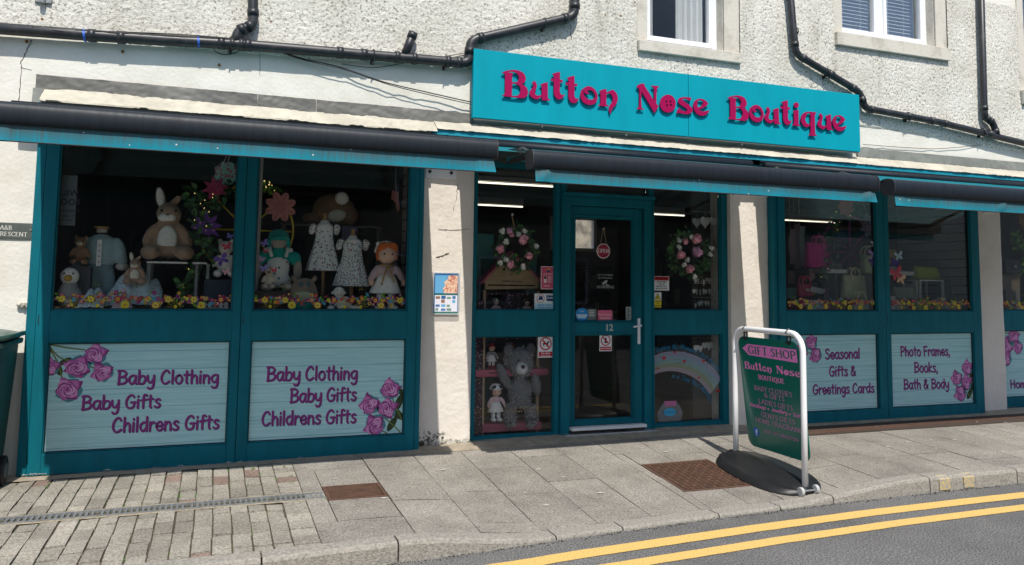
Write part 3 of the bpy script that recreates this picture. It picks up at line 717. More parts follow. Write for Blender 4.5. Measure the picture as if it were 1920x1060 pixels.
for i in range(nx):
    X = -2.6 + (i + .5) * step
    for j in range(nz):
        Z = V[i * (nz + 1) + j][2]
        if any(w[4] - 0.006 < X < w[5] + 0.006 and Z > w[6] - 0.006 for w in WINS): continue
        F.append((i * (nz + 1) + j, (i + 1) * (nz + 1) + j, (i + 1) * (nz + 1) + j + 1, i * (nz + 1) + j + 1))
mb.add(V, F); mb.build('upper_wall', roughcast, bld, smooth=True)
# body of the wall behind, with the window openings
mb = MB()
def wall_boxes(mb, y0, y1, x0, x1, z0, z1, holes):
    xs = sorted({x0, x1} | {h[0] for h in holes} | {h[1] for h in holes})
    for a, b in zip(xs, xs[1:]):
        hs = [h for h in holes if h[0] < (a + b) / 2 < h[1]]
        zs = z0
        for h in sorted(hs, key=lambda h: h[2]):
            if h[2] > zs: mb.box(a, b, y0, y1, zs, h[2])
            zs = h[3]
        if zs < z1: mb.box(a, b, y0, y1, zs, z1)
wall_boxes(mb, YW + 0.004, YW + 0.30, -4.0, 11.0, 2.60, 5.6, [w[:4] for w in WINS])
mb.build('wall_core', smooth_wall, bld)
# smooth painted band under the roughcast
mb = MB(); n = 500; V = []; m = 8
for i in range(n + 1):
    X = -4 + 15 * i / n
    for j in range(m + 1):
        Z = 2.60 + (rc_edge(X) + 0.02 - 2.60) * j / m
        V.append((X, YW - 0.002 + 0.004 * noise.noise((X * 2.5, 0, Z * 5)) + 0.0015 * noise.noise((X * 14, 0, Z * 14)), Z))
mb.add(V, [(i * (m + 1) + j, (i + 1) * (m + 1) + j, (i + 1) * (m + 1) + j + 1, i * (m + 1) + j + 1) for i in range(n) for j in range(m)])
mb.build('smooth_band', smooth_wall, bld, smooth=True)
# white wall left of the shopfront
mb = MB(); V = []; n, m = 60, 60
for i in range(n + 1):
    for j in range(m + 1):
        X = -3.4 + 2.16 * i / n; Z = -0.12 + 2.72 * j / m
        V.append((X, YW + 0.006 * noise.noise((X * 3, 0, Z * 3)) + 0.003 * noise.noise((X * 11, 2, Z * 11)), Z))
mb.add(V, [(i * (m + 1) + j, (i + 1) * (m + 1) + j, (i + 1) * (m + 1) + j + 1, i * (m + 1) + j + 1) for i in range(n) for j in range(m)])
mb.build('side_wall', smooth_wall, bld, smooth=True)
mb = MB(); mb.box(-4, -1.30, YW + 0.02, YW + 0.3, -0.2, 2.59); mb.box(-1.30, -1.245, YW + 0.05, 0.9, -0.2, 2.64); mb.build('side_wall_core', smooth_wall, bld)
# pillars
for (x0, x1, yb) in ((1.575, 2.092, 0.45), (4.762, 5.215, 0.45), (7.96, 8.462, 0.6)):
    mb = MB(); V = []; n, m = 16, 70
    for i in range(n + 1):
        for j in range(m + 1):
            X = x0 + (x1 - x0) * i / n; Z = -0.1 + 2.56 * j / m
            e = 0.008 * (max(0, abs(i - n / 2) - n / 2 + 1)) 
            V.append((X, YW + e + 0.005 * noise.noise((X * 4, x0, Z * 4)) + 0.0025 * noise.noise((X * 16, 2, Z * 16)), Z))
    mb.add(V, [(i * (m + 1) + j, (i + 1) * (m + 1) + j, (i + 1) * (m + 1) + j + 1, i * (m + 1) + j + 1) for i in range(n) for j in range(m)])
    b = [k for k in range(m + 1)]
    for (X, s) in ((x0, 1), (x1, -1)):
        VV = []
        for j in range(m + 1):
            Z = -0.1 + 2.56 * j / m
            src = V[(0 if s > 0 else n) * (m + 1) + j]
            VV += [src, (X, yb, Z)]
        mb.add(VV, [(2 * j, 2 * j + 2, 2 * j + 3, 2 * j + 1) for j in range(m)])
    mb.build('pillar', pillar_mat, bld, smooth=False)
# damp moss at the foot of the first pillar
moss = mat('damp_moss', (0.05, 0.05, 0.03), 0.95, col2=(0.55, 0.52, 0.45), vscale=26, thr=(0.42, 0.56), bump=0.9, bscale=60, detail=9)
mb = MB()
for k in range(110):
    x = random.uniform(1.62, 1.9) if k < 85 else random.uniform(1.9, 2.08); z = pave(x, 0.09) + random.random() ** 2 * (0.11 if x < 1.86 else 0.035)
    mb.ell((x, 0.099, z), (random.uniform(.008, .026), .0035, random.uniform(.006, .018)), (0, random.uniform(0, 180), 0), seg=7, rings=5)
mb.build('moss', moss, bld)
# cracks
mb = MB(); crack = mat('crack_shadow', (0.10, 0.09, 0.075), 0.95)
def crack_line(pts, Y, w=0.006):
    P = []; mb = MB()
    for a, b in zip(pts, pts[1:]):
        for k in range(6):
            t = k / 6; p = at(a[0] + (b[0] - a[0]) * t + random.uniform(-1.2, 1.2), a[1] + (b[1] - a[1]) * t + random.uniform(-.6, .6), Y); P.append(p)
    P.append(at(*pts[-1], Y))
    mb.tube(P, [w * random.uniform(.25, .6) for _ in P], 5); mb.build('wall_crack', crack, bld)
crack_line([(60, 75), (50, 95), (40, 115), (40, 135), (35, 188)], YW - 0.004)
crack_line([(38, 127), (60, 132)], YW - 0.004); crack_line([(487, 62), (487, 140)], YW - 0.004, .004)
crack_line([(1068, 30), (1074, 100)], YW - 0.012, 0.012)
crack_line([(822, 430), (850, 432), (880, 430)], YW - .001, .005); crack_line([(858, 345), (856, 372), (850, 395)], YW - .001, .005); crack_line([(818, 483), (830, 480), (842, 475)], YW - .002, .014)
# rust marks and fixings
rust = mat('rust_stain', (0.23, 0.10, 0.03), 0.9)
for (px, py) in ((50, 78), (230, 97), (79, 36), (411, 122), (508, 41), (1135, 28), (1164, 30), (1190, 5)):
    p = at(px, py, YW - 0.012); mb = MB(); mb.ell(p, (.011, .008, .013), seg=8, rings=6); mb.build('rust_spot', rust, bld)
# lead flashing, sloping cream sheet and fascia
def sheet(mb, x0, x1, prof, n, amp, sc, mi=0, seed=0):
    """prof: list of (y,z) across; wrinkled strip along x"""
    k = len(prof); V = []
    for i in range(n + 1):
        X = x0 + (x1 - x0) * i / n
        for j, (y, z) in enumerate(prof):
            n1 = noise.noise((X * sc + z * sc * 2.2, seed, z * sc * 1.5)); n2 = noise.noise((X * sc * 2.3 - z * 9, seed + 4, z * sc * 3)); w = amp * (.55 * n1 + .9 * (.35 - abs(n2)) * (1 if n1 > -.2 else .4) + .4 * noise.noise((X * 2, seed, 0)))
            V.append((X, y - w - amp, z + 0.3 * w))
    mb.add(V, [(i * k + j, (i + 1) * k + j, (i + 1) * k + j + 1, i * k + j + 1) for i in range(n) for j in range(k - 1)], mi)
def lerp2(a, b, n): return [(a[0] + (b[0] - a[0]) * t / n, a[1] + (b[1] - a[1]) * t / n) for t in range(n + 1)]
mb = MB(); 
for (a, b) in ((-1.30, 0.25), (0.253, 0.71), (0.713, 2.06)): sheet(mb, a, b, lerp2((0.078, 2.715), (0.082, 2.83), 8), int((b - a) / .014), 0.010, 8, 0, a)
mb.build('lead_flashing', lead_dark, bld, smooth=True)
mb = MB()
for (a, b) in ((6.36, 7.60), (7.603, 10.5)): sheet(mb, a, b, lerp2((0.078, 2.73), (0.082, 2.845), 6), int((b - a) / .02), 0.004, 6, 0, a)
mb.build('lead_flashing', lead_grey, bld, smooth=True)
mb = MB(); sheet(mb, -1.24, 1.70, lerp2((-0.052, 2.612), (0.078, 2.722), 9), 260, 0.030, 6, 0, 3); sheet(mb, 1.70, 10.5, lerp2((-0.055, 2.642), (0.078, 2.735), 9), 620, 0.018, 7, 0, 5)
mb.build('sloping_cover', cream_sheet, bld, smooth=True)
mb = MB(); sheet(mb, -1.24, 0.21, lerp2((-0.05, 2.50), (-0.048, 2.611), 5), 90, 0.002, 6, 0, 8); sheet(mb, 0.213, 0.93, lerp2((-0.05, 2.50), (-0.048, 2.611), 5), 50, 0.002, 6, 0, 9); sheet(mb, 0.933, 1.655, lerp2((-0.05, 2.50), (-0.048, 2.611), 5), 50, 0.002, 6, 0, 9)
V = []; sheet(mb, -1.31, -1.243, lerp2((0.03, 2.50), (0.05, 2.72), 6), 8, 0.006, 9, 0, 2)
mb.build('lead_fascia', lead_grey, bld, smooth=True)
fascia_paint = mat('peeling_teal_paint', (0.002, 0.255, 0.34), 0.6, col2=(0.09, 0.10, 0.09), vscale=9, thr=(0.70, 0.74), detail=9, bump=0.3, bscale=30)
mb = MB(); mb.box(1.66, 10.5, -0.055, -0.02, 2.42, 2.640); mb.box(-1.25, 1.66, -0.046, -0.02, 2.42, 2.605)
mb.build('fascia', fascia_paint, bld)
mb = MB(); mb.box(-1.25, 10.5, -0.018, 0.5, 2.445, 2.465); mb.box(-1.25, 10.5, 0.2, 0.35, 2.466, 2.60); mb.build('soffit', mat('soffit_paint', (0.10, 0.10, 0.095), 0.8), bld)

# ---- upstairs windows
upvc = mat('white_upvc', (0.80, 0.81, 0.83), 0.28, spec=0.5)
for k, (x0, x1, z0, z1, sx0, sx1, s0, s1) in enumerate(WINS):
    w = MB(); Yf = 0.215
    # frame with sashes
    w.box(x0, x1, Yf, Yf + 0.07, z0, z0 + 0.055); w.box(x0, x0 + 0.05, Yf, Yf + 0.07, z0 + 0.055, z1); w.box(x1 - 0.055, x1, Yf, Yf + 0.07, z0 + 0.055, z1)
    w.box(x0 + 0.007, x1 - 0.007, Yf - 0.05, Yf + 0.002, z0 - 0.002, z0 + 0.028)
    bays = [(x0 + 0.05, x1 - 0.055)]
    if k == 1:
        mid = at(1650, 50, Yf).x; w.box(mid - 0.045, mid + 0.045, Yf, Yf + 0.07, z0 + 0.055, z1); bays = [(x0 + 0.05, mid - 0.045), (mid + 0.045, x1 - 0.055)]
    fr = w.build('window', upvc, bld, bevel=0.004)
    for (a, b) in bays:
        s = MB(); yo = -0.012
        s.box(a, b, Yf + yo, Yf + 0.05, z0 + 0.057, z0 + 0.105); s.box(a, a + 0.048, Yf + yo, Yf + 0.05, z0 + 0.105, z1); s.box(b - 0.048, b, Yf + yo, Yf + 0.05, z0 + 0.105, z1)
        s.build('sash', upvc, fr, bevel=0.004)
        g = MB(); g.box(a + 0.046, b - 0.046, Yf + 0.022, Yf + 0.026, z0 + 0.103, z1); g.build('pane', glass_up, fr)
    # reveal and surround
    s = MB(); 
    s.box(sx0, x0, YW - 0.010, YW + 0.012, s1, z1 + .2); s.box(x1, sx1, YW - 0.010, YW + 0.012, s1, z1 + .2)
    s.box(x0 + .0006, x1 - .0006, YW + 0.014, Yf - .001, s1 - 0.03, s1 + 0.0035)
    s.box(x1 - 0.006, x1 - .0006, YW + 0.0135, Yf - .001, s1 + .006, z1); s.box(x0 + .0006, x0 + .006, YW + 0.0135, Yf - .001, s1 + .006, z1)
    s.build('surround', stone_trim, fr, bevel=0.003)
    s = MB(); s.box(sx0, sx1, YW - 0.058, YW + 0.013, s0, s1 - 0.002); s.build('sill', stone_trim, fr, bevel=0.006)
# rooms behind the upstairs windows
mb = MB(); mb.box(3.0, 11, 2.6, 2.7, 2.7, 5.6); mb.box(3.0, 11, YW + 0.31, 2.7, 3.0, 3.1); mb.box(-4, 11, YW + 0.0, 3, 5.6, 5.75); mb.box(2.9, 3.0, .41, 2.7, 2.7, 5.6); mb.box(10.9, 11.0, .41, 2.7, 2.7, 5.6); mb.box(5.3, 5.4, .41, 2.7, 3.1, 5.6)
mb.build('upper_floor', mat('room_paint', (0.22, 0.22, 0.23), 0.9), bld)

# ---------------------------------------------------------------- shopfront
def flakes(mb, edge, n, mi, Y):
    """chips of missing paint along a bottom edge: list of (x0,x1,z)"""
    for _ in range(n):
        a, b, z = random.choice(edge); x = random.uniform(a, b); r = random.uniform(.006, .024)
        flat(mb, wall_plane(Y), [(x + r * 1.6 * random.uniform(.6, 1) * math.cos(t), z + abs(r * .7 * random.uniform(.4, 1) * math.sin(t)) + random.uniform(0, .003)) for t in [2 * math.pi * i / 9 for i in range(9)]], mi, 0.0012)
def ring_boxes(mb, x0, x1, z0, z1, w, y0, y1, mi=None):
    """four butt-jointed bars round an opening, outside size x0..x1, z0..z1"""
    wl_, wr, wb, wt = w if isinstance(w, tuple) else (w,) * 4
    mb.box(x0, x0 + wl_, y0, y1, z0, z1, mi); mb.box(x1 - wr, x1, y0, y1, z0, z1, mi)
    mb.box(x0 + wl_, x1 - wr, y0, y1, z0, z0 + wb, mi); mb.box(x0 + wl_, x1 - wr, y0, y1, z1 - wt, z1, mi)
def plank_print(name):
    """printed picture of pale painted planks"""
    m, nt, b, N, L = new_mat(name); b.inputs['Roughness'].default_value = 0.18; b.inputs['Specular IOR Level'].default_value = 0.5
    tc = N.new('ShaderNodeTexCoord'); sp = N.new('ShaderNodeSeparateXYZ'); L.new(tc.outputs['Object'], sp.inputs[0])
    mp = N.new('ShaderNodeMapping'); mp.inputs['Scale'].default_value = (1.6, 1, 55); L.new(tc.outputs['Object'], mp.inputs[0])
    nz = N.new('ShaderNodeTexNoise'); nz.inputs['Scale'].default_value = 1.0; nz.inputs['Detail'].default_value = 7; nz.inputs['Roughness'].default_value = 0.7; L.new(mp.outputs[0], nz.inputs['Vector'])
    wv = N.new('ShaderNodeMath'); wv.operation = 'MULTIPLY_ADD'; wv.inputs[1].default_value = 0.012; L.new(nz.outputs['Fac'], wv.inputs[0]); L.new(sp.outputs['Z'], wv.inputs[2])
    md = N.new('ShaderNodeMath'); md.operation = 'PINGPONG'; md.inputs[1].default_value = 0.068; L.new(wv.outputs[0], md.inputs[0])
    ln = N.new('ShaderNodeMapRange'); ln.inputs['From Min'].default_value = 0.0; ln.inputs['From Max'].default_value = 0.0035; ln.inputs['To Min'].default_value = 0.75; ln.inputs['To Max'].default_value = 0; L.new(md.outputs[0], ln.inputs['Value'])
    cr = N.new('ShaderNodeMapRange'); cr.inputs['From Min'].default_value = 0.30; cr.inputs['From Max'].default_value = 0.72; L.new(nz.outputs['Fac'], cr.inputs['Value'])
    a = N.new('ShaderNodeMix'); a.data_type = 'RGBA'; a.inputs['A'].default_value = (0.27, 0.55, 0.57, 1); a.inputs['B'].default_value = (0.50, 0.75, 0.75, 1); L.new(cr.outputs[0], a.inputs['Factor'])
    bm_ = N.new('ShaderNodeMix'); bm_.data_type = 'RGBA'; bm_.inputs['B'].default_value = (0.05, 0.22, 0.28, 1); L.new(ln.outputs[0], bm_.inputs['Factor']); L.new(a.outputs['Result'], bm_.inputs['A'])
    L.new(bm_.outputs['Result'], b.inputs['Base Color']); return m
plank = plank_print('printed_planks')
text_purple = ink('print_purple', 132, 48, 122); text_shadow = ink('print_purple_shadow', 62, 28, 74)
rose_mats = [ink('rose_%d' % i, *c) for i, c in enumerate([(128, 52, 112), (164, 82, 146), (192, 112, 172), (212, 144, 194), (226, 172, 212), (52, 66, 40), (104, 118, 58), (74, 130, 140)])]
for m_ in rose_mats: pass
def rose2d(mb, pl, x, z, r, rot, side=False, L0=0.001):
    """a printed rose seen three quarters on: ragged pointed outer petals, folded inner ones"""
    rnd = random.Random(int((x + 7) * 1000 + z * 77)); k = 0; ca, sa = math.cos(rot), math.sin(rot)
    def put(P, mi):
        nonlocal k; k += 1
        flat(mb, pl, [(x + r * (u * ca - v * sa), z + r * (u * sa + v * ca)) for u, v in P], mi, L0 + 0.0001 * k)
    def petal(a, d, w, h, mi, tip=1.0):
        c, s = math.cos(a), math.sin(a); P = []
        for i in range(11):
            t = math.pi * i / 10; q = 1 + rnd.uniform(-.07, .07) + (.22 * tip if i == 5 else 0)
            u, v = d + h * math.sin(t) * q, w * math.cos(t) * q; P.append((u * c - v * s, u * s + v * c))
        put(P, mi)
    n = 5; off = [rnd.uniform(-.3, .3) for _ in range(n)]
    put([(u + .10, v - .14) for u, v in [(1.0 * math.cos(t) * (1 + .12 * math.sin(5 * t)), .95 * math.sin(t)) for t in [2 * math.pi * i / 20 for i in range(20)]]], 7)
    for i in range(n):
        a = 2 * math.pi * i / n + off[i]; e = 1 + .22 * math.cos(a)
        petal(a, .05, .62, .92 * e, (0, 1)[i % 2]); petal(a + .12, .05, .54, .84 * e, (1, 2)[i % 2], .8); petal(a + .2, .45, .42, .40 * e, (2, 3, 2)[i % 3], .8)
    for (d, w, h, m) in ((.02, .50, .62, 4), (.0, .38, .44, 4), (.0, .26, .28, 3)):
        for i in range(m):
            a = 2 * math.pi * i / m + d * 30 + rnd.uniform(-.2, .2); petal(a, d, w, h, 0 if i % 2 else 1, .3); petal(a + .1, d + h * .25, w * .86, h * .66, (2, 3, 3, 4)[(i + m) % 4], .3)
            petal(a + .25, d + h * .30, w * .55, h * .42, (1, 2)[i % 2], .2)
    put([(.10 * math.cos(t), .07 * math.sin(t)) for t in [2 * math.pi * i / 9 for i in range(9)]], 0)
def stem2d(mb, pl, pts, w, mi, L0):
    V, F = strip(crom(pts, 6), lambda d: w); vs = [pl.p(v[0], v[1], L0) for v in V]; ok = []
    for f in F:
        a, b, c = vs[f[0]], vs[f[1]], vs[f[2]]; ok.append(f if (b - a).cross(c - a).dot(pl.un) > 0 else tuple(reversed(f)))
    mb.add(vs, ok, mi)
def printed_panel(parent, x0, x1, z0, z1, Y, lines, roses, stems, leaves):
    mb = MB(); mb.add([(x0, Y, z0), (x1, Y, z0), (x1, Y, z1), (x0, Y, z1)], [(0, 1, 2, 3)])
    p = mb.build('printed_panel', plank, parent)
    pl = wall_plane(Y)
    clipx = lambda v: max(x0 + .001, min(x1 - .001, v)); clipz = lambda v: max(z0 + .001, min(z1 - .001, v))
    if lines:
        t = MB()
        for (txt, ax, ay, bx, by, cp) in lines:
            a = at(ax, ay, Y); b = at(bx, by, Y); cap = (at(ax, ay - cp, Y) - a).length
            for (dx, dz, mi, lf) in ((0.0035, -0.0045, 1, 0.0006), (0, 0, 0, 0.0014)):
                text_strokes(t, pl, txt, a.x + dx, a.z + dz, b.x + dx, b.z + dz, cap, HAND, 1.42, mi, lf)
        t.build('lettering', [text_purple, text_shadow], parent)
    r = MB()
    for (px, py, rp, rot) in roses:
        c = at(px, py, Y); rr = (at(px + rp, py, Y) - c).length; rose2d(r, pl, c.x, c.z, rr, rot)
    for st in stems:
        P = [at(px, py, Y) for px, py in st]; stem2d(r, pl, [(q.x, q.z) for q in P], 0.010, 6, 0.0005)
    for (px, py, rp, a) in leaves:
        c = at(px, py, Y); rr = (at(px + rp, py, Y) - c).length
        flat(r, pl, [(c.x + rr * (math.cos(t) * math.cos(a) - .42 * math.sin(t) * math.sin(a)), c.z + rr * (math.cos(t) * math.sin(a) + .42 * math.sin(t) * math.cos(a))) for t in [2 * math.pi * i / 12 for i in range(12)]], 5, 0.0003)
    for i, v in enumerate(r.v): r.v[i] = Vector((clipx(v.x), v.y, clipz(v.z)))
    if r.v: r.build('rose_print', rose_mats, parent)
    return p
def bay(name_label, X, Y0, zb, panes, joints_x, top=2.42):
    """X: outer left/right; panes: list of (x0,x1) glass; joints_x: sash edges"""
    f = MB(); G0, G1, P0, P1 = 1.108, top - 0.03, 0.100, 0.880
    f.box(X[0], joints_x[0][0] - 0.003, Y0 + 0.012, Y0 + 0.12, zb, top); f.box(joints_x[-1][1] + 0.003, X[1], Y0 + 0.012, Y0 + 0.12, zb, top)
    for (j0, j1), (g0, g1) in zip(joints_x, panes):
        f.box(j0, g0, Y0, Y0 + 0.06, zb, top); f.box(g1, j1, Y0, Y0 + 0.06, zb, top)
        f.box(g0, g1, Y0, Y0 + 0.06, zb, P0); f.box(g0, g1, Y0, Y0 + 0.06, P1, G0); f.box(g0, g1, Y0, Y0 + 0.06, G1, top)
    for (a, b) in zip(joints_x, joints_x[1:]): f.box(a[1] - 0.004, b[0] + 0.004, Y0 + 0.061, Y0 + 0.09, zb, top)
    flakes(f, [(X[0] + .05, X[1] - .03, zb + 0.003)] * 3 + [(X[1] - 0.2, X[1] - 0.03, zb + .004), (X[0] + .02, X[0] + .18, zb + .004)], 34, 1, Y0)
    fr = f.build('shop_window', [teal, mat('bare_primer', (0.50, 0.50, 0.47), 0.9, var=0.3, vscale=40)], bld, bevel=0.0035)
    for (g0, g1) in panes:
        b = MB(); ring_boxes(b, g0, g1, G0, G1, 0.011, Y0 + 0.016, Y0 + 0.05); ring_boxes(b, g0, g1, P0, P1, 0.008, Y0 + 0.012, Y0 + 0.05)
        b.build('glazing_bead', teal, fr, bevel=0.003)
        k = MB(); ring_boxes(k, g0 + 0.0082, g1 - 0.0082, P0 + 0.0082, P1 - 0.0082, 0.005, Y0 + 0.022, Y0 + 0.05); ring_boxes(k, g0 + 0.0112, g1 - 0.0112, G0 + 0.0112, G1 - 0.0112, 0.005, Y0 + 0.026, Y0 + 0.05); k.build('gasket', black_rubber, fr)
        g = MB(); g.box(g0 + 0.0115, g1 - 0.0115, Y0 + 0.034, Y0 + 0.039, G0 + 0.0115, G1 - 0.0115); g.build('pane', glass, fr)
    for (j0, j1) in joints_x: v = MB(); v.box(j0 + 0.012, j0 + 0.018, Y0 - 0.001, Y0 + 0.01, 1.005, 1.075); v.build('slot', black_rubber, fr)
    return fr
B1 = bay('', (-1.252, 1.622), 0.0, -0.045, [(-1.103, 0.128), (0.272, 1.497)], [(-1.188, 0.190), (0.194, 1.575)])
mb = MB(); mb.box(-1.252, -1.190, 0.121, 0.2, -0.04, 2.4); mb.build('return_board', teal, B1)
printed_panel(B1, -1.093, 0.118, 0.110, 0.870, 0.032,
    [('Baby Clothing', 219.5, 720.7, 409.4, 718.5, 25.6), ('Baby Gifts', 152.2, 768.5, 300.9, 764, 25.6), ('Childrens Gifts', 209.3, 811, 410.5, 803.6, 27)],
    [(177, 664, 21, .3), (143, 690, 24, 1.2), (192, 700, 20, 2.0), (126, 731, 25, .7), (92, 688, 18, .2)],
    [[(92, 646), (125, 652), (158, 656)], [(92, 650), (115, 672), (150, 680), (180, 692)], [(94, 655), (108, 680), (118, 715)]], [(108, 690, 18, 2.0), (122, 678, 14, .5)])
printed_panel(B1, 0.283, 1.486, 0.110, 0.870, 0.032,
    [('Baby Clothing', 499.5, 714.4, 670, 711.6, 26), ('Baby Gifts', 543.3, 755, 668, 751, 25.6), ('Childrens Gifts', 490, 798.3, 667.6, 792.5, 26)],
    [(729, 730, 18, .4), (692, 761, 18, 1.5), (724, 766, 18, .1), (703, 800, 19, 2.2)],
    [[(735, 745), (745, 770), (755, 790)], [(722, 785), (740, 800), (757, 818)], [(712, 805), (730, 815), (745, 820)]], [(748, 755, 16, 1.2), (744, 775, 17, 2.4), (735, 795, 15, 1.0), (752, 735, 12, 2.5)])
B2 = bay('', (5.207, 8.003), 0.0, -0.03, [(5.338, 6.512), (6.682, 7.864)], [(5.250, 6.614), (6.618, 7.96)])
mb = MB(); mb.box(5.207, 5.24, 0.121, 0.16, -0.03, 2.4); mb.build('return_board', teal, B2)
printed_panel(B2, 5.348, 6.502, 0.110, 0.870, 0.032,
    [('Seasonal', 1546.7, 673.5, 1612, 671.7, 19), ('Gifts &', 1554.5, 705.3, 1604.9, 704.4, 18.6), ('Greetings Cards', 1523.6, 739.3, 1639, 735.5, 18)],
    [(1520, 642, 11, .3), (1500, 660, 13, 1.2), (1529, 668, 11, 2.0), (1490, 690, 13, .7)], [[(1480, 632), (1500, 636), (1512, 640)], [(1480, 640), (1500, 655), (1522, 663)]], [])
printed_panel(B2, 6.692, 7.854, 0.110, 0.870, 0.032,
    [('Photo Frames,', 1688.2, 667.9, 1781, 666.5, 18), ('Books,', 1714, 698, 1758.3, 697.6, 18), ('Bath & Body', 1694.3, 730, 1779, 727.7, 18)],
    [(1812, 690, 10, .4), (1793, 711, 10, 1.5), (1811, 717, 10, .1), (1801, 740, 11, 2.2)],
    [[(1815, 698), (1822, 715), (1828, 730)], [(1808, 730), (1818, 742), (1828, 753)]], [(1822, 700, 10, 1.2), (1820, 720, 12, 2.4), (1818, 738, 9, 1.0)])
# third bay, cut by the picture edge
Y3 = 0.25
B3 = bay('', (8.40, 11.0), Y3, -0.01, [(8.49, 9.65), (9.80, 10.9)], [(8.42, 9.72), (9.724, 10.96)])
printed_panel(B3, 8.50, 9.64, 0.110, 0.870, Y3 + 0.032, [('Home', 1894.3, 727.7, 1932, 727, 15)],
    [(1899, 630, 10, .3), (1886, 650, 11, 1.2), (1908, 653, 9, 2.0), (1884, 672, 11, .7)], [[(1878, 622), (1890, 626), (1896, 628)], [(1878, 636), (1892, 642), (1905, 650)]], [])
# ---- entrance
def X_(px, Y=YE): return at(px, 600, Y).x
zb = -0.035; eTop = 2.44
zU0, zL1, zL0 = at(960, 582, YE).z, at(960, 631, YE).z, at(960, 817, YE).z
def side_light(xa, xb, ga, gb, zl0):
    f = MB(); f.box(xa, ga, YE, YE + .07, zb, eTop); f.box(gb, xb, YE, YE + .07, zb, eTop)
    f.box(ga, gb, YE, YE + .07, zb, zl0); f.box(ga, gb, YE, YE + .07, zL1, zU0); f.box(ga, gb, YE, YE + .07, eTop - .04, eTop)
    f.box(xa, xb, YE - 0.03, YE - 0.0015, zb, zb + 0.028)
    fr = f.build('side_light', teal, bld, bevel=0.0035)
    b = MB(); ring_boxes(b, ga, gb, zU0, eTop - .04, 0.009, YE + 0.018, YE + .06); ring_boxes(b, ga, gb, zl0, zL1, 0.009, YE + 0.018, YE + .06); b.build('glazing_bead', teal, fr, bevel=0.003)
    for (a, c) in ((zU0, eTop - .04), (zl0, zL1)):
        g = MB(); g.box(ga + .0092, gb - .0092, YG, YG + .005, a + .0092, c - .0092); g.build('pane', glass, fr)
    return fr
SLL = side_light(X_(880.5), X_(1049.5), X_(892), X_(1041), zL0)
SLR = side_light(X_(1224.5), X_(1367), X_(1227), X_(1354.5), at(1290, 793, YE).z)
# door set
dx0, dx1 = X_(1050.2), X_(1223.8); dtop = at(1136, 372, YE).z
f = MB(); Yd = YE - 0.02
lx0, lx1 = X_(1068), X_(1206); lz0 = at(1130, 797, YE).z; lz1 = at(1136, 389, YE).z
f.box(dx0, lx0 - .004, Yd, YE + .09, zb, dtop); f.box(lx1 + .004, dx1, Yd, YE + .09, zb, dtop); f.box(lx0 - .004, lx1 + .004, Yd, YE + .09, lz1 + .004, dtop)
f.box(dx0 - .002, dx1 + .002, Yd - 0.035, YE + .09, dtop + .001, dtop + 0.035)       # transom sill
f.box(dx0, dx0 + .05, Yd, YE + .09, dtop + .036, eTop); f.box(dx1 - .05, dx1, Yd, YE + .09, dtop + .036, eTop); f.box(dx0 + .05, dx1 - .05, Yd, YE + .09, eTop - .05, eTop)
f.box(dx0, dx0 + .012, Yd - .015, Yd - .0005, zb, dtop); f.box(dx1 - .012, dx1, Yd - .015, Yd - .0005, zb, dtop)
dset = f.build('shop_door', teal, bld, bevel=0.004)
g = MB(); g.box(dx0 + .051, dx1 - .051, YG, YG + .005, dtop + .04, eTop - .051); g.build('transom_pane', glass, dset)
d = MB(); gx0, gx1 = X_(1079), X_(1189); gz0, gz1 = at(1134, 603, YE).z, at(1134, 409, YE).z; hz0, hz1 = at(1134, 787, YE).z, at(1134, 628, YE).z; Yl = YE + 0.012
d.box(lx0, gx0, Yl, Yl + .06, lz0, lz1); d.box(gx1, lx1, Yl, Yl + .06, lz0, lz1); d.box(gx0, gx1, Yl, Yl + .06, lz0, hz0); d.box(gx0, gx1, Yl, Yl + .06, hz1, gz0); d.box(gx0, gx1, Yl, Yl + .06, gz1, lz1)
for (za, zc) in ((gz0, gz1), (hz0, hz1)): ring_boxes(d, gx0 - .022, gx1 + .022, za - .022, zc + .022, .012, Yl - .008, Yl - .0005); ring_boxes(d, gx0, gx1, za, zc, .009, Yl + .012, Yl + .05)
d.build('door_leaf', teal, dset, bevel=0.004)
for (za, zc) in ((gz0, gz1), (hz0, hz1)):
    g = MB(); g.box(gx0 + .0092, gx1 - .0092, YG, YG + .005, za + .0092, zc - .0092); g.build('pane', glass, dset)
h = MB(); c = at(1197, 618, Yl)
h.box(c.x - .013, c.x + .013, Yl - .016, Yl - .001, c.z - .135, c.z + .105); h.ell((c.x, Yl - .016, c.z - .055), (.007, .006, .012), seg=8, rings=6)
h.tube([(c.x, Yl - .015, c.z + .04), (c.x, Yl - .055, c.z + .04), (c.x - .02, Yl - .062, c.z + .039), (c.x - .085, Yl - .06, c.z + .028)], .009, 10)
h.build('handle', white_plastic, dset, bevel=0.003)
mb = MB(); pl = wall_plane(Yl - 0.001); q = at(1142, 615, Yl); sans(mb, pl, '12', q.x, q.z, 0.085, 0, 0.001, bold=0.03); mb.build('number', mat('number_grey', (0.45, 0.48, 0.47), 0.5), dset)
mb = MB(); mb.box(lx0, lx1, Yd - .05, Yl - .002, lz0 - .03, lz0 - .002); mb.build('weather_bar', white_paint, dset, bevel=.003); mb = MB(); mb.box(dx0 + .01, dx1 - .005, Yd - .11, YE + .05, zb - .002, zb + .022); mb.box(dx0 + .01, dx1 - .005, Yd - .08, YE + .05, zb + .022, zb + .042); mb.build('threshold', aluminium, dset, bevel=0.003)
mb = MB(); mb.box(X_(880.5), X_(1367), YE + .072, YE + .09, eTop - .05, eTop + .03); mb.build('entrance_head', teal, bld)

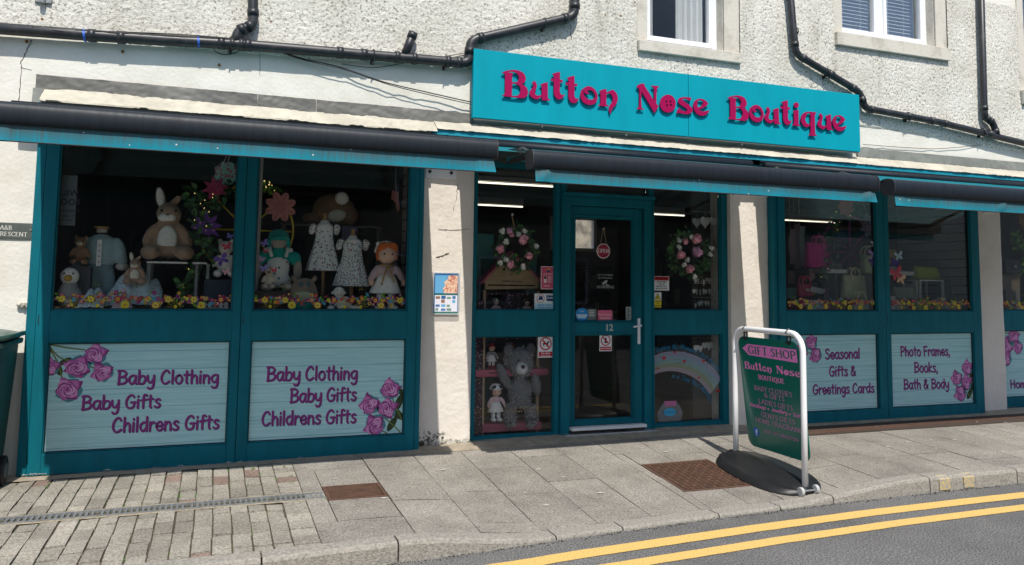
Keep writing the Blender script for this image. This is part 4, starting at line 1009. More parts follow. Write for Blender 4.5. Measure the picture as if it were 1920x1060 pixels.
# ---------------------------------------------------------------- shop interior
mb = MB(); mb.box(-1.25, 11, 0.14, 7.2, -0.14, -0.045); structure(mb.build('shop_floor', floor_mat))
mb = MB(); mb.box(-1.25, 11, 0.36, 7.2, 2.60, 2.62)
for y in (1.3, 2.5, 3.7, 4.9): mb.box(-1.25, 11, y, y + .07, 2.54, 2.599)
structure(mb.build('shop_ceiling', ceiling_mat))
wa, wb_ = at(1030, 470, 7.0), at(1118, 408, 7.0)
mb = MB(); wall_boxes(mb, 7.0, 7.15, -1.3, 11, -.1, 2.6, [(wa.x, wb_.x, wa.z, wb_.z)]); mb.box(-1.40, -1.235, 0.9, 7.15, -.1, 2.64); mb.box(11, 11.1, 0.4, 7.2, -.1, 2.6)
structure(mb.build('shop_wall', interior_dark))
mb = MB(); ring_boxes(mb, wa.x, wb_.x, wa.z, wb_.z, .06, 6.98, 7.08); xm = wa.x + (wb_.x - wa.x) * .42; mb.box(xm - .03, xm + .03, 6.98, 7.08, wa.z + .06, wb_.z - .06); mb.build('back_window', upvc, bld)
stone_rub = mat('rubble_stone', (0.36, 0.31, 0.24), 0.9, col2=(0.16, 0.145, 0.12), vscale=5, thr=(0.4, 0.6), bump=0.8, bscale=12)
mb = MB(); mb.box(2, 12, 10.5, 11, -.3, 5.2); mb.prism([(2.4, .9), (9, .9), (9, 1.45), (2.4, 1.5)], 9.6, 10.48, 1); mb.box(5.3, 5.6, 10.4, 10.49, 2.9, 3.6, 1)
t = mb.build('stone_house', [stone_rub, mat('grey_slate', (0.2, 0.21, 0.22), 0.7, var=0.3, vscale=12)]); tag(t, 'rubble stone house with grey lean to roof seen through the shop back window', 'house')
# partition with slat boards at the right of each bay
def slat_wall(name, X, y0, y1, face=-1):
    mb = MB(); z = 1.10
    while z < 2.44: mb.box(X, X + .02, y0, y1, z, min(2.44, z + .086), 0); z += .1
    mb.box(X + .0205, X + .03, y0, y1, 1.1, 2.44, 1); return mb.build(name, [slat_mat, black_rubber], bld)
slat_wall('slat_wall', 1.535, 0.065, 0.46); slat_wall('slat_wall', 7.905, 0.065, 1.05); 
# display decks
def deck(label, x0, x1, y0, y1, z):
    mb = MB(); mb.box(x0, x1, y0, y1, z - .03, z); t = mb.build('display_deck', mat('deck_board', (0.45, 0.43, 0.40), 0.7)); tag(t, label, 'display deck')
    m2 = MB(); m2.box(x0, x1, y0, y0 + .02, -0.02, z - .032); m2.box(x0, x1, y1 - .02, y1, -0.02, z - .032); m2.build('support_board', mat('deck_board', (0,) * 3), t); return t
DZ = 1.115
deck('dark display deck behind the left bay carrying the soft toys and baby clothes', -1.15, 1.53, 0.062, 0.95, DZ)
deck('dark display deck behind the right bay carrying the handbags', 5.30, 7.90, 0.062, 0.95, DZ)
deck('dark display deck behind the far right bay beside the third pillar', 8.50, 10.9, 0.062 + Y3, 1.1, DZ)
# ceiling tubes
lamp_mat = mat('lamp_tube', (1.0, 0.93, 0.74), 0.5, emit=1.7); fit = mat('lamp_body', (0.5, 0.5, 0.48), 0.5)
def tube_light(px0, py0, px1, py1, Y, label):
    a = at(px0, py0, Y); b = at(px1, py1, Y); z = (a.z + b.z) / 2
    mb = MB(); mb.tube([(a.x, Y, z), (b.x, Y, z)], .010, 8); t = mb.build('strip_light', lamp_mat); tag(t, label, 'strip light', 'lit strip lights on the shop ceiling')
    m2 = MB(); m2.box(a.x, b.x, Y - .03, Y + .03, z + .02, max(z + .06, 2.59)); m2.build('lamp_body', fit, t)
tube_light(870, 341, 1046, 350, 2.2, 'lit strip light highest behind the glass left of the door'); tube_light(870, 383, 980, 388, 4.3, 'shorter lit strip light above the flower wreath left of the door')
tube_light(1226, 362, 1285, 367, 2.6, 'lit strip light nearest the top right of the door'); tube_light(1215, 401, 1283, 405, 4.4, 'lit strip light just above the right hand wreath')
tube_light(1516, 379, 1660, 389, 2.6, 'lit strip light behind the ivy hoop in the handbag window'); tube_light(1462, 412, 1566, 418, 4.4, 'lower lit strip light behind the ivy in the handbag window')
# shelving along the back and sides
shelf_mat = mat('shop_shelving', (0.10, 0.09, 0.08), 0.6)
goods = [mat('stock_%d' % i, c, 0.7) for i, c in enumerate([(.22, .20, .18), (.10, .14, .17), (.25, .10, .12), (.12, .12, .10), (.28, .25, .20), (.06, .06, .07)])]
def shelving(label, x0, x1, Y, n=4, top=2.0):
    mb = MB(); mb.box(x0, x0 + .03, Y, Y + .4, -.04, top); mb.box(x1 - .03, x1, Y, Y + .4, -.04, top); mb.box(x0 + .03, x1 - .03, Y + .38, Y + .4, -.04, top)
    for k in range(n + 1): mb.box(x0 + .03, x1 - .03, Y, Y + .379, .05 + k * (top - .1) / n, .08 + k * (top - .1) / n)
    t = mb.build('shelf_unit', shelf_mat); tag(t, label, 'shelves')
    m2 = MB()
    for k in range(n):
        x = x0 + .06
        while x < x1 - .15:
            w = random.uniform(.06, .16); h = random.uniform(.1, .3) * (top / 2.0)
            m2.box(x, x + w, Y + .06, Y + .3, .081 + k * (top - .1) / n, .081 + k * (top - .1) / n + h, random.randrange(6)); x += w + random.uniform(.01, .06)
    m2.build('stock', goods, t, bevel=.004)
shelving('dark stocked shelves deep in the shop behind the left bay', -1.1, 1.2, 5.2); shelving('dark stocked shelves deep in the shop behind the door', 4.4, 6.6, 6.2, 4, 1.7)
shelving('dark stocked shelves deep in the shop behind the handbags', 7.2, 9.6, 5.6); shelving('low stocked shelves in the shop middle behind the left wreath', 1.9, 3.0, 3.4, 3, 1.5)
mb = MB(); mb.box(3.6, 5.0, 3.0, 3.6, -.04, .95); mb.box(3.55, 5.05, 2.95, 3.65, .951, .99); t = mb.build('shop_counter', mat('counter_wood', (0.14, 0.10, 0.07), 0.5)); tag(t, 'plain shop counter standing in the gloom behind the door', 'counter')
# ---------------------------------------------------------------- awnings
AP = 1.55
def awning(label, x0, x1, fx0, fx1, zt, arms, kinks=()):
    t = thing('awning', label, 'awning', ((x0 + x1) / 2, 0, 2.5), 'teal awnings over the shopfront'); ox, oz = t.location.x, t.location.z
    def B(mb, name, m, **k):
        mb.T = None
        for i, v in enumerate(mb.v): mb.v[i] = v - Vector((ox, 0, oz))
        return mb.build(name, m, t, **k)
    # front bar: rounded hood profile swept along x
    prof = [(-AP + .01, .0), (-AP - .045, -.008), (-AP - .070, -.028), (-AP - .078, -.06), (-AP - .076, -.100), (-AP - .062, -.128), (-AP - .03, -.131), (-AP + .03, -.130), (-AP + .06, -.10), (-AP + .06, -.015)]
    pr = crom(prof + [prof[0]], 3, True)[:-1]
    mb = MB(); k = len(pr); n = 12; V = []
    for i in range(n + 1):
        X = x0 + (x1 - x0) * i / n
        V += [(X, y, zt + z) for y, z in pr]
    mb.add(V, [(i * k + j, i * k + (j + 1) % k, (i + 1) * k + (j + 1) % k, (i + 1) * k + j) for i in range(n) for j in range(k)])
    B(mb, 'front_bar', bar_dark, smooth=True)
    for (X, s) in ((x0, -1), (x1, 1)):
        mb = MB(); big = [(-AP + (y + AP) * 1.05, z * 1.04 + .002) for y, z in pr]
        mb.add([(X + s * .0005, y, zt + z) for y, z in big] + [(X + s * .010, y, zt + z) for y, z in big], [tuple(range(k)) if s < 0 else tuple(reversed(range(k))), tuple(range(k, 2 * k)) if s > 0 else tuple(reversed(range(k, 2 * k)))] + [(j, (j + 1) % k, k + (j + 1) % k, k + j) for j in range(k)])
        B(mb, 'end_cap', cap_grey)
    # valance: hanging strip with small waves
    mb = MB(); n = int((x1 - x0) / .03); V = []; m = 6; vz0 = zt - .124; vz1 = zt - .222
    for i in range(n + 1):
        X = x0 + .02 + (x1 - x0 - .035) * i / n
        for j in range(m + 1):
            q = j / m; w = 0.008 * q * noise.noise((X * 3.2, x0, 0)) + .004 * q * noise.noise((X * 11, 1, 3)) + (0.012 * q if min(X - x0, x1 - X) < .12 else 0)
            sk = .018 * q * (1 if X > x1 - .1 else 0)
            for (kx, amp) in kinks: w += amp * math.exp(-((X - kx + q * .05) / .025) ** 2) * math.sin(q * 3.1)
            V.append((X + sk, -AP - .045 - w, vz0 + (vz1 - vz0) * q + .004 * q * noise.noise((X * 2, 5, 1))))
    mb.add(V, [(i * (m + 1) + j, i * (m + 1) + j + 1, (i + 1) * (m + 1) + j + 1, (i + 1) * (m + 1) + j) for i in range(n) for j in range(m)])
    va = B(mb, 'valance', valance_mat, smooth=True)
    for v in va.data.vertices: v.co += Vector((ox, 0, oz + 2.185 - vz0))
    va.location = (-ox, 0, -oz - 2.185 + vz0)
    mb = MB(); mb.box(x0 + .02, x1 - .012, -AP - .052, -AP - .04, vz0 - .001, vz0 + .012); mb.tube([(x0 + .02 + (x1 - x0 - .035) * i / 20, -AP - .045, vz1 - .001) for i in range(21)], .004, 6); B(mb, 'hem', mat('dark_hem', (0.03, 0.03, 0.03), 0.8))
    # fabric up to the roller
    mb = MB(); V = []; n, m = 20, 8
    for i in range(n + 1):
        for j in range(m + 1):
            q = j / m; V.append((fx0 + (fx1 - fx0) * i / n, -AP + .03 + (AP - .10) * q, zt - .012 + (2.545 - zt) * q - .02 * math.sin(math.pi * q)))
    mb.add(V, [(i * (m + 1) + j, (i + 1) * (m + 1) + j, (i + 1) * (m + 1) + j + 1, i * (m + 1) + j + 1) for i in range(n) for j in range(m)])
    B(mb, 'fabric', fabric_dark, smooth=True)
    mb = MB(); mb.tube([(fx0 - .02, -.115, 2.535), (fx1 + .02, -.115, 2.535)], .035, 14); B(mb, 'roller', bar_dark, smooth=True)
    mb = MB(); mb.box(fx0 - .16, fx1 + .14, -.100, -.057, 2.572, 2.588); mb.box(fx0 - .16, fx1 + .14, -.088, -.058, 2.545, 2.566); B(mb, 'rail', bar_dark)
    for (xm, xf) in arms:
        mb = MB(); el = Vector((xm + (xf - xm) * .5 + (-0.10 if xf > xm else .10), -AP * .5, 2.38))
        for a, b in ((Vector((xm, -.10, 2.43)), el), (el, Vector((xf, -AP + .05, zt - .06)))):
            d = (b - a).normalized(); s = Vector((-d.y, d.x, 0)) * .017; u = Vector((0, 0, .028))
            mb.add([a - s - u, a + s - u, a + s + u, a - s + u, b - s - u, b + s - u, b + s + u, b - s + u], [(3, 2, 1, 0), (4, 5, 6, 7), (0, 1, 5, 4), (1, 2, 6, 5), (2, 3, 7, 6), (3, 0, 4, 7)])
        mb.ell(el, (.035, .035, .032), seg=10, rings=6); mb.box(xm - .05, xm + .05, -.055 + .0, -.12, 2.40, 2.48)
        B(mb, 'arm', arm_mat)
    return t
AW1 = awning('teal awning at the left over the toy window, its dirty valance reaching the first pillar', -1.205, 1.697, -1.25, 1.652, 2.296, [(1.45, 1.62), (-0.9, -1.1)])
AW2 = awning('middle teal awning over the door and wreaths with a creased valance corner', 1.962, 4.925, 1.93, 4.83, 2.252, [(2.16, 2.05), (4.62, 4.83)], ((2.08, .02), (4.86, .02)))
awning('right teal awning over the handbag window, its valance running off the right edge', 5.095, 9.2, 5.03, 9.1, 2.235, [(5.3, 5.2), (8.8, 9.0)], ((6.35, .018),))
def shoulder(label_x, px0, py0, px1, py1, Y, parent):
    a, b = at(px0, py0, Y), at(px1, py1, Y); mb = MB(); q = parent.location; s = Vector((0, .016, 0)); u = Vector((0, 0, .026))
    mb.add([v - q for v in (a - s - u, a + s - u, a + s + u, a - s + u, b - s - u, b + s - u, b + s + u, b - s + u)], [(3, 2, 1, 0), (4, 5, 6, 7), (0, 1, 5, 4), (1, 2, 6, 5), (2, 3, 7, 6), (3, 0, 4, 7)]); mb.build('arm', arm_mat, parent)
shoulder(0, 905, 280, 950, 303, -.16, AW1); shoulder(0, 956, 303, 1012, 287, -.16, AW2)
# white bracket plates with bolts at the pillar heads
for (pa, pb, lab) in (((799, 316), (856, 336), 'white bolted plate at the head of the left pillar'), ((1376, 360), (1440, 370), 'white bolted plate at the head of the middle pillar'), ((1845, 393), (1866, 401), 'white plate at the head of the pillar on the right edge')):
    a = at(*pa, YW - .012); b = at(*pb, YW - .012); mb = MB(); mb.box(a.x, b.x, YW - .012, YW + .01, min(a.z, b.z) - .005, 2.42); t = mb.build('bracket_plate', white_paint, bevel=.002); tag(t, lab, 'bracket plate')
    bz = min(a.z, b.z) + .05
    for f in (.12, .82):
        x = a.x + (b.x - a.x) * f; m2 = MB(); m2.tube([(x, YW - .012, bz), (x, YW - .026, bz)], .014, 6); m2.build('bolt', black_plastic, t)
# ---------------------------------------------------------------- signboard
YS = -0.03
a = at(888.5, 92, YS); b = at(1613.5, 283.5, YS); SX0, SX1, SZ0, SZ1 = a.x, b.x, 2.775, 3.386
sg = thing('shop_sign', 'long turquoise signboard with raised magenta lettering above the door', 'signboard', ((SX0 + SX1) / 2, YS, SZ0)); so_ = sg.location.copy()
def SB(mb, name, m, **k):
    for i, v in enumerate(mb.v): mb.v[i] = v - so_
    return mb.build(name, m, sg, **k)
xm = at(1291, 200, YS).x
for (xa, xb_) in ((SX0, xm - .002), (xm + .002, SX1)):
    mb = MB(); mb.box(xa, xb_, YS, YS + .05, SZ0, SZ1); SB(mb, 'board', teal_sign, bevel=.003)
mb = MB(); mb.box(SX0 + .05, SX1 - .05, YS + .051, YW - .02, SZ0 + .05, SZ0 + .09); mb.box(SX0 + .05, SX1 - .05, YS + .051, YW - .02, SZ1 - .09, SZ1 - .05); mb.box(SX0 + .02, SX1 - .02, YS + .008, YS + .05, SZ0 - .012, SZ0 - .001); SB(mb, 'batten', mat('grey_batten', (0.2, 0.2, 0.19), 0.7))
GL = {
'B': ([(130,195),(200,160),(280,140),(380,130),(480,140),(560,170),(620,215),(655,290),(660,340),(645,390),(600,430),(560,445),(620,470),(670,515),(700,575),(708,630),(700,680),(670,725),(620,750),(570,757),(520,752),(350,735),(220,715),(150,712),(145,690),(175,680),(190,665),(200,640),(203,230),(185,215),(160,205)],
      [[(245,185),(330,168),(410,180),(470,215),(505,270),(512,310),(500,360),(470,395),(430,405),(357,403),(357,240),(382,212),(350,197),(300,188)], [(357,437),(420,437),(480,455),(525,495),(545,550),(545,600),(525,650),(490,690),(450,707),(400,708),(350,705)]], 11.775, (930, 120)),
'u': ([(790,425),(848,373),(880,410),(905,460),(900,510),(880,560),(862,610),(860,650),(875,680),(905,698),(945,700),(990,690),(1012,682),(1012,490),(995,472),(975,465),(1020,437),(1080,418),(1143,408),(1145,750),(1155,772),(1192,790),(1188,812),(1015,797),(1015,720),(960,755),(905,785),(850,770),(790,735),(750,690),(738,650),(745,610),(770,575),(805,540),(825,500),(825,470),(815,445)], [], 11.775, (930, 120)),
't': ([(150,195),(200,170),(260,155),(320,145),(320,318),(382,322),(378,375),(318,368),(318,570),(325,610),(345,640),(375,655),(405,645),(425,628),(405,680),(370,725),(335,742),(300,750),(255,735),(220,700),(195,650),(187,600),(190,352),(128,345),(132,292),(190,298),(190,225),(175,208)], [], 11.775, (1050, 130)),
'o': ([(518,412),(480,460),(458,520),(452,590),(465,650),(500,710),(550,755),(600,778),(660,788),(720,780),(770,755),(805,715),(825,660),(832,600),(822,540),(795,480),(755,430),(700,392),(640,374),(590,380),(550,400),(528,435),(522,470),(530,505),(555,535),(590,548),(620,548),(650,540),(625,520),(610,500),(610,478),(625,462),(670,460),(710,475),(745,510),(770,555),(778,600),(765,640),(735,665),(690,675),(640,668),(590,645),(550,605),(525,560),(515,510),(512,455)], [], 11.775, (1050, 130)),
'n': ([(862,490),(900,465),(960,445),(1022,433),(1022,510),(1085,485),(1130,465),(1162,450),(1200,475),(1240,520),(1268,580),(1278,640),(1272,700),(1250,755),(1215,810),(1170,850),(1140,890),(1125,940),(1118,985),(1095,950),(1080,900),(1085,850),(1110,790),(1145,740),(1165,690),(1165,640),(1150,585),(1120,545),(1090,530),(1060,540),(1025,548),(1022,770),(1035,790),(1072,800),(1065,825),(850,803),(855,785),(885,775),(897,750),(897,520),(885,500)], [], 11.775, (1050, 130)),
'N': ([(125,200),(150,170),(195,152),(247,150),(255,190),(412,440),(413,245),(400,215),(374,205),(376,183),(490,192),(486,212),(462,224),(455,260),(447,485),(488,520),(418,635),(202,275),(196,400),(205,540),(216,562),(243,570),(238,585),(128,572),(130,556),(155,548),(165,520),(170,260),(158,232),(130,212)], [], 8.831, (1180, 140)),
'O': ([(640 + 130 * math.cos(2 * math.pi * i / 36), 480 + 147 * math.sin(2 * math.pi * i / 36)) for i in range(36)], [[(c[0] + 16 * math.cos(2 * math.pi * i / 10), c[1] + 20 * math.sin(2 * math.pi * i / 10)) for i in range(10)] for c in ((615, 450), (682, 447), (625, 510), (690, 503))], 8.831, (1180, 140)),
's': ([(1025,378),(1020,430),(985,425),(940,405),(900,400),(882,412),(895,440),(940,470),(1000,510),(1040,555),(1050,590),(1040,625),(1005,648),(950,658),(880,648),(820,632),(790,650),(790,620),(800,590),(835,548),(845,580),(880,600),(930,610),(960,605),(962,580),(940,555),(890,525),(835,490),(808,450),(812,415),(840,385),(890,373),(950,375),(990,380)], [], 8.831, (1180, 140)),
'e': ([(1328,590),(1310,630),(1265,668),(1210,683),(1160,675),(1110,640),(1075,585),(1060,520),(1070,465),(1100,425),(1140,403),(1180,398),(1230,410),(1275,440),(1308,480),(1275,520),(1220,555),(1155,580),(1175,600),(1215,612),(1260,605)], [[(1145,425),(1175,422),(1205,435),(1228,460),(1220,495),(1190,525),(1150,545),(1135,540),(1125,500),(1128,455)]], 8.831, (1180, 140)),
'i': ([(270,400),(310,378),(378,366),(380,630),(390,650),(413,658),(408,678),(265,660),(268,643),(288,632),(293,605),(293,425),(283,410)], [], 10.093, (1460, 170)),
'j': ([(337 + 45 * math.cos(2 * math.pi * i / 20), 277 + 53 * math.sin(2 * math.pi * i / 20)) for i in range(20)], [], 10.093, (1460, 170)),
'q': ([(715,415),(710,435),(692,450),(685,480),(692,815),(702,838),(722,845),(718,863),(575,848),(580,830),(600,820),(607,795),(607,655),(575,675),(530,697),(485,675),(445,630),(425,580),(425,520),(445,460),(490,418),(545,402),(610,402),(660,408)], [[(605,440),(585,428),(555,430),(525,455),(508,500),(505,560),(520,605),(550,632),(580,635),(605,620)]], 10.093, (1460, 170)),
}
YL = YS - 0.026
def glyph_world(ch):
    out, holes, sc, og = GL[ch]
    f = lambda p: (lambda q: (q.x, q.z))(at(og[0] + p[0] / sc, og[1] + p[1] / sc, YL))
    return [f(p) for p in out], [[f(p) for p in h] for h in holes]
GW = {ch: glyph_world(ch) for ch in GL}
def anchor(zoom, p): return at(zoom[1][0] + p[0] / zoom[0], zoom[1][1] + p[1] / zoom[0], YL)
Z1, Z2, Z3, Z4, Z5 = (11.775, (930, 120)), (11.775, (1050, 130)), (8.831, (1180, 140)), (11.775, (1350, 160)), (10.093, (1460, 170))
PLACE = [('B', Z1, (145, 690), (145, 690)), ('u', Z1, (848, 373), (848, 373)), ('t', Z1, (1218, 378), (128, 345)), ('t', Z2, (128, 345), (128, 345)), ('o', Z2, (518, 412), (518, 412)), ('n', Z2, (862, 490), (862, 490)),
    ('N', Z3, (128, 572), (128, 572)), ('O', Z3, (770, 480), (770, 480)), ('s', Z3, (1025, 378), (1025, 378)), ('e', Z3, (1328, 590), (1328, 590)),
    ('B', Z4, (188, 730), (145, 690)), ('o', Z4, (700, 470), (518, 412)), ('u', Z4, (1062, 475), (848, 373)), ('t', Z5, (42, 340), (128, 345)), ('i', Z5, (270, 400), (270, 400)), ('j', Z5, (382, 277), (382, 277)), ('q', Z5, (715, 415), (715, 415)), ('u', Z5, (800, 428), (848, 373)), ('e', Z5, (1285, 668), (1328, 590))]
for ch, zm, p, ref in PLACE:
    tgt = anchor(zm, p); out, holes = GW[ch]; og = GL[ch][3]; sc = GL[ch][2]
    r0 = at(og[0] + ref[0] / sc, og[1] + ref[1] / sc, YL); dx, dz = tgt.x - r0.x, tgt.z - r0.z
    o2 = [(x + dx, z + dz) for x, z in out]; h2 = [[(x + dx, z + dz) for x, z in h] for h in holes]
    mb = MB(); mb.prism(o2, YL, YL + .010, 0, h2)
    SB(mb, 'letter', magenta)
for (px, py) in ((1017, 237), (1175, 253), (1392, 271)):
    mb = MB(); c = at(px, py, -.02); mb.tube([c, c + Vector((0, .05, 0))], .008, 6); SB(mb, 'screw', steel_grey)
# ---------------------------------------------------------------- pipes and cables
YP = YW - 0.075
def pipe_run(parent, pts, r, name='pipe', collars=True, Y=YP):
    P = [at(px, py, Y) for px, py in pts]
    # round the corners
    Q = [P[0]]
    for i in range(1, len(P) - 1):
        a, b, c = P[i - 1], P[i], P[i + 1]; k = min(.07, (a - b).length * .4, (c - b).length * .4); p0 = b + (a - b).normalized() * k; p1 = b + (c - b).normalized() * k
        for t in (0, .25, .5, .75, 1): Q.append(p0 * (1 - t) ** 2 + b * 2 * t * (1 - t) + p1 * t * t)
    Q.append(P[-1]); mb = MB(); mb.tube(Q, r, 16)
    if collars:
        for i in range(1, len(P) - 1):
            for o_ in (P[i - 1], P[i + 1]):
                d = (o_ - P[i]); L_ = d.length; d.normalize()
                if L_ > .12: mb.tube([P[i] + d * .072, P[i] + d * .125], r * 1.14, 16)
    return mb.build(name, pipe_black, parent, smooth=True)
def pipe_clip(parent, px, py, r):
    c = at(px, py, YP); mb = MB()
    mb.tube([c + Vector((0, (r + .004) * math.cos(t), (r + .004) * math.sin(t))) for t in [2 * math.pi * i / 14 for i in range(15)]], .007, 6); mb.box(c.x - .012, c.x + .012, YP + r, YW + .0, c.z - r - .02, c.z - r + .012); mb.tube([c + Vector((0, .0, -r)), c + Vector((-.01, -.02, -r - .035))], .006, 6); mb.build('pipe_clip', pipe_black, parent)
p1 = thing('waste_pipe', 'thick black waste pipe running level from the left edge then stepping up beside the signboard', 'pipe', at(440, 85, YP))
inv = lambda o, t: setattr(o, 'location', -t.location)
def fixkids(t):
    for c in t.children: c.location = c.location - t.location
pipe_run(p1, [(-420, 22), (200, 69), (440, 83), (660, 101), (880, 119), (882, 76), (1077, 31), (1086, -220)], .043)
pipe_run(p1, [(471, -220), (475, 47), (447, 58), (440, 83)], .040); pipe_run(p1, [(775, 62), (758, 106)], .036, collars=False)
for px, py in ((431, 82.5), (448, 84), (740, 107), (772, 110), (835, 115.3)):
    mb = MB(); a = at(px, py, YP); b = at(px + 9, py + .8, YP); mb.tube([a, b], .050, 16); mb.build('coupling', pipe_black, p1, smooth=True)
mb = MB(); mb.tube([at(775, 62, YP), at(771, 72, YP)], .042, 14); mb.build('coupling', pipe_black, p1, smooth=True)
for px, py in ((432, 82), (700, 104), (836, 115), (1020, 44)): pipe_clip(p1, px, py, .043)
mb = MB(); tape = mat('blue_tape', (0.03, 0.12, 0.5), 0.5)
for px, py in ((156, 66.4), (370, 79)):
    a = at(px, py, YP); mb.tube([a, a + Vector((.018, 0, .002))], .046, 14)
mb.build('tape', tape, p1); fixkids(p1)
p2 = thing('rainwater_pipe', 'black rainwater pipe stepping down past the right end of the signboard to the right edge', 'pipe', at(1492, 98, YP))
pipe_run(p2, [(1464, -200), (1492, 101), (1612, 173), (1621, 203), (1760, 229), (1980, 284)], .036)
pipe_run(p2, [(1834, -200), (1846, 219), (1862, 231), (1869, 254)], .036)
for px, py in ((1553, 137), (1700, 217.5), (1853, 251)): 
    mb = MB(); a = at(px, py, YP); b = at(px + 8, py + (4.6 if px < 1600 else 1.9), YP); mb.tube([a, b], .043, 14); mb.build('coupling', pipe_black, p2, smooth=True)
for px, py in ((1550, 136), (1703, 218), (1842, 248), (1492, 60)): pipe_clip(p2, px, py, .036)
fixkids(p2)
cable_mat = mat('black_cable', (0.02, 0.02, 0.02), 0.6)
def cable(label, pts, r=.004, Y=None, group=None, sag=0):
    P = crom([(p[0], p[1]) for p in pts], 8); W = [at(p[0], p[1], (Y if Y is not None else YW - .03) + .012 * noise.noise((p[0] * .05, r * 900, 0))) for p in P]
    mb = MB(); mb.tube(W, r, 6); t = mb.build('cable', cable_mat); tag(t, label, 'cable', group); return t
cable('thin black cable lying along the top of the level pipe from the left edge', [(-20, 42), (20, 46), (60, 50), (125, 55), (200, 59), (320, 64), (420, 71), (480, 79)], .0045, YP - .02)
cable('second thin cable wavering under the first along the level pipe', [(60, 51), (130, 60), (155, 57), (240, 63), (330, 68), (395, 70), (440, 73)], .0035, YP - .04)
cable('black cable sloping down from the pipe elbow to the signboard corner', [(440, 73), (487, 81), (560, 108), (640, 127), (720, 154), (800, 173), (884, 192)], .005, YW - .05)
cable('black cable just below the sloping one, ending behind the signboard', [(480, 79), (560, 110), (650, 132), (740, 162), (884, 196)], .004, YW - .06)
cable('loose cable loop hanging under the pipe elbow at left', [(470, 32), (455, 55), (428, 72), (400, 88), (415, 102), (440, 100), (455, 88)], .0035, YW - .035)
cable('slack cable hanging between the pipe stub and the signboard', [(640, 120), (700, 127), (760, 118), (800, 112), (880, 98)], .0035, YW - .03)
cable('thin cable running level from the signboard end along the right wall', [(1618, 271), (1700, 277), (1760, 279), (1840, 272)], .003, YW - .02)
mb = MB(); c = at(80, -2, YW - .03); mb.box(c.x - .05, c.x + .06, YW - .035, YW - .012, c.z - .03, c.z + .1); mb.tube([(c.x, YW - .05, c.z - .04), (c.x, YW - .05, c.z + .1)], .02, 10); t = mb.build('wall_bracket', steel_grey, bevel=.003); tag(t, 'small grey bracket on the roughcast at the top left of the picture', 'bracket')
# ---------------------------------------------------------------- nameplate, hook, leaflet holder
a = at(-30, 416, YW - .012); b = at(62, 449, YW - .012); mb = MB(); mb.box(a.x, b.x, YW - .012, YW - .001, b.z, a.z)
t = mb.build('nameplate', mat('slate_plate', (0.10, 0.115, 0.105), 0.35, var=0.5, vscale=3), bevel=.002); tag(t, 'dark slate nameplate with white capitals on the white wall by the left edge', 'nameplate')
pl = wall_plane(YW - .012); mb = MB(); c = at(0, 428, YW - .012); d_ = at(22, 431, YW - .012)
text_strokes(mb, pl, 'A&B', c.x, at(0, 430.5, YW - .012).z, d_.x, at(22, 431.5, YW - .012).z, .030, SERIF, 1.4, 0, .001, serif=True)
c = at(-8, 442, YW - .012); d_ = at(51, 444, YW - .012); text_strokes(mb, pl, 'CRESCENT', c.x, c.z, d_.x, d_.z, .030, SERIF, 1.4, 0, .001, serif=True); mb.build('lettering', mat('plate_lettering', (0.7, 0.68, 0.62), 0.6), t)
mb = MB(); c = at(57.5, 432, YW - .014); mb.ell(c, (.007, .005, .007), seg=8, rings=6); mb.build('screw', steel_grey, t)
mb = MB(); c = at(44, 572, YW); mb.box(c.x - .025, c.x + .03, YW - .03, YW - .001, c.z - .018, c.z + .018); mb.ell((c.x - .022, YW - .02, c.z), (.018, .018, .018), seg=10, rings=8); mb.tube([(c.x + .01, YW - .03, c.z), (c.x + .01, YW - .045, c.z)], .008, 8); t = mb.build('wall_catch', mat('worn_metal', (0.45, 0.42, 0.36), 0.5, metal=.3), bevel=.003); tag(t, 'small worn metal catch on the white wall above the bin', 'door catch')
Yh = YW - .03; a = at(812.5, 510, Yh); b = at(861.5, 590, Yh); t = thing('leaflet_holder', 'clear plastic holder with a folded map leaflet on the left pillar', 'leaflet holder', (a.x, Yh, b.z)); q = t.location.copy()
mb = MB(); mb.box(a.x, b.x, Yh + .014, YW + .002, b.z, a.z - .003); mb.box(a.x - .002, a.x + .004, Yh - .006, Yh + .013, b.z, a.z); mb.box(b.x - .004, b.x + .002, Yh - .006, Yh + .013, b.z, a.z); mb.box(a.x + .005, b.x - .005, Yh - .012, Yh + .013, b.z, b.z + .012)
for i, v in enumerate(mb.v): mb.v[i] = v - q
mb.build('holder', clear_mat('clear_acrylic', (0.75, 0.8, 0.8), 0.35), t)
pl = wall_plane(Yh + .010); mb = MB(); W_, H_ = b.x - a.x, a.z - b.z; rx = lambda f: a.x + W_ * (.05 + .9 * f); rz = lambda f: b.z + H_ * (.03 + .94 * f)
lm = [ink('map_' + n, *c) for n, c in (('blue', (104, 170, 214)), ('land', (232, 196, 168)), ('road', (196, 70, 60)), ('white', (226, 226, 236)), ('green', (38, 110, 90)), ('navy', (44, 96, 150)), ('photo_a', (120, 150, 130)), ('photo_b', (150, 110, 90)), ('photo_c', (80, 120, 170)))]
flat(mb, pl, rect(rx(0), rx(1), rz(0), rz(1)), 5, 0); flat(mb, pl, rect(rx(.04), rx(.97), rz(.50), rz(.95)), 1, .0006); flat(mb, pl, [(rx(.04), rz(.5)), (rx(.42), rz(.5)), (rx(.36), rz(.62)), (rx(.46), rz(.7)), (rx(.40), rz(.78)), (rx(.55), rz(.85)), (rx(.6), rz(.95)), (rx(.04), rz(.95))], 0, .0012)
for i in range(16):
    x, z = random.uniform(.4, .9), random.uniform(.52, .92); P = [(rx(x), rz(z))]
    for k in range(4): x = min(.96, max(.3, x + random.uniform(-.12, .14))); z = min(.94, max(.51, z + random.uniform(-.09, .09))); P.append((rx(x), rz(z)))
    stem2d(mb, pl, P, .002, 2, .0018 + i * .0001)
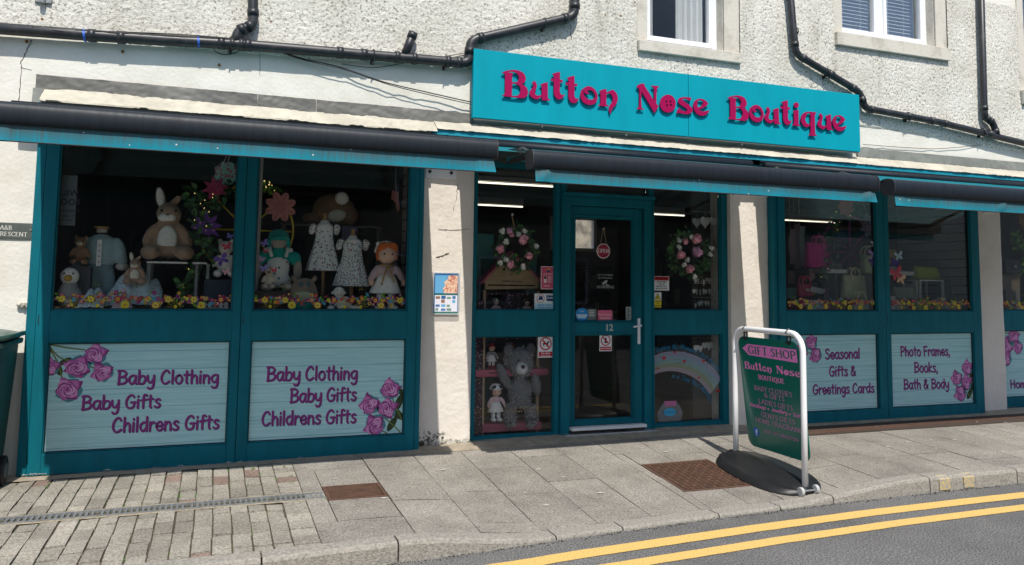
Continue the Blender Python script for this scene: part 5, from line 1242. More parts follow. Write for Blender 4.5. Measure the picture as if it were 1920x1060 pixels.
flat(mb, pl, rect(rx(0.0), rx(1), rz(.455), rz(.485)), 4, .0012); flat(mb, pl, rect(rx(.0), rx(1), rz(0), rz(.03)), 4, .0013); flat(mb, pl, rect(rx(.04), rx(.97), rz(.04), rz(.45)), 3, .0007)
for i in range(4):
    for k in range(4):
        if random.random() < .62: flat(mb, pl, rect(rx(.07 + .23 * i), rx(.07 + .23 * i + random.uniform(.10, .2)), rz(.06 + .1 * k), rz(.06 + .1 * k + random.uniform(.05, .085))), random.choice((6, 7, 8, 0, 5)), .0013 + .0001 * (i + k))
for i, v in enumerate(mb.v): mb.v[i] = v - q
mb.build('map_leaflet', lm, t)
# ---------------------------------------------------------------- wheelie bin
bin_green = mat('bin_green_plastic', (0.012, 0.050, 0.040), 0.38, var=0.3, vscale=7, spec=0.5); lid_mat = mat('bin_lid_plastic', (0.035, 0.085, 0.072), 0.3, var=0.3, vscale=7, spec=0.5)
xr = at(41, 650, -.28).x - .055; bw = .55; zg = pave(-1.5, -.35)
t = thing('wheelie_bin', 'dark green wheelie bin cut by the left picture edge', 'wheelie bin', (xr - bw / 2, -.30, zg)); 
mb = MB()
def taper(mb, z0, z1, w0, w1, d0, d1, yo=0, mi=None):
    mb.add([(-w0 / 2, yo - d0 / 2, z0), (w0 / 2, yo - d0 / 2, z0), (w0 / 2, yo + d0 / 2, z0), (-w0 / 2, yo + d0 / 2, z0), (-w1 / 2, yo - d1 / 2, z1), (w1 / 2, yo - d1 / 2, z1), (w1 / 2, yo + d1 / 2, z1), (-w1 / 2, yo + d1 / 2, z1)], [(3, 2, 1, 0), (4, 5, 6, 7), (0, 1, 5, 4), (1, 2, 6, 5), (2, 3, 7, 6), (3, 0, 4, 7)], mi)
H = 1.08
taper(mb, .05, H - .14, .44, .53, .40, .52); taper(mb, H - .14, H - .10, .57, .58, .56, .57); taper(mb, H - .0995, H - .07, .55, .56, .54, .55); mb.build('bin_body', bin_green, t, bevel=.012)
mb = MB(); V = []; n, m = 12, 8
for i in range(n + 1):
    for j in range(m + 1):
        u, v = i / n, j / m; V.append((-.29 + .58 * u, -.30 + .60 * v, H - .068 + .055 * (math.sin(math.pi * min(1, max(0, u))) ** .5) * (math.sin(math.pi * v) ** .6)))
mb.add(V, [(i * (m + 1) + j, (i + 1) * (m + 1) + j, (i + 1) * (m + 1) + j + 1, i * (m + 1) + j + 1) for i in range(n) for j in range(m)]); mb.box(-.292, .292, -.305, -.28, H - .085, H - .055); mb.box(.27, .292, -.28, .30, H - .085, H - .055); mb.build('lid', lid_mat, t, smooth=True)
mb = MB(); mb.tube([(-.2, .30, H - .10), (-.2, .34, H - .08), (.2, .34, H - .08), (.2, .30, H - .10)], .014, 8); mb.build('handle', bin_green, t)
mb = MB(); mb.tube([(.20, .12, .10), (.26, .12, .10)], .10, 20); mb.build('wheel', black_rubber, t, bevel=.006); mb = MB(); mb.tube([(.261, .12, .10), (.266, .12, .10)], .05, 16); mb.build('hub', mat('hub_grey', (0.12, 0.12, 0.12), .5), t)
mb = MB(); mb.tube([(-.26, .12, .10), (-.20, .12, .10)], .10, 20); mb.build('wheel', black_rubber, t, bevel=.006)
# ---------------------------------------------------------------- iron covers and drains
def cover(label, c, pattern):
    x0, x1, y0, y1 = c; mb = MB()
    def zz(x, y): return pave(x, y) + .001
    def slabq(xa, xb, ya, yb, h, mi=0):
        P = [(xa, ya), (xb, ya), (xb, yb), (xa, yb)]
        mb.add([(x, y, zz(x, y) - .02) for x, y in P] + [(x, y, zz(x, y) + h) for x, y in P], [(4, 5, 6, 7), (0, 1, 5, 4), (1, 2, 6, 5), (2, 3, 7, 6), (3, 0, 4, 7)], mi)
    slabq(x0 + .004, x1 - .004, y0 + .004, y1 - .004, -.004)
    e = .022
    for q in ((x0, x1, y0, y0 + e), (x0, x1, y1 - e, y1), (x0, x0 + e, y0 + e, y1 - e), (x1 - e, x1, y0 + e, y1 - e)): slabq(*q, .003)
    x0 += .03; x1 -= .03; y0 += .03; y1 -= .03
    if pattern == 0:
        nx_, ny_ = int((x1 - x0) / .045), int((y1 - y0) / .045)
        for i in range(nx_):
            for j in range(ny_):
                xa = x0 + (x1 - x0) * i / nx_; ya = y0 + (y1 - y0) * j / ny_; w = (x1 - x0) / nx_; d = (y1 - y0) / ny_
                if (i + j) % 2: slabq(xa + .004, xa + w - .004, ya + d * .18, ya + d * .42, .004); slabq(xa + .004, xa + w - .004, ya + d * .58, ya + d * .82, .004)
                else: slabq(xa + w * .18, xa + w * .42, ya + .004, ya + d - .004, .004); slabq(xa + w * .58, xa + w * .82, ya + .004, ya + d - .004, .004)
    else:
        nn = 15
        for i in range(nn):
            ya = y0 + (y1 - y0) * i / nn; slabq(x0, x1, ya + .003, ya + (y1 - y0) / nn * .58, .004)
    t = mb.build('iron_cover', rust_iron); tag(t, label, 'manhole cover'); return t
cover('small brown ribbed iron cover at the end of the slot drain', CUT[0], 1); cover('larger brown iron cover with woven pattern beside the pavement sign', CUT[1], 0)
mb = MB(); xa = -3.6
while xa < .73:
    z = lambda x, y: pave(x, y)
    for (ya, yb, h) in ((DRY0, DRY0 + .018, .004), (DRY1 - .018, DRY1, .004)):
        xb_ = xa + .5
        xe = min(xb_ - .003, .733)
        mb.add([(x, y, z(x, y) + h) for x, y in ((xa, ya), (xe, ya), (xe, yb), (xa, yb))] + [(x, y, z(x, y) - .03) for x, y in ((xa, ya), (xe, ya), (xe, yb), (xa, yb))], [(0, 1, 2, 3), (4, 5, 1, 0), (5, 6, 2, 1), (6, 7, 3, 2), (7, 4, 0, 3)])
    k = xa + .012
    while k < min(xa + .49, .725):
        mb.add([(x, y, z(x, y) + .002) for x, y in ((k, DRY0 + .0185), (k + .013, DRY0 + .0185), (k + .013, DRY1 - .0185), (k, DRY1 - .0185))] + [(x, y, z(x, y) - .02) for x, y in ((k, DRY0 + .0185), (k + .013, DRY0 + .0185), (k + .013, DRY1 - .0185), (k, DRY1 - .0185))], [(0, 1, 2, 3), (4, 5, 1, 0), (5, 6, 2, 1), (6, 7, 3, 2), (7, 4, 0, 3)]); k += .032
    xa += .5
ym = (DRY0 + DRY1) / 2
ground_sheet(mb, -3.6, .733, DRY0 + .018, DRY1 - .018, 60, -.012, 1, 1)
t = mb.build('slot_drain', [steel_grey, black_rubber]); tag(t, 'grey metal slot drain grating along the block paving', 'drain')
mb = MB(); xa = 5.0; rY = lambda X: -0.335 + .035 * (X - 5.4)
while xa < 10.2:
    P = [(xa, rY(xa) - .06), (xa + .045, rY(xa) - .06), (xa + .045, rY(xa) + .06), (xa, rY(xa) + .06)]
    mb.add([(x, y, pave(x, y) + .007) for x, y in P] + [(x, y, pave(x, y) - .01) for x, y in P], [(0, 1, 2, 3), (4, 5, 1, 0), (5, 6, 2, 1), (6, 7, 3, 2), (7, 4, 0, 3)])
    xa += .058
ground_sheet(mb, 5.0, 10.2, -.44, -.12, 40, .0045, 1, 1)
t = mb.build('channel_drain', [rust_iron, mat('channel_shadow', (0.06, .04, .03), .9)]); tag(t, 'brown rusty channel drain along the foot of the right shop window', 'drain')
# ---------------------------------------------------------------- pavement sign
A0 = gp(1380, 862); A1 = gp(1510, 926); 
A0 = Vector((A0.x, A0.y, A0.z)); ax = (A1 - A0); Lb = math.hypot(ax.x, ax.y); u = Vector((ax.x / Lb, ax.y / Lb, 0)); nrm = Vector((u.y, -u.x, 0))
if nrm.x > 0: nrm = -nrm        # the printed face looks along -x
mid = (A0 + A1) / 2
t = thing('pavement_sign', 'swinging green gift shop pavement sign in a white frame on a black base', 'pavement sign', (mid.x, mid.y, mid.z - .0)); q = t.location.copy()
def AB(mb, name, m, parent=None, **k):
    for i, v in enumerate(mb.v): mb.v[i] = v - q
    return mb.build(name, m, parent or t, **k)
Hs = 1.0 - A0.z; rad = .13; up = Vector((0, 0, 1))
def frame_pt(s, z): return A0 + u * s + up * z
P = [frame_pt(0, .0), frame_pt(0, .5), frame_pt(0, Hs - rad)]
for k in range(1, 8): a_ = math.pi / 2 * k / 7; P.append(frame_pt(rad - rad * math.cos(a_), Hs - rad + rad * math.sin(a_)))
for k in range(0, 8): a_ = math.pi / 2 * k / 7; P.append(frame_pt(Lb - rad + rad * math.sin(a_), Hs - rad + rad * math.cos(a_)))
P += [frame_pt(Lb, .5), frame_pt(Lb, .012 + A1.z - A0.z)]
mb = MB(); mb.tube(P, .0225, 14); AB(mb, 'frame', mat('white_powder_coat', (0.82, 0.82, 0.83), 0.35, spec=0.5), smooth=True)
# panel: hangs from the top bar and swings away at the foot
z1, z0p = Hs - .062, .125; sw = .10
s0, s1 = .045, Lb - .05
def panel_pt(s, z, lift=0.0):
    f = (z1 - z) / (z1 - z0p); belly = .018 * math.sin(math.pi * f)
    return A0 + u * (s) + up * z - nrm * (sw * f + belly * .0) + nrm * lift
class Bent(Plane):
    def __init__(s): s.ux, s.uz, s.un = u, up, nrm; s.k = 0
    def p(s, x, z, lift=0.0): return panel_pt(x, z, lift)
pl = Bent(); rr = .075; out = rrect(s0, s1, z0p, z1, rr, 5)
sign_green = mat('sign_green', (0.0, 0.155, 0.110), 0.25, spec=0.5, coat=.3)
mb = MB(); bm_ = MB(); flat(mb, pl, out, 0, 0.004)
pts = [panel_pt(x, z, -.004) for x, z in out]; n0 = len(mb.v); 
mb.add(list(pts), [tuple(reversed(range(len(pts))))]); mb.add([panel_pt(x, z, .004) for x, z in out] + pts, [(i, len(out) + i, len(out) + (i + 1) % len(out), (i + 1) % len(out)) for i in range(len(out))])
pan = AB(mb, 'panel', sign_green)
pk = ink('sign_pink', 244, 138, 206); mb = MB(); Wp = s1 - s0; Hp = z1 - z0p
def sx(f): return s0 + Wp * f
def sz(f): return z1 - Hp * f
flat(mb, pl, [(sx(.07), sz(.110)), (sx(.17), sz(.065)), (sx(.97), sz(.065)), (sx(.97), sz(.175)), (sx(.17), sz(.165))], 0, .006)
def sline(txt, fa, fb, fz, cap, font=SERIF, w=0.9, serif=True, mi=0, lift=.0052, slant=0): text_strokes(mb, pl, txt, sx(fa), sz(fz), sx(fb), sz(fz), cap, font, w, mi, lift, serif=serif, slant=slant)
sline('GIFT SHOP', .17, .95, .150, .062, mi=1, lift=.0072, w=1.7)
sline('BOUTIQUE', .30, .73, .372, .036, w=1.9)
sline('BABY CLOTHES', .21, .83, .475, .036); sline('& GIFTS', .37, .70, .525, .036); sline('LADIES GIFTS', .26, .82, .590, .036)
sline('Handbags', .10, .37, .635, .030, HAND, 1.3, False, slant=.2); sline('Jewellery', .46, .72, .635, .030, HAND, 1.3, False, slant=.2); sline('Scarves', .81, 1.0, .635, .030, HAND, 1.3, False, slant=.2)
flat(mb, pl, circ(sx(.415), sz(.625), .008), 0, .0056); flat(mb, pl, circ(sx(.765), sz(.625), .008), 0, .0056)
sline('GENTS GIFTS', .28, .83, .705, .036); sline('HOME FRAGRANCE', .17, .99, .765, .036); sline('FREE GIFT WRAPPING', .30, .86, .845, .026)
# the two words in the shop's own letters
def fancy(word, xa, xb, fz, cap):
    ref = {'B': 0, 'u': 1, 't': 2, 'o': 4, 'n': 5, 'N': 6, 'O': 7, 's': 8, 'e': 9}; W0 = []
    x = 0
    for ch in word:
        o_, h_ = GW[ch]; mnx = min(p[0] for p in o_); mxx = max(p[0] for p in o_); W0.append((ch, x - mnx)); x += mxx - mnx + .012
    k = (xb - xa) / x; bz = {'B': GW['B'][0][21][1], 'N': GW['N'][0][24][1]}[word[0]]
    for ch, dx in W0:
        o_, h_ = GW[ch]; lo = min(p[1] for p in o_) if ch not in 'n' else GW['n'][0][34][1]
        f = lambda p: (xa + (p[0] + dx) * k, sz(fz) + (p[1] - lo) * cap / .30 )
        flat(mb, pl, [f(p) for p in o_], 0, .0056, [[f(p) for p in h] for h in h_])
fancy('Button', sx(.07), sx(.55), .295, .075); fancy('NOse', sx(.62), sx(1.0), .295, .072)
fb = [ink('badge_blue', 40, 110, 200), ink('badge_white', 240, 242, 248)]
AB(mb, 'lettering', [pk, sign_green], pan)
mb = MB(); cx_, cz_ = sx(.165), sz(.86); flat(mb, pl, circ(cx_, cz_, .036, n=26), 0, .0056)
flat(mb, pl, [(cx_ - .004, cz_ - .030), (cx_ + .006, cz_ - .030), (cx_ + .006, cz_ - .004), (cx_ + .016, cz_ - .004), (cx_ + .018, cz_ + .006), (cx_ + .006, cz_ + .006), (cx_ + .007, cz_ + .013), (cx_ + .019, cz_ + .014), (cx_ + .019, cz_ + .024), (cx_ + .005, cz_ + .023), (cx_ - .004, cz_ + .014), (cx_ - .004, cz_ + .006), (cx_ - .012, cz_ + .006), (cx_ - .012, cz_ - .004), (cx_ - .004, cz_ - .004)], 1, .0064); AB(mb, 'badge', fb, pan)
for f in (.14, .86):
    mb = MB(); s_ = s0 + Wp * f; a_ = frame_pt(s_, Hs); mb.tube([a_ + up * .0 + nrm * .03, a_ + up * .028, a_ - nrm * .03, a_ - up * .03 + nrm * .0], .008, 6); b_ = panel_pt(s_, z1 - .015)
    for (da, dz) in ((-.018, 0), (.018, 0)): mb.tube([a_ + u * da - up * .02, b_ + u * da], .007, 6)
    mb.tube([b_ - u * .022 + nrm * .006, b_ + u * .022 + nrm * .006], .012, 8); AB(mb, 'clip', black_plastic)
# moulded base
mb = MB(); n, m = 26, 14; V = []
Lh = Lb / 2 + .06; cen = (A0 + A1) / 2 - u * .03
for i in range(n + 1):
    sN = -1 + 2 * i / n
    wid = .245 * (max(0.0, 1 - abs(sN) ** 2.6) ** .5) + .035
    ridge = .098 * (1 - .42 * abs(sN) ** 4) 
    for j in range(m + 1):
        v = -1 + 2 * j / m
        h = .032 + (ridge - .032) * (max(0, 1 - abs(v) * 1.02) ** 1.25) + .012 * math.exp(-((abs(v) - .9) / .07) ** 2)
        if abs(v) > .97: h = .012
        p = cen + u * (sN * Lh) + nrm * (v * wid); p.z = pave(p.x, p.y) + h; V.append(p)
mb.add(V, [(i * (m + 1) + j, i * (m + 1) + j + 1, (i + 1) * (m + 1) + j + 1, (i + 1) * (m + 1) + j) for i in range(n) for j in range(m)])
ed = [i * (m + 1) for i in range(n + 1)] + [(n) * (m + 1) + j for j in range(1, m + 1)] + [i * (m + 1) + m for i in reversed(range(n))] + [j for j in reversed(range(1, m))]
k0 = len(mb.v); low = []
for e in ed:
    p = V[e].copy(); p.z = pave(p.x, p.y) + .002; low.append(p)
mb.add([V[e] for e in ed] + low, [(i, (i + 1) % len(ed), len(ed) + (i + 1) % len(ed), len(ed) + i) for i in range(len(ed))])
AB(mb, 'base', black_plastic, smooth=True)
for s_ in (-1, 1):
    c = A1 + u * .034 + nrm * (.066 * s_); c.z = pave(c.x, c.y) + .034; mb = MB(); mb.tube([c - nrm * .012, c + nrm * .012], .032, 16); AB(mb, 'wheel', mat('wheel_grey', (0.45, 0.45, 0.44), .5), bevel=.003)
mb = MB(); c0 = A1 + u * .034; c0.z = pave(c0.x, c0.y) + .034; mb.tube([c0 - nrm * .06, c0 + nrm * .06], .007, 8); AB(mb, 'axle', aluminium)
# ---------------------------------------------------------------- display goods
def S(px, Y): return (CAM_D + Y) / ray(px, 500).y / FPX * 1.0      # metres per picture pixel at that depth
fur_grey = cloth('grey_fur', (0.20, 0.203, 0.21), .45, 60, .8, 130); fur_brown = cloth('tan_plush', (0.44, 0.30, 0.205), .2, 40, .5, 140); fur_white = cloth('white_plush', (0.84, 0.82, 0.76), .12, 40, .4, 140)
fur_cream = cloth('cream_plush', (0.74, 0.68, 0.56), .15, 40, .4, 140); fur_dbrown = cloth('brown_plush', (0.30, 0.175, 0.095), .25, 40, .5, 120); skin_cloth = cloth('doll_skin_cloth', (0.76, 0.50, 0.38), .06, 20, .15)
eye_black = mat('bead_black', (0.01, 0.01, 0.01), 0.15); nose_dark = mat('stitched_nose', (0.05, 0.03, 0.03), 0.6)
hair_orange = cloth('orange_wool', (0.66, 0.15, 0.025), .3, 50, .6); hair_black = cloth('black_wool', (0.015, 0.013, 0.012), .3, 50, .6)
cl_blue = cloth('grey_blue_knit', (0.36, 0.50, 0.52), .15, 60, .5, 220); cl_white = cloth('white_cotton', (0.84, 0.84, 0.82), .08, 30, .2); cl_teal = cloth('teal_jersey', (0.01, 0.36, 0.31), .12, 40, .3)
cl_pink = cloth('pale_pink_cotton', (0.78, 0.56, 0.56), .1, 30, .2); cl_mauve = cloth('mauve_jersey', (0.58, 0.44, 0.48), .1, 30, .2); cl_red = cloth('red_felt', (0.45, 0.02, 0.03), .1); ribbon = mat('mustard_ribbon', (0.38, 0.24, 0.06), 0.5)
def print_cloth(name, base, dots, sc, thr=.36):
    m, nt, b, N, L = new_mat(name); b.inputs['Roughness'].default_value = .95
    tc = N.new('ShaderNodeTexCoord'); vo = N.new('ShaderNodeTexVoronoi'); vo.inputs['Scale'].default_value = sc; L.new(tc.outputs['Object'], vo.inputs['Vector'])
    mr = N.new('ShaderNodeMapRange'); mr.inputs['From Min'].default_value = thr - .05; mr.inputs['From Max'].default_value = thr; mr.inputs['To Min'].default_value = 1; mr.inputs['To Max'].default_value = 0; L.new(vo.outputs['Distance'], mr.inputs['Value'])
    cr = N.new('ShaderNodeValToRGB'); cr.color_ramp.interpolation = 'CONSTANT'
    sc_ = N.new('ShaderNodeSeparateColor'); L.new(vo.outputs['Color'], sc_.inputs[0]); L.new(sc_.outputs[0], cr.inputs[0])
    els = cr.color_ramp.elements; els[0].color = (*dots[0], 1); els[1].position = 1 / len(dots); els[1].color = (*dots[1], 1)
    for i in range(2, len(dots)): e = els.new(i / len(dots)); e.color = (*dots[i], 1)
    mx = N.new('ShaderNodeMix'); mx.data_type = 'RGBA'; mx.inputs['A'].default_value = (*base, 1); L.new(mr.outputs[0], mx.inputs['Factor']); L.new(cr.outputs[0], mx.inputs['B']); L.new(mx.outputs['Result'], b.inputs['Base Color'])
    MATS[name] = m; return m
floral = print_cloth('floral_print', (0.74, 0.80, 0.80), [(.25, .06, .08), (.08, .16, .12), (.30, .12, .14), (.12, .2, .25)], 70, .42)
motif = print_cloth('motif_print', (0.84, 0.86, 0.88), [(.10, .22, .24), (.30, .10, .08), (.16, .14, .12)], 40, .33)
floral_b = print_cloth('blanket_print', (0.60, 0.74, 0.78), [(.55, .60, .58), (.20, .33, .38), (.50, .50, .40)], 45, .40)
floral_g = print_cloth('dungaree_print', (0.80, 0.82, 0.80), [(.02, .22, .16), (.30, .06, .10), (.02, .20, .16)], 24, .26)
speck = print_cloth('speckled_cotton', (0.84, 0.82, 0.76), [(.45, .35, .3), (.5, .45, .35)], 90, .22)
dotbox = print_cloth('dotted_box_print', (0.03, 0.015, 0.03), [(.55, .25, .30), (.60, .50, .45), (.40, .12, .15)], 55, .30)
polka = print_cloth('polka_purple', (0.16, 0.05, 0.32), [(.60, .40, .30), (.60, .42, .32)], 30, .22)
tiled = print_cloth('tiled_print', (0.22, 0.48, 0.45), [(.40, .07, .12), (.38, .07, .12)], 34, .40)
paisley = print_cloth('paisley_print', (0.20, 0.18, 0.30), [(.45, .30, .10), (.10, .30, .40), (.50, .40, .35), (.30, .08, .2)], 40, .42)
def toy(name, label, cat, px, pybase, Y, hpx, parts, group=None, rz=0.0, zfix=None, hmul=1.0):
    """parts are given for a thing of height 1 standing at the origin, facing the street"""
    b = at(px, pybase, Y); h = (at(px, pybase - hpx, Y) - b).length * hmul
    if zfix is not None: b.z = zfix
    t = thing(name, label, cat, b, group, rz)
    for pn, m, fn, kw in parts:
        mb = MB(); mb.T = Matrix.Scale(h, 4); fn(mb); kw = dict(kw)
        if 'remesh' in kw: kw['remesh'] *= h
        mb.build(pn, m, t, **kw)
    return t, h
def E_(*els):
    def f(mb):
        for e in els: mb.ell(e[0], e[1], e[2] if len(e) > 2 else None, 14, 9)
    return f
SM = dict(smooth=True)
def RM(v=.028): return dict(remesh=v, smooth=True)
def eyes(y, z, dx, r, x0=0): return ('eyes', eye_black, E_(((x0 - dx, y, z), (r, r * .6, r)), ((x0 + dx, y, z), (r, r * .6, r))), SM)
# --- left bay, left pane
rabbit = lambda m, inner: [
    ('body', m, E_(((0, 0, .30), (.19, .15, .24)), ((0, -.02, .16), (.20, .16, .14)), ((-.20, -.17, .10), (.12, .17, .10), (0, 0, 20)), ((.22, -.17, .10), (.12, .17, .10), (0, 0, -20)), ((-.21, -.05, .34), (.075, .08, .17), (0, 28, 0)), ((.21, -.05, .34), (.075, .08, .17), (0, -28, 0)), ((0, -.03, .62), (.165, .15, .135)), ((-.12, .02, .84), (.075, .035, .165), (0, -10, 0)), ((.07, .01, .80), (.06, .03, .12), (20, 38, 0))), RM()),
    ('belly', inner, E_(((0, -.13, .27), (.125, .045, .19))), SM), ('muzzle', inner, E_(((-.05, -.145, .565), (.085, .05, .06)), ((.03, -.15, .565), (.07, .045, .055))), RM(.02)),
    ('inner_ear', inner, E_(((-.12, -.008, .84), (.05, .02, .13), (0, -10, 0))), SM), ('nose', nose_dark, E_(((-.01, -.195, .60), (.018, .012, .012))), SM), eyes(-.155, .655, .085, .018)]
rb, rbh = toy('plush_rabbit', 'large tan plush rabbit sitting high on a white glass shelf in the left window', 'plush toy', 313, 489, .42, 140, rabbit(fur_brown, fur_white), 'plush toys in the left window')
toy('plush_rabbit', 'small tan plush rabbit sitting on the folded pale blue blanket', 'plush toy', 252, 534, .22, 62, rabbit(fur_brown, fur_cream), 'plush toys in the left window')
a = at(276, 490.5, .30); b = at(388, 490.5, .30); mb = MB(); mb.box(a.x, b.x, .24, .62, a.z - .012, a.z); t = mb.build('display_shelf', white_paint); tag(t, 'white shelf board carrying the large tan plush rabbit', 'shelf')
mb = MB()
for px in (367, 388): c = at(px, 540, .26); mb.box(c.x - .012, c.x + .012, .25, .6, DZ, a.z - .0125)
c = at(277, 540, .26); mb.box(c.x - .012, c.x + .012, .25, .6, DZ, a.z - .0125); mb.build('upright', clear_mat('clear_upright', (.7, .75, .75), .35), t)
torso = lambda: [
    ('body', cloth('torso_linen', (0.50, 0.47, 0.42), .08), lambda mb: (mb.lathe([(.001, .93), (.07, .93), (.075, .99), (.001, .995)], (0, 0, 0), 16), mb.ell((-.30, -.03, .42), (.07, .07, .06)), mb.ell((.30, -.06, .44), (.09, .08, .06))), SM),
    ('neck_cap', wood_peg, lambda mb: mb.lathe([(.001, .99), (.10, .99), (.10, 1.02), (.001, 1.02)], (0, 0, 0), 16), SM),
    ('cardigan', cl_blue, E_(((0, 0, .70), (.23, .13, .22)), ((0, 0, .55), (.22, .13, .16)), ((-.25, -.01, .68), (.085, .085, .20), (0, 14, 0)), ((.25, -.01, .68), (.085, .085, .20), (0, -14, 0)), ((-.29, -.04, .52), (.075, .075, .12), (20, 6, 0)), ((.29, -.05, .54), (.075, .075, .12), (20, -6, 0))), RM(.03)),
    ('placket', cl_white, lambda mb: (mb.box(-.035, .03, -.150, -.128, .44, .82)), dict(bevel=.004)),
    ('buttons', wood_dark, lambda mb: [mb.ell((0, -.155, z), (.010, .006, .010), None, 8, 5) for z in (.50, .58, .66, .74)], SM),
    ('trousers', cloth('slate_cotton', (0.22, 0.33, 0.36), .15), E_(((-.10, 0, .24), (.105, .10, .27)), ((.11, 0, .24), (.105, .10, .27)), ((0, 0, .42), (.19, .12, .12))), RM(.03))]
toy('clothes_form', 'headless child clothes form in grey blue cardigan and slate trousers', 'clothes form', 184, 556, .36, 138, torso(), hmul=.93)
bear = lambda m, inner=None, leg=None: [
    ('body', m, E_(((0, 0, .34), (.20, .17, .26)), ((0, -.02, .76), (.19, .17, .175)), ((-.15, 0, .93), (.07, .04, .07)), ((.15, 0, .93), (.07, .04, .07)), ((-.22, -.04, .42), (.075, .08, .19), (0, 24, 0)), ((.22, -.04, .42), (.075, .08, .19), (0, -24, 0)), ((-.17, -.20, .10), (.10, .20, .10), (0, 0, 16)), ((.17, -.20, .10), (.10, .20, .10), (0, 0, -16))), RM()),
    ('muzzle', inner or m, E_(((0, -.18, .71), (.085, .06, .065))), SM), ('nose', nose_dark, E_(((0, -.24, .735), (.028, .018, .020))), SM), eyes(-.175, .79, .075, .018)]
toy('plush_monkey', 'dark brown plush monkey leaning beside the clothes form', 'plush toy', 149, 497, .26, 56, bear(fur_dbrown, fur_cream), 'plush toys in the left window', zfix=at(149, 497, .26).z)
mb = MB(); c = at(150, 500, .26); mb.box(c.x - .08, c.x + .08, .20, .34, DZ, c.z); t = mb.build('display_block', mat('display_block_grey', (0.06, 0.06, 0.065), .7)); tag(t, 'dark block under the brown plush monkey', 'display block')
duck = [('body', cloth('grey_plush', (0.33, 0.33, 0.31), .15), E_(((0, 0, .30), (.26, .24, .28)), ((0, .0, .50), (.17, .16, .20))), RM()), ('head', fur_white, E_(((0, -.02, .74), (.19, .18, .19))), SM), ('bill', cloth('ochre_felt', (0.50, 0.30, 0.07), .1), E_(((0, -.21, .70), (.085, .10, .075))), SM), ('feet', cloth('ochre_felt', (0,) * 3), E_(((-.20, -.22, .05), (.11, .13, .05)), ((.20, -.22, .05), (.11, .13, .05))), SM), eyes(-.17, .80, .085, .020)]
toy('plush_duck', 'grey plush duck with ochre bill and feet in the lower left window corner', 'plush toy', 127, 582, .16, 86, duck, 'plush toys in the left window')
toy('plush_bear', 'white plush bear behind butterfly stickers at the right of the rabbit pane', 'plush toy', 421, 521, .36, 74, bear(fur_white, fur_white), 'plush toys in the left window')
c = at(425, 524, .36); mb = MB(); mb.box(c.x - .17, c.x + .14, .22, .58, DZ, c.z - .003); t = mb.build('display_block', mat('display_block_blue', (0.02, 0.035, 0.06), .6), bevel=.004); tag(t, 'dark blue block under the white plush bear', 'display block')
def cloth_heap(label, px0, px1, py0, py1, Y, m, seed, group=None):
    a = at(px0, py1, Y); b = at(px1, py0, Y); W_, H_ = b.x - a.x, b.z - a.z; mb = MB(); n, k = 26, 18; V = []
    for i in range(n + 1):
        for j in range(k + 1):
            u_, v_ = i / n, j / k
            prof = math.sin(math.pi * (0.08 + .84 * u_)) ** .6 * math.sin(math.pi * (.04 + .5 * v_))
            w = noise.noise((u_ * 5, seed, v_ * 3)) * .14 + .09 * math.sin(u_ * 17 + seed + v_ * 4)
            V.append((a.x + W_ * u_, Y - .10 + .24 * v_ + .02 * w, DZ + max(0, H_ * (prof + w * prof))))
    mb.add(V, [(i * (k + 1) + j, (i + 1) * (k + 1) + j, (i + 1) * (k + 1) + j + 1, i * (k + 1) + j + 1) for i in range(n) for j in range(k)])
    t = mb.build('folded_blanket', m, smooth=True); tag(t, label, 'blanket', group)
cloth_heap('pale blue print blanket heaped under the small rabbit', 198, 306, 512, 582, .26, floral_b, 1); cloth_heap('pale blue print cloth draped beside the plush duck', 146, 198, 545, 583, .14, floral_b, 5)
dress_l = [('skirt', cl_pink, lambda mb: mb.lathe([(.10, .75), (.30, .42), (.44, .14), (.42, .12), (.001, .14)], (0, 0, 0), 40, wave=.10, nw=9, sy=.5), SM), ('trim', speck, lambda mb: mb.lathe([(.43, .13), (.47, 0.0), (.45, 0.0), (.41, .13)], (0, 0, 0), 40, wave=.10, nw=9, sy=.5), SM), ('bodice', cl_pink, E_(((0, 0, .84), (.15, .09, .16))), SM)]
toy('folded_dress', 'small pink doll dress with striped trim on the deck before the blankets', 'doll dress', 229, 583, .12, 42, dress_l)
# picket fence
a = at(378, 583, .10); b = at(429, 566, .10); mb = MB(); W_ = b.x - a.x; H_ = b.z - a.z
for i in range(5): x = a.x + W_ * (i + .5) / 5; mb.prism([(x - .014, a.z), (x + .014, a.z), (x + .014, a.z + H_ * .86), (x, a.z + H_), (x - .014, a.z + H_ * .86)], .100, .106)
for f in (.25, .62): mb.box(a.x, b.x, .1065, .112, a.z + H_ * f, a.z + H_ * (f + .13))
t = mb.build('picket_fence', white_paint); tag(t, 'miniature white picket fence at the foot of the left window', 'toy fence')
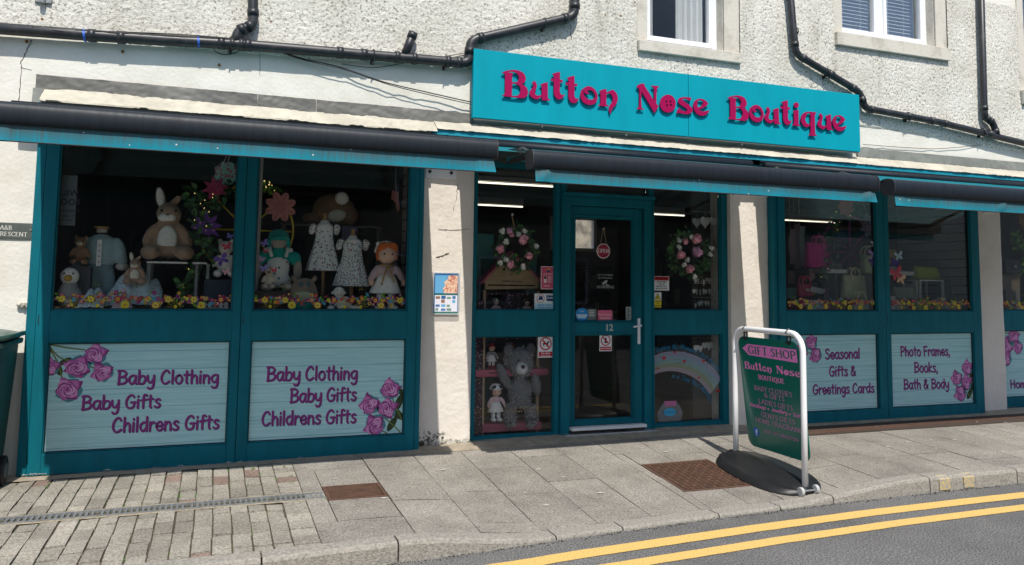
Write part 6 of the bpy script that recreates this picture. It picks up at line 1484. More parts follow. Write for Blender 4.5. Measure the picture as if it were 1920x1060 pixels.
# foliage helpers
def leaf(mb, p, d, n_, L_, w, mi=0, fold=.25):
    d = d.normalized(); s = d.cross(n_).normalized(); nn = s.cross(d).normalized()
    P = [p, p + d * L_ * .3 + s * w * .8 + nn * L_ * .04, p + d * L_ * .62 + s * w + nn * L_ * .02, p + d * L_ - nn * L_ * .10, p + d * L_ * .62 - s * w + nn * L_ * .02, p + d * L_ * .3 - s * w * .8 + nn * L_ * .04, p + d * L_ * .5 - nn * L_ * fold * .35]
    mb.add(P, [(0, 1, 6), (1, 2, 6), (2, 3, 6), (3, 4, 6), (4, 5, 6), (5, 0, 6)], mi)
def rv(): return Vector((random.uniform(-1, 1), random.uniform(-1, 1), random.uniform(-1, 1)))
def garland(name, label, pts, Y, spread, n, size, mats_, lights=True, cat='ivy garland', bright=.15):
    P = crom(pts, 6); W = [at(p[0], p[1], Y) for p in P]; t = thing(name, label, cat, W[0]); o_ = W[0]
    mb = MB(); mb.tube([w - o_ for w in W], .005, 6); mb.build('vine', wood_dark, t)
    mb = MB()
    for _ in range(n):
        k = random.randrange(len(W) - 1); p = W[k].lerp(W[k + 1], random.random()) - o_ + rv() * spread * Vector((1, .7, 1)).length * .4
        leaf(mb, p, rv() + Vector((0, -.4, -.3)), rv() + Vector((0, -1.6, .4)), size * random.uniform(.7, 1.35), size * .36, 1 if random.random() < bright else 0)
    mb.build('leaves', mats_, t)
    if lights:
        mb = MB()
        for _ in range(22):
            p = random.choice(W) - o_ + rv() * spread * .7; mb.ell(p + Vector((0, -.02, 0)), (.0035,) * 3, None, 6, 4)
        mb.build('fairy_lights', mat('fairy_light', (1.0, 0.72, 0.25), .5, emit=1.2), t)
    return t
garland('ivy_garland', 'ivy garland with fairy lights trailing down the right of the left pane', [(440, 345), (415, 372), (385, 378), (352, 365), (380, 400), (372, 430), (392, 460), (378, 490), (360, 515), (350, 545), (352, 580)], .30, .09, 230, .062, [leaf_dark, leaf_mat])
garland('leafy_plant', 'low leafy plant at the foot of the ivy garland', [(335, 583), (350, 574), (370, 578), (385, 581)], .2, .07, 60, .055, [leaf_dark, leaf_mat], False, 'plant')
garland('ivy_garland', 'ivy tuft wound on top of the yellow hoop', [(478, 350), (492, 344), (508, 354), (522, 362)], .40, .05, 70, .045, [leaf_mat, leaf_bright], True)
def hung(name, label, cat, px, py, Y, poly_fn, rpx, m, thick=.012, string_to=None, extra=None, group=None):
    c = at(px, py, Y); r = (at(px + rpx, py, Y) - c).length; t = thing(name, label, cat, c, group)
    mb = MB(); mb.prism(poly_fn(r), -thick / 2, thick / 2); 
    mb.build('body', m, t)
    if extra: extra(t, r)
    if string_to: s_ = at(string_to[0], string_to[1], Y); mb = MB(); mb.tube([Vector((0, 0, r * .6)), s_ - c], .002, 5); mb.build('string', cl_white, t)
    return t
felt_mag = print_cloth('magenta_glitter_card', (0.30, 0.03, 0.10), [(.5, .2, .2), (.42, .08, .15)], 70, .3)
hung('star_decoration', 'magenta patterned paper star hanging in the ivy', 'star decoration', 404, 354, .26, lambda r: star(0, 0, r, 8, .52, .25), 27, felt_mag, string_to=(430, 280))
hung('paper_flower', 'teal and red patterned card flower hanging beside the first mullion', 'paper flower', 425, 325, .27, lambda r: petals(0, 0, r, 8, .18), 24, tiled, string_to=(436, 270))
hung('star_decoration', 'purple polka dot paper star half hidden in the ivy', 'star decoration', 388, 425, .28, lambda r: star(0, 0, r, 8, .52, .1), 30, polka)
# yellow hoop with spokes
c = at(463, 432, .46); r = (at(551, 432, .46) - c).length; t = thing('yellow_hoop', 'yellow spoked hoop standing behind the first window mullion', 'hoop', c); ym_ = mat('yellow_enamel', (0.62, 0.46, 0.03), .5)
mb = MB(); n = 40; V = []
for i in range(n): 
    a = 2 * math.pi * i / n
    for (rr_, y) in ((r, -.03), (r, .03), (r * .965, .03), (r * .965, -.03)): V.append((rr_ * math.cos(a), y, rr_ * math.sin(a)))
mb.add(V, [(i * 4 + j, i * 4 + (j + 1) % 4, ((i + 1) % n) * 4 + (j + 1) % 4, ((i + 1) % n) * 4 + j) for i in range(n) for j in range(4)]); mb.build('rim', ym_, t)
for k in range(8):
    a = math.pi * k / 4; mb = MB(); mb.tube([Vector((.02 * math.cos(a), 0, .02 * math.sin(a))), Vector((r * .97 * math.cos(a), 0, r * .97 * math.sin(a)))], .007, 6); mb.build('spoke', ym_, t)
mb = MB(); mb.ell((0, 0, 0), (.035, .03, .035)); mb.build('hub', ym_, t, smooth=True)
# --- left bay, right pane
mb = MB(); c = at(491, 300, .3); mb.tube([(c.x, .3, DZ), (c.x, .3, 2.44)], .014, 10); t = mb.build('clear_rod', mat('pale_acrylic_rod', (0.36, 0.36, 0.33), .3)); tag(t, 'pale upright rod just right of the first mullion', 'rod')
pink_felt = mat('dusty_pink_felt', (0.52, 0.20, 0.18), .9)
def fl_extra(t, r):
    mb = MB(); mb.prism(circ(0, 0, r * .40, n=24), -.011, -.0065); mb.build('centre', mat('dusty_pink_centre', (0.44, 0.16, 0.15), .9), t)
    mb = MB()
    for i in range(8): a = 2 * math.pi * i / 8 + .39; mb.tube([(r * .5 * math.cos(a), -.009, r * .5 * math.sin(a)), (r * .9 * math.cos(a), -.009, r * .9 * math.sin(a))], .0015, 4)
    mb.build('stitching', nose_dark, t)
hung('felt_flower', 'dusty pink felt flower hanging in front of the yellow hoop', 'felt flower', 526, 388, .34, lambda r: petals(0, 0, r, 8, .34), 30, pink_felt, .012, None, fl_extra)
dung = [('body', cloth('mannequin_linen', (0.42, 0.38, 0.33), .08), E_(((0, 0, .80), (.13, .12, .15)), ((-.31, -.05, .34), (.07, .07, .16), (10, 0, 0)), ((.31, -.05, .34), (.07, .07, .16), (10, 0, 0)), ((-.16, -.16, .07), (.10, .20, .08)), ((.16, -.16, .07), (.10, .20, .08))), SM),
    ('jersey', cl_teal, E_(((0, 0, .56), (.22, .13, .15)), ((-.27, -.01, .52), (.10, .09, .14), (0, 18, 0)), ((.27, -.01, .52), (.10, .09, .14), (0, -18, 0)), ((0, 0, .68), (.10, .09, .06))), RM(.03)),
    ('dungarees', floral_g, E_(((0, -.035, .38), (.19, .125, .24)), ((0, -.02, .17), (.22, .15, .13))), RM(.03)), ('strap', floral_g, lambda mb: [mb.tube([(sx_ * .11, -.145, .55), (sx_ * .135, -.11, .66), (sx_ * .13, -.02, .70)], .026, 8) for sx_ in (-1, 1)], SM),
    ('hat', cl_teal, lambda mb: (mb.ell((0, .015, .885), (.165, .15, .12)), mb.ell((0, -.10, .855), (.15, .10, .04)), mb.ell((-.15, .0, .77), (.04, .06, .10)), mb.ell((.15, .0, .77), (.04, .06, .10))), RM(.025)), ('pompom', fur_white, E_(((-.18, -.02, .66), (.045,) * 3), ((.18, -.02, .66), (.045,) * 3)), SM)]
toy('clothes_form', 'faceless child clothes form in teal hat and leaf print dungarees', 'clothes form', 519, 546, .34, 116, dung)
toy('plush_lamb', 'small cream plush toy in front of the dungaree clothes form', 'plush toy', 503, 541, .20, 42, bear(fur_cream, fur_brown), 'plush toys in the left window', zfix=at(503, 541, .20).z)
c = at(510, 548, .26); mb = MB(); mb.box(c.x - .17, c.x + .16, .14, .50, DZ, at(510, 546, .3).z); t = mb.build('toy_crate', wood_dark, bevel=.004); tag(t, 'dark wooden crate under the dungaree clothes form', 'crate')
mb = MB(); pl = wall_plane(.1395); 
for px in (498, 525): q = at(px, 568, .1395); flat(mb, pl, petals(q.x, q.z, .02, 5, .4), 0, .001)
mb.build('stencil', mat('stencil_grey', (0.16, 0.14, 0.12), .8), t)
def dress(label, px, pyTop, pyBase, Y, m, sleeve, wpx, stand_to):
    top = at(px, pyTop, Y); base = at(px, pyBase, Y); h = top.z - base.z; t = thing('dress_stand', label, 'dress on stand', (base.x, Y, DZ)); z0 = base.z - DZ; w = (at(px + wpx, pyBase, Y) - base).length
    mb = MB(); mb.tube([(0, 0, 0), (0, 0, z0 + h * .62)], .016, 10); mb.lathe([(.07, 0), (.07, .012), (.02, .03)], (0, 0, 0), 16); mb.build('stand', wood_peg, t, smooth=True)
    mb = MB(); mb.lathe([(.018, z0 + h * .86), (.026, z0 + h * .90), (.014, z0 + h * .93), (.022, z0 + h * .97), (.012, z0 + h), (.001, z0 + h)], (0, 0, 0), 14); mb.build('peg', wood_peg, t, smooth=True)
    mb = MB(); mb.lathe([(.07, z0 + h * .76), (.06, z0 + h * .80), (.038, z0 + h * .84), (.034, z0 + h * .875), (.001, z0 + h * .878)], (0, 0, 0), 18); mb.build('neck_form', cl_white, t, smooth=True)
    mb = MB(); mb.lathe([(w * .46, z0 + h * .80), (w * .55, z0 + h * .74), (w * .52, z0 + h * .62), (w * .60, z0 + h * .45), (w * .82, z0 + h * .22), (w * 1.0, z0 + .01), (w * 1.0, z0), (w * .92, z0 + .005), (w * .5, z0 + h * .5)], (0, 0, 0), 72, wave=.13, nw=9, sy=.6); mb.build('dress', m, t, smooth=True)
    mb = MB()
    for s_ in (-1, 1):
        for k in range(7):
            a = -.9 + k * .3; mb.ell((s_ * w * (.66 + .10 * math.cos(a)), -.03 * math.sin(a * 2), z0 + h * (.72 + .05 * math.sin(a * 1.3))), (w * .20, .05, .022), (0, s_ * 35, 0), 10, 6)
    mb.build('sleeves', m, t, smooth=True); return t
dress('white sleeveless child dress printed with small motifs on a wooden stand', 606, 400, 508, .40, motif, 0, 31, 0); dress('floral child dress with frilled sleeves on a wooden stand beside the red haired doll', 659, 429, 537, .32, floral, 1, 33, 0)
def rag_doll(label, px, pybase, Y, hpx, hair, hat, top, skirt, boots, group='rag dolls', bow=None, cat='rag doll', zfix=None):
    P = [('body', skin_cloth, E_(((0, -.02, .78), (.135, .12, .135)), ((-.21, -.06, .40), (.035, .035, .05)), ((.24, -.05, .40), (.035, .035, .05)), ((0, 0, .60), (.05, .05, .06))), SM),
        ('hair', hair, E_(((0, .03, .815), (.145, .125, .135)), ((-.07, -.085, .885), (.085, .05, .06), (0, -25, 0)), ((.075, -.08, .885), (.085, .05, .06), (0, 25, 0)), ((-.125, -.02, .76), (.03, .06, .08)), ((.125, -.02, .76), (.03, .06, .08))), RM(.022)),
        ('top', top, E_(((0, 0, .55), (.115, .085, .12)), ((-.17, -.02, .51), (.052, .055, .15), (0, 28, 0)), ((.19, -.02, .51), (.052, .055, .15), (0, -30, 0))), RM(.024)),
        ('skirt', skirt, lambda mb: mb.lathe([(.09, .53), (.15, .42), (.215, .27), (.225, .25), (.18, .255), (.05, .45)], (0, 0, 0), 48, wave=.07, nw=9, sy=.7), SM),
        ('leg', cl_white, E_(((-.075, -.02, .17), (.055, .06, .15))), SM), ('leg', cl_white, E_(((.075, -.02, .17), (.055, .06, .15))), SM),
        ('boot', boots, E_(((-.085, -.08, .05), (.075, .11, .05))), SM), ('boot', boots, E_(((.085, -.08, .05), (.075, .11, .05))), SM), eyes(-.135, .78, .055, .013)]
    if hat is not None:
        if hat[0] == 'band': P.append(('headband', hat[1], lambda mb: (mb.tube([(.152 * math.cos(a), .025 - .03 * math.sin(a) * 0 - .0, .80 + .152 * math.sin(a)) for a in [math.pi * i / 14 for i in range(15)]], .016, 8), mb.ell((-.12, -.04, .915), (.04, .03, .035))), SM))
        else: P.append(('hat', hat[1], lambda mb: (mb.lathe([(.165, .83), (.155, .90), (.10, .965), (.001, .985)], (0, .02, 0), 20), mb.lathe([(.165, .83), (.18, .845), (.17, .862)], (0, .02, 0), 20)), SM))
    if bow: P.append(('ribbon', bow, lambda mb: (mb.tube([(-.09, -.06, .635), (0, -.105, .625), (.09, -.06, .635)], .014, 8), mb.tube([(0, -.11, .62), (-.05, -.14, .5), (-.09, -.15, .36)], .011, 6), mb.tube([(.01, -.11, .62), (.05, -.14, .5), (.09, -.15, .40)], .011, 6)), SM))
    return toy('rag_doll', label, cat, px, pybase, Y, hpx, P, group, zfix=zfix)
rag_doll('large rag doll with orange hair, white headband and speckled skirt standing in the left window', 722, 585, .20, 138, hair_orange, ('band', cl_white), cl_mauve, speck, cl_white, bow=ribbon)
back = [('body', fur_dbrown, E_(((0, 0, .48), (.62, .45, .46)), ((-.62, -.05, .18), (.28, .30, .18)), ((.42, -.10, .30), (.28, .30, .32)), ((-.1, -.2, .3), (.5, .3, .3))), RM(.04)), ('tail', fur_white, E_(((.16, -.40, .78), (.20, .14, .19))), SM), ('paw', fur_cream, E_(((.02, -.46, .26), (.27, .10, .18), (0, -14, 0))), SM)]
toy('plush_bear', 'big brown plush animal with its white tail to the glass above the dresses', 'plush toy', 625, 424, .75, 64, back, 'plush toys in the left window', zfix=at(625, 424, .75).z)
c = at(648, 425, .78); d_ = at(600, 425, .78); mb = MB(); mb.box(d_.x - .35, c.x + .30, .60, 1.05, c.z - .02, c.z - .001); mb.box(d_.x - .34, d_.x - .31, .62, 1.03, DZ * .0 - .04, c.z - .0205); mb.box(c.x + .26, c.x + .29, .62, 1.03, -.04, c.z - .0205); t = mb.build('tall_shelf', shelf_mat); tag(t, 'tall dark shelf carrying the big brown plush animal', 'shelf')
a = at(640, 457, .58); b = at(671, 426, .58); mb = MB(); mb.box(a.x, b.x, .56, .59, a.z, b.z - .002); t = mb.build('gift_box', cloth('lilac_grey_card', (0.20, 0.19, 0.26), .2, 20, .1), bevel=.003); tag(t, 'lilac grey printed box behind the two small dresses', 'gift box')
mb = MB(); mb.box(a.x, b.x, .59, .595, DZ, a.z - .001); mb.build('support', shelf_mat, t)
catbag = [('body', cloth('taupe_canvas', (0.24, 0.19, 0.15), .15), E_(((0, 0, .50), (.40, .18, .46)), ((-.29, 0, .93), (.08, .05, .10), (0, -20, 0)), ((.29, 0, .93), (.08, .05, .10), (0, 20, 0))), RM(.03)), ('pocket', cl_teal, E_(((0, -.10, .22), (.37, .15, .22))), SM), ('bib', cloth('pale_green_felt', (0.42, 0.46, 0.30), .1), E_(((0, -.155, .42), (.30, .09, .15))), SM), ('patch', cloth('blue_felt', (0.05, 0.14, 0.17), .1), E_(((-.10, -.17, .76), (.05, .03, .07), (0, 20, 0)), ((.10, -.17, .76), (.05, .03, .07), (0, -20, 0))), SM)]
toy('animal_bag', 'round child bag shaped like a cat face, taupe above and teal below', 'child bag', 568, 584, .16, 66, catbag)
lamb = [('body', fur_white, E_(((.05, 0, .32), (.36, .26, .26)), ((-.12, -.08, .72), (.21, .19, .20)), ((-.42, -.2, .12), (.14, .22, .12)), ((.48, -.16, .12), (.24, .13, .11), (0, 0, -30)), ((-.04, -.22, .16), (.13, .15, .14)), ((-.33, -.03, .70), (.10, .05, .06), (0, -30, 0)), ((.08, -.03, .70), (.10, .05, .06), (0, 30, 0))), RM(.03)), ('muzzle', fur_cream, E_(((-.13, -.25, .66), (.10, .07, .09))), SM), eyes(-.245, .78, .08, .02, -.12)]
toy('plush_lamb', 'white plush lamb slumped on the deck beside the cat face bag', 'plush toy', 640, 584, .14, 50, lamb, 'plush toys in the left window')
a = at(592, 584, .3); b = at(700, 556, .3); mb = MB(); mb.box(a.x, b.x, .26, .60, b.z - .02, b.z); mb.box(a.x + .02, b.x - .02, .27, .29, DZ, b.z - .0205); 
t = mb.build('toy_bench', mat('dark_green_paint', (0.012, 0.035, 0.022), .5), bevel=.003); tag(t, 'dark green low bench behind the white plush lamb', 'bench')
hung('felt_flower', 'pink felt hanging strip near the slatted partition at the first pillar', 'felt hanging', 742, 372, .5, lambda r: [(-r * .5, r), (r * .4, r * .8), (r * .35, -.2 * r), (r * .6, -r * 1.2), (r * .3, -r * 1.9), (0, -r * .6), (-r * .6, -.1 * r)], 14, pink_felt, string_to=(742, 300))
# butterflies stuck on glass
def butterfly(label, px, py, Y, rpx, cols, rot=0, cat='butterfly sticker'):
    c = at(px, py, Y); r = (at(px + rpx, py, Y) - c).length; pl = wall_plane(Y); mb = MB()
    def wing(pts, mi, k):
        P = []
        for x, z in pts: x, z = x * r, z * r; P.append((c.x + x * math.cos(rot) - z * math.sin(rot), c.z + x * math.sin(rot) + z * math.cos(rot)))
        flat(mb, pl, P, mi, .0004 * k)
    for s_ in (-1, 1):
        wing([(0, 0), (s_ * .25, .55), (s_ * .7, .8), (s_ * 1, .6), (s_ * .85, .15), (s_ * .4, -.02)], 0, 1); wing([(0, 0), (s_ * .4, -.05), (s_ * .72, -.25), (s_ * .7, -.65), (s_ * .4, -.75), (s_ * .12, -.4)], 1 if len(cols) > 1 else 0, 2)
    wing([(-.05, .35), (.05, .35), (.05, -.45), (-.05, -.45)], 0, 3)
    t = mb.build('butterfly_sticker', [ink('bf_%d_%d_%d' % c_, *c_) for c_ in cols]); tag(t, label, cat, 'butterfly stickers on the window glass')
YB = .032
for lab, px, py, rp, cols, rt in (('red butterfly sticker over the white plush bear', 425, 462, 9, ((160, 50, 70),), .2), ('purple butterfly sticker over the white plush bear', 416, 487, 14, ((92, 66, 140), (70, 50, 120)), .5), ('small violet butterfly sticker above the white plush bear', 431, 443, 7, ((90, 90, 150),), -.3), ('pale pink butterfly sticker low on the white plush bear', 424, 510, 7, ((190, 140, 150),), .3),
    ('crimson butterfly sticker on the leaf print dungarees', 514, 507, 6, ((170, 50, 70),), .2), ('violet butterfly sticker left of the teal hatted form', 496, 456, 8, ((110, 96, 160),), .6), ('dark pink butterfly sticker by the dungaree arm', 498, 471, 6, ((140, 50, 66),), .1), ('pale mauve butterfly sticker beside the dungarees', 490, 486, 7, ((150, 120, 150),), -.4), ('lilac butterfly sticker low by the dungarees', 495, 503, 8, ((120, 110, 170),), .3),
    ('pale blue butterfly sticker at the left of the second handbag pane', 1685, 480, 8, ((150, 176, 186),), .2), ('violet butterfly sticker left of the lime handbag', 1678, 493, 8, ((70, 56, 130),), -.3), ('pink butterfly sticker above the cushion bag', 1681, 513, 12, ((176, 70, 90),), .3), ('cream butterfly sticker above the cushion bag', 1689, 523, 9, ((200, 170, 140),), -.2),
    ('lilac butterfly sticker over the pale green handbag', 1637, 476, 9, ((140, 126, 170),), .2), ('violet butterfly sticker over the pale green handbag', 1637, 490, 8, ((76, 60, 130),), .5), ('white butterfly sticker above the pale green handbag', 1639, 457, 6, ((170, 180, 190),), .2)):
    butterfly(lab, px, py, YB, rp, cols, rt)
# flower border stickers along the foot of each window
FC = [ink('decal_%d' % i, *c) for i, c in enumerate([(186, 172, 36), (150, 26, 52), (116, 58, 124), (58, 132, 158), (80, 126, 34), (180, 98, 34), (160, 74, 122), (98, 18, 42), (196, 186, 76), (72, 32, 88), (32, 20, 32)])]
def border(label, px0, px1, Y, ymid=567, k=1.4, seed=1):
    rnd = random.Random(seed); mb = MB(); pl = wall_plane(Y); a = at(px0, ymid, Y); b = at(px1, ymid, Y); zb_ = at(px0, 584, Y).z; lift = [0.0]
    def fl(x, z, r, o_, i_, c_):
        lift[0] = (lift[0] + .00007) % .0016; l = lift[0]
        flat(mb, pl, petals(x, z, r * 1.16, 6, .32, rnd.random(), 4), 10 if rnd.random() < .3 else 9, l); flat(mb, pl, petals(x, z, r, 6, .32, rnd.random(), 4), o_, l + .0003); flat(mb, pl, circ(x, z, r * .52, n=10), i_, l + .0006); flat(mb, pl, circ(x, z, r * .26, n=8), c_, l + .0009)
    L_ = b.x - a.x; n = int(L_ / .0095)
    for i in range(n):
        x = a.x + L_ * (i + rnd.random()) / n; z = zb_ + k * (.066 + rnd.gauss(0, .014)); t = rnd.random()
        if t < .22:
            ang = rnd.uniform(0, 6.28); r = rnd.uniform(.010, .017) * k; lift[0] = (lift[0] + .00007) % .0016
            flat(mb, pl, [(x + r * (math.cos(q) * math.cos(ang) - .45 * math.sin(q) * math.sin(ang)), z + r * (math.cos(q) * math.sin(ang) + .45 * math.sin(q) * math.cos(ang))) for q in [2 * math.pi * j / 8 for j in range(8)]], rnd.choice((4, 4, 3)), lift[0])
        else: fl(x, z, rnd.uniform(.006, .0125) * k, rnd.choice((0, 1, 2, 5, 6, 7, 8, 2)), rnd.choice((0, 1, 5, 8, 7)), rnd.choice((1, 0, 9, 7)))
    m = max(2, int(L_ / .16))
    for i in range(m):
        x = a.x + L_ * (i + .5) / m + rnd.uniform(-.03, .03); fl(x, zb_ + k * .064, .019 * k, rnd.choice((0, 1, 2, 0)), rnd.choice((8, 0)), 1)
        x += rnd.uniform(.04, .09); z = zb_ + k * rnd.uniform(.022, .036); q = rnd.random(); r = .016 * k
        if x > b.x - .02: continue
        if q < .5: flat(mb, pl, star(x, z, r * 1.5, 12, .75), 8 if q < .25 else 5, .0011); flat(mb, pl, circ(x, z, r, n=14), 0 if q < .25 else 8, .0016); flat(mb, pl, circ(x, z, r * .3, n=8), 1, .002)
        else:
            flat(mb, pl, circ(x, z, r * .6, n=12), 0, .001)
            for rr_ in (1.3, 1.8, 2.3):
                for j in range(14): an = 2 * math.pi * j / 14 + rr_; flat(mb, pl, circ(x + r * rr_ * math.cos(an), z + r * rr_ * math.sin(an), r * .13, n=6), 0, .001)
    for i in range(max(1, m // 3)):
        x = a.x + L_ * (i + .5 + rnd.uniform(-.2, .2)) / max(1, m // 3); z = zb_ + k * .135; an = rnd.uniform(0, 3)
        for j in range(4): flat(mb, pl, [(x + .022 * k * math.cos(an + j * 1.57 + d_) * q, z + .022 * k * math.sin(an + j * 1.57 + d_) * q) for d_, q in ((-.25, .3), (0, 1.0), (.25, .3))], rnd.choice((4, 8)), .001)
    t = mb.build('flower_border', FC); tag(t, label, 'window sticker', 'flower border stickers along the window feet')
border('bright flower border sticker along the foot of the pane with the plush rabbits', 97, 434, YB, seed=3); border('bright flower border sticker along the foot of the pane with the two dresses', 474, 764, YB, seed=8)
border('flower border sticker along the foot of the pane with the magenta backpack', 1478, 1645, YB, seed=5); border('flower border sticker along the foot of the pane with the lime handbag', 1671, 1823, YB, seed=6); border('flower border sticker along the foot of the pane cut by the right edge', 1878, 1960, YB + Y3, seed=9)
mb = MB(); a = at(104, 422, .10); b = at(146, 330, .10); pl = Plane((0, .10, 0), (-1, 0, 0), (0, 0, 1), WALLN); flat(mb, wall_plane(.10), rect(a.x, b.x, a.z, b.z), 0, 0); flat(mb, Plane((0, .102, 0), (1, 0, 0), (0, 0, 1), -WALLN), rect(a.x, b.x, a.z, b.z), 0, 0)
for s_, py, h in (('WILD', 362, .062), ('FOOD', 379, .062), ('Creature Cafe', 395, .030), ('8-10 Main St', 405, .022), ('open daily', 412, .022)): sans(mb, pl, s_, -(a.x + b.x) / 2, at(120, py, .10).z, h, 1, .001, bold=.02)
t = mb.build('poster', [ink('mirrored_card_grey', 96, 104, 106), ink('mirrored_card_ink', 34, 36, 38)]); tag(t, 'grey card with mirrored dark lettering behind the glass at the left', 'poster')  # flat grey card, the mirrored words drawn into its colours
# --- entrance: wreaths
pe_pink = mat('peony_pink', (0.84, 0.38, 0.47), .8, island=.3); pe_mauve = mat('peony_mauve', (0.70, 0.38, 0.58), .8, island=.3); fl_white = mat('silk_white', (0.86, 0.84, 0.78), .8, island=.15)
def wreath(label, px, py, rpx, Y, peonies, whites, hook=None):
    c = at(px, py, Y); R0 = (at(px + rpx, py, Y) - c).length; t = thing('flower_wreath', label, 'flower wreath', c)
    mb = MB(); mb.tube([(R0 * .66 * math.cos(a), .0, R0 * .66 * math.sin(a)) for a in [2 * math.pi * i / 28 for i in range(29)]], .018, 8); mb.build('ring', wood_dark, t)
    mb = MB()
    for _ in range(190):
        a = random.uniform(0, 6.283); r = R0 * random.gauss(.68, .13); p = Vector((r * math.cos(a), random.uniform(-.035, .015), r * math.sin(a))); d = Vector((math.cos(a + random.uniform(-1.3, 1.3)), random.uniform(-.5, .2), math.sin(a + random.uniform(-1.3, 1.3)) - .2)); leaf(mb, p, d, Vector((random.uniform(-.5, .5), -1, random.uniform(-.2, .7))), R0 * random.uniform(.17, .32), R0 * .085, 1 if random.random() < .3 else 0)
    mb.build('leaves', [leaf_dark, leaf_mat], t)
    for (qx, qy, rp, m) in peonies:
        q = at(qx, qy, Y - .05) ; o_ = Vector((q.x - c.x, -.05, q.z - c.z)); r = (at(qx + rp, qy, Y) - at(qx, qy, Y)).length; mb = MB()
        for k in range(46):
            ph = random.uniform(0, 6.283); th = math.acos(1 - random.random() * 1.15); d = Vector((math.sin(th) * math.cos(ph), -math.cos(th), math.sin(th) * math.sin(ph))); rr_ = r * (.55 + .45 * (k / 46)); p = o_ + d * rr_ * .82
            s_ = d.cross(rv()).normalized(); u_ = d.cross(s_).normalized(); w = r * random.uniform(.26, .4)
            mb.add([p - s_ * w - d * w * .3, p - u_ * w * .8 - d * w * .25, p + s_ * w - d * w * .3, p + u_ * w * .9 + d * w * .35, p], [(4, 0, 1), (4, 1, 2), (4, 2, 3), (4, 3, 0)])
        mb.ell(o_, (r * .6, r * .5, r * .6), None, 10, 7); mb.build('peony', m, t)
    mb = MB()
    for (qx, qy) in whites:
        q = at(qx, qy, Y - .04); o_ = Vector((q.x - c.x, -.055, q.z - c.z))
        for k in range(6):
            cc = o_ + rv() * .014
            for j in range(5): a = 6.283 * j / 5 + k; leaf(mb, cc, Vector((math.cos(a), -.3, math.sin(a))), Vector((0, -1, .2)), .020, .007)
    mb.build('white_flowers', fl_white, t)
    if hook: s_ = at(hook[0], hook[1], Y); mb = MB(); mb.tube([Vector((0, 0, R0 * .7)), Vector((s_.x - c.x, 0, s_.z - c.z))], .006, 6); mb.build('hanger', wood_peg, t); mb = MB(); mb.ell(Vector((s_.x - c.x, -.01, s_.z - c.z + .01)), (.014, .008, .014)); mb.build('suction_cup', clear_mat('suction_clear', (.8, .82, .82), .5), t)
YR = YG + .07
wreath('peony wreath with green leaves on the glass left of the door', 966, 466, 41, YR, [(981, 450, 11.5, pe_pink), (957, 496, 10, pe_pink), (938, 467, 10, pe_pink), (992, 480, 9, pe_pink), (955, 433, 8, pe_mauve), (960, 441, 6, pe_pink)], [(941, 434), (983, 432), (1004, 463), (948, 454), (980, 500), (947, 487), (936, 494), (972, 440)], (960, 405))
wreath('peony wreath hanging before the white hearts right of the door', 1291, 474, 40, YR, [(1306, 449, 11, pe_pink), (1308, 473, 11, pe_mauve), (1276, 478, 10, pe_pink), (1293, 504, 9.5, pe_pink), (1285, 453, 7, pe_pink)], [(1273, 450), (1332, 466), (1331, 477), (1288, 487), (1281, 497), (1300, 519), (1294, 445), (1272, 464)])
# --- entrance left: toy house display, dolls, boxes
t = thing('toy_house_stand', 'pale wooden display house with pink roof edges under the left wreath', 'display stand', at(958, 582, .40)); o_ = t.location.copy(); hp = lambda px, py, Y=.40: (lambda q: (q.x - o_.x, q.z - o_.z))(at(px, py, Y))
pinkp = mat('pink_lacquer', (0.50, 0.10, 0.17), .45)
mb = MB(); mb.prism([hp(910, 543), hp(1009, 541), hp(1009, 531), hp(1012, 527), hp(960, 476), hp(907, 529), hp(910, 533)], 0, .02); mb.build('gable', wood_pale, t)
mb = MB(); 
for (p0, p1) in ((hp(903, 533), hp(958, 474)), (hp(958, 474), hp(1014, 530))):
    d = Vector((p1[0] - p0[0], 0, p1[1] - p0[1])).normalized(); n_ = Vector((-d.z, 0, d.x)) * .016
    mb.prism([(p0[0], p0[1]), (p1[0], p1[1]), (p1[0] + n_.x, p1[1] + n_.z), (p0[0] + n_.x, p0[1] + n_.z)], -.01, .30)
mb.build('roof', pinkp, t, bevel=.003)
mb = MB(); q0, q1 = hp(915, 533), hp(1003, 536); mb.box(q0[0], q1[0], -.004, -.0008, q1[1] - .006, q1[1] + .006); mb.build('slot', eye_black, t)
mb = MB(); pl = Plane((0, -.001, 0), (1, 0, 0), (0, 0, 1), WALLN); q0 = hp(941, 529); q1 = hp(981, 530); text_strokes(mb, pl, 'Createur de douceur', q0[0], q0[1], q1[0], q1[1], .022, HAND, 1.2, 0, .0006); q = hp(962, 512)
for dx in (-.025, .018): mb.tube([Vector((q[0] + dx + .014 * math.cos(a), -.003, q[1] + .018 * math.sin(a))) for a in [6.283 * i / 12 for i in range(13)]], .0015, 4)
mb.build('lettering', wood_dark, t)
zf = -.03 - o_.z
mb = MB()
for px in (909, 1010):
    q = hp(px, 545); mb.box(q[0] - .012, q[0] + .012, .0, .02, zf, q[1]); mb.box(q[0] - .012, q[0] + .012, .28, .30, zf, q[1])
mb.build('post', wood_pale, t)
for (ya, yb_) in ((690, 707), (790, 811)):
    mb = MB(); q0, q1 = hp(890, yb_), hp(1026, ya)
    if ya > 750: q0, q1 = hp(902, yb_), hp(1013, ya)
    mb.box(q0[0], q1[0], -.03, .30, q0[1], q1[1]); mb.build('shelf', pinkp, t, bevel=.006)
    if ya < 750: mb = MB(); s0_, s1_ = hp(914, 699), hp(948, 697); mb.box(s0_[0], s1_[0], -.033, -.0305, s0_[1] - .004, s0_[1] + .004); mb.build('slot', eye_black, t)
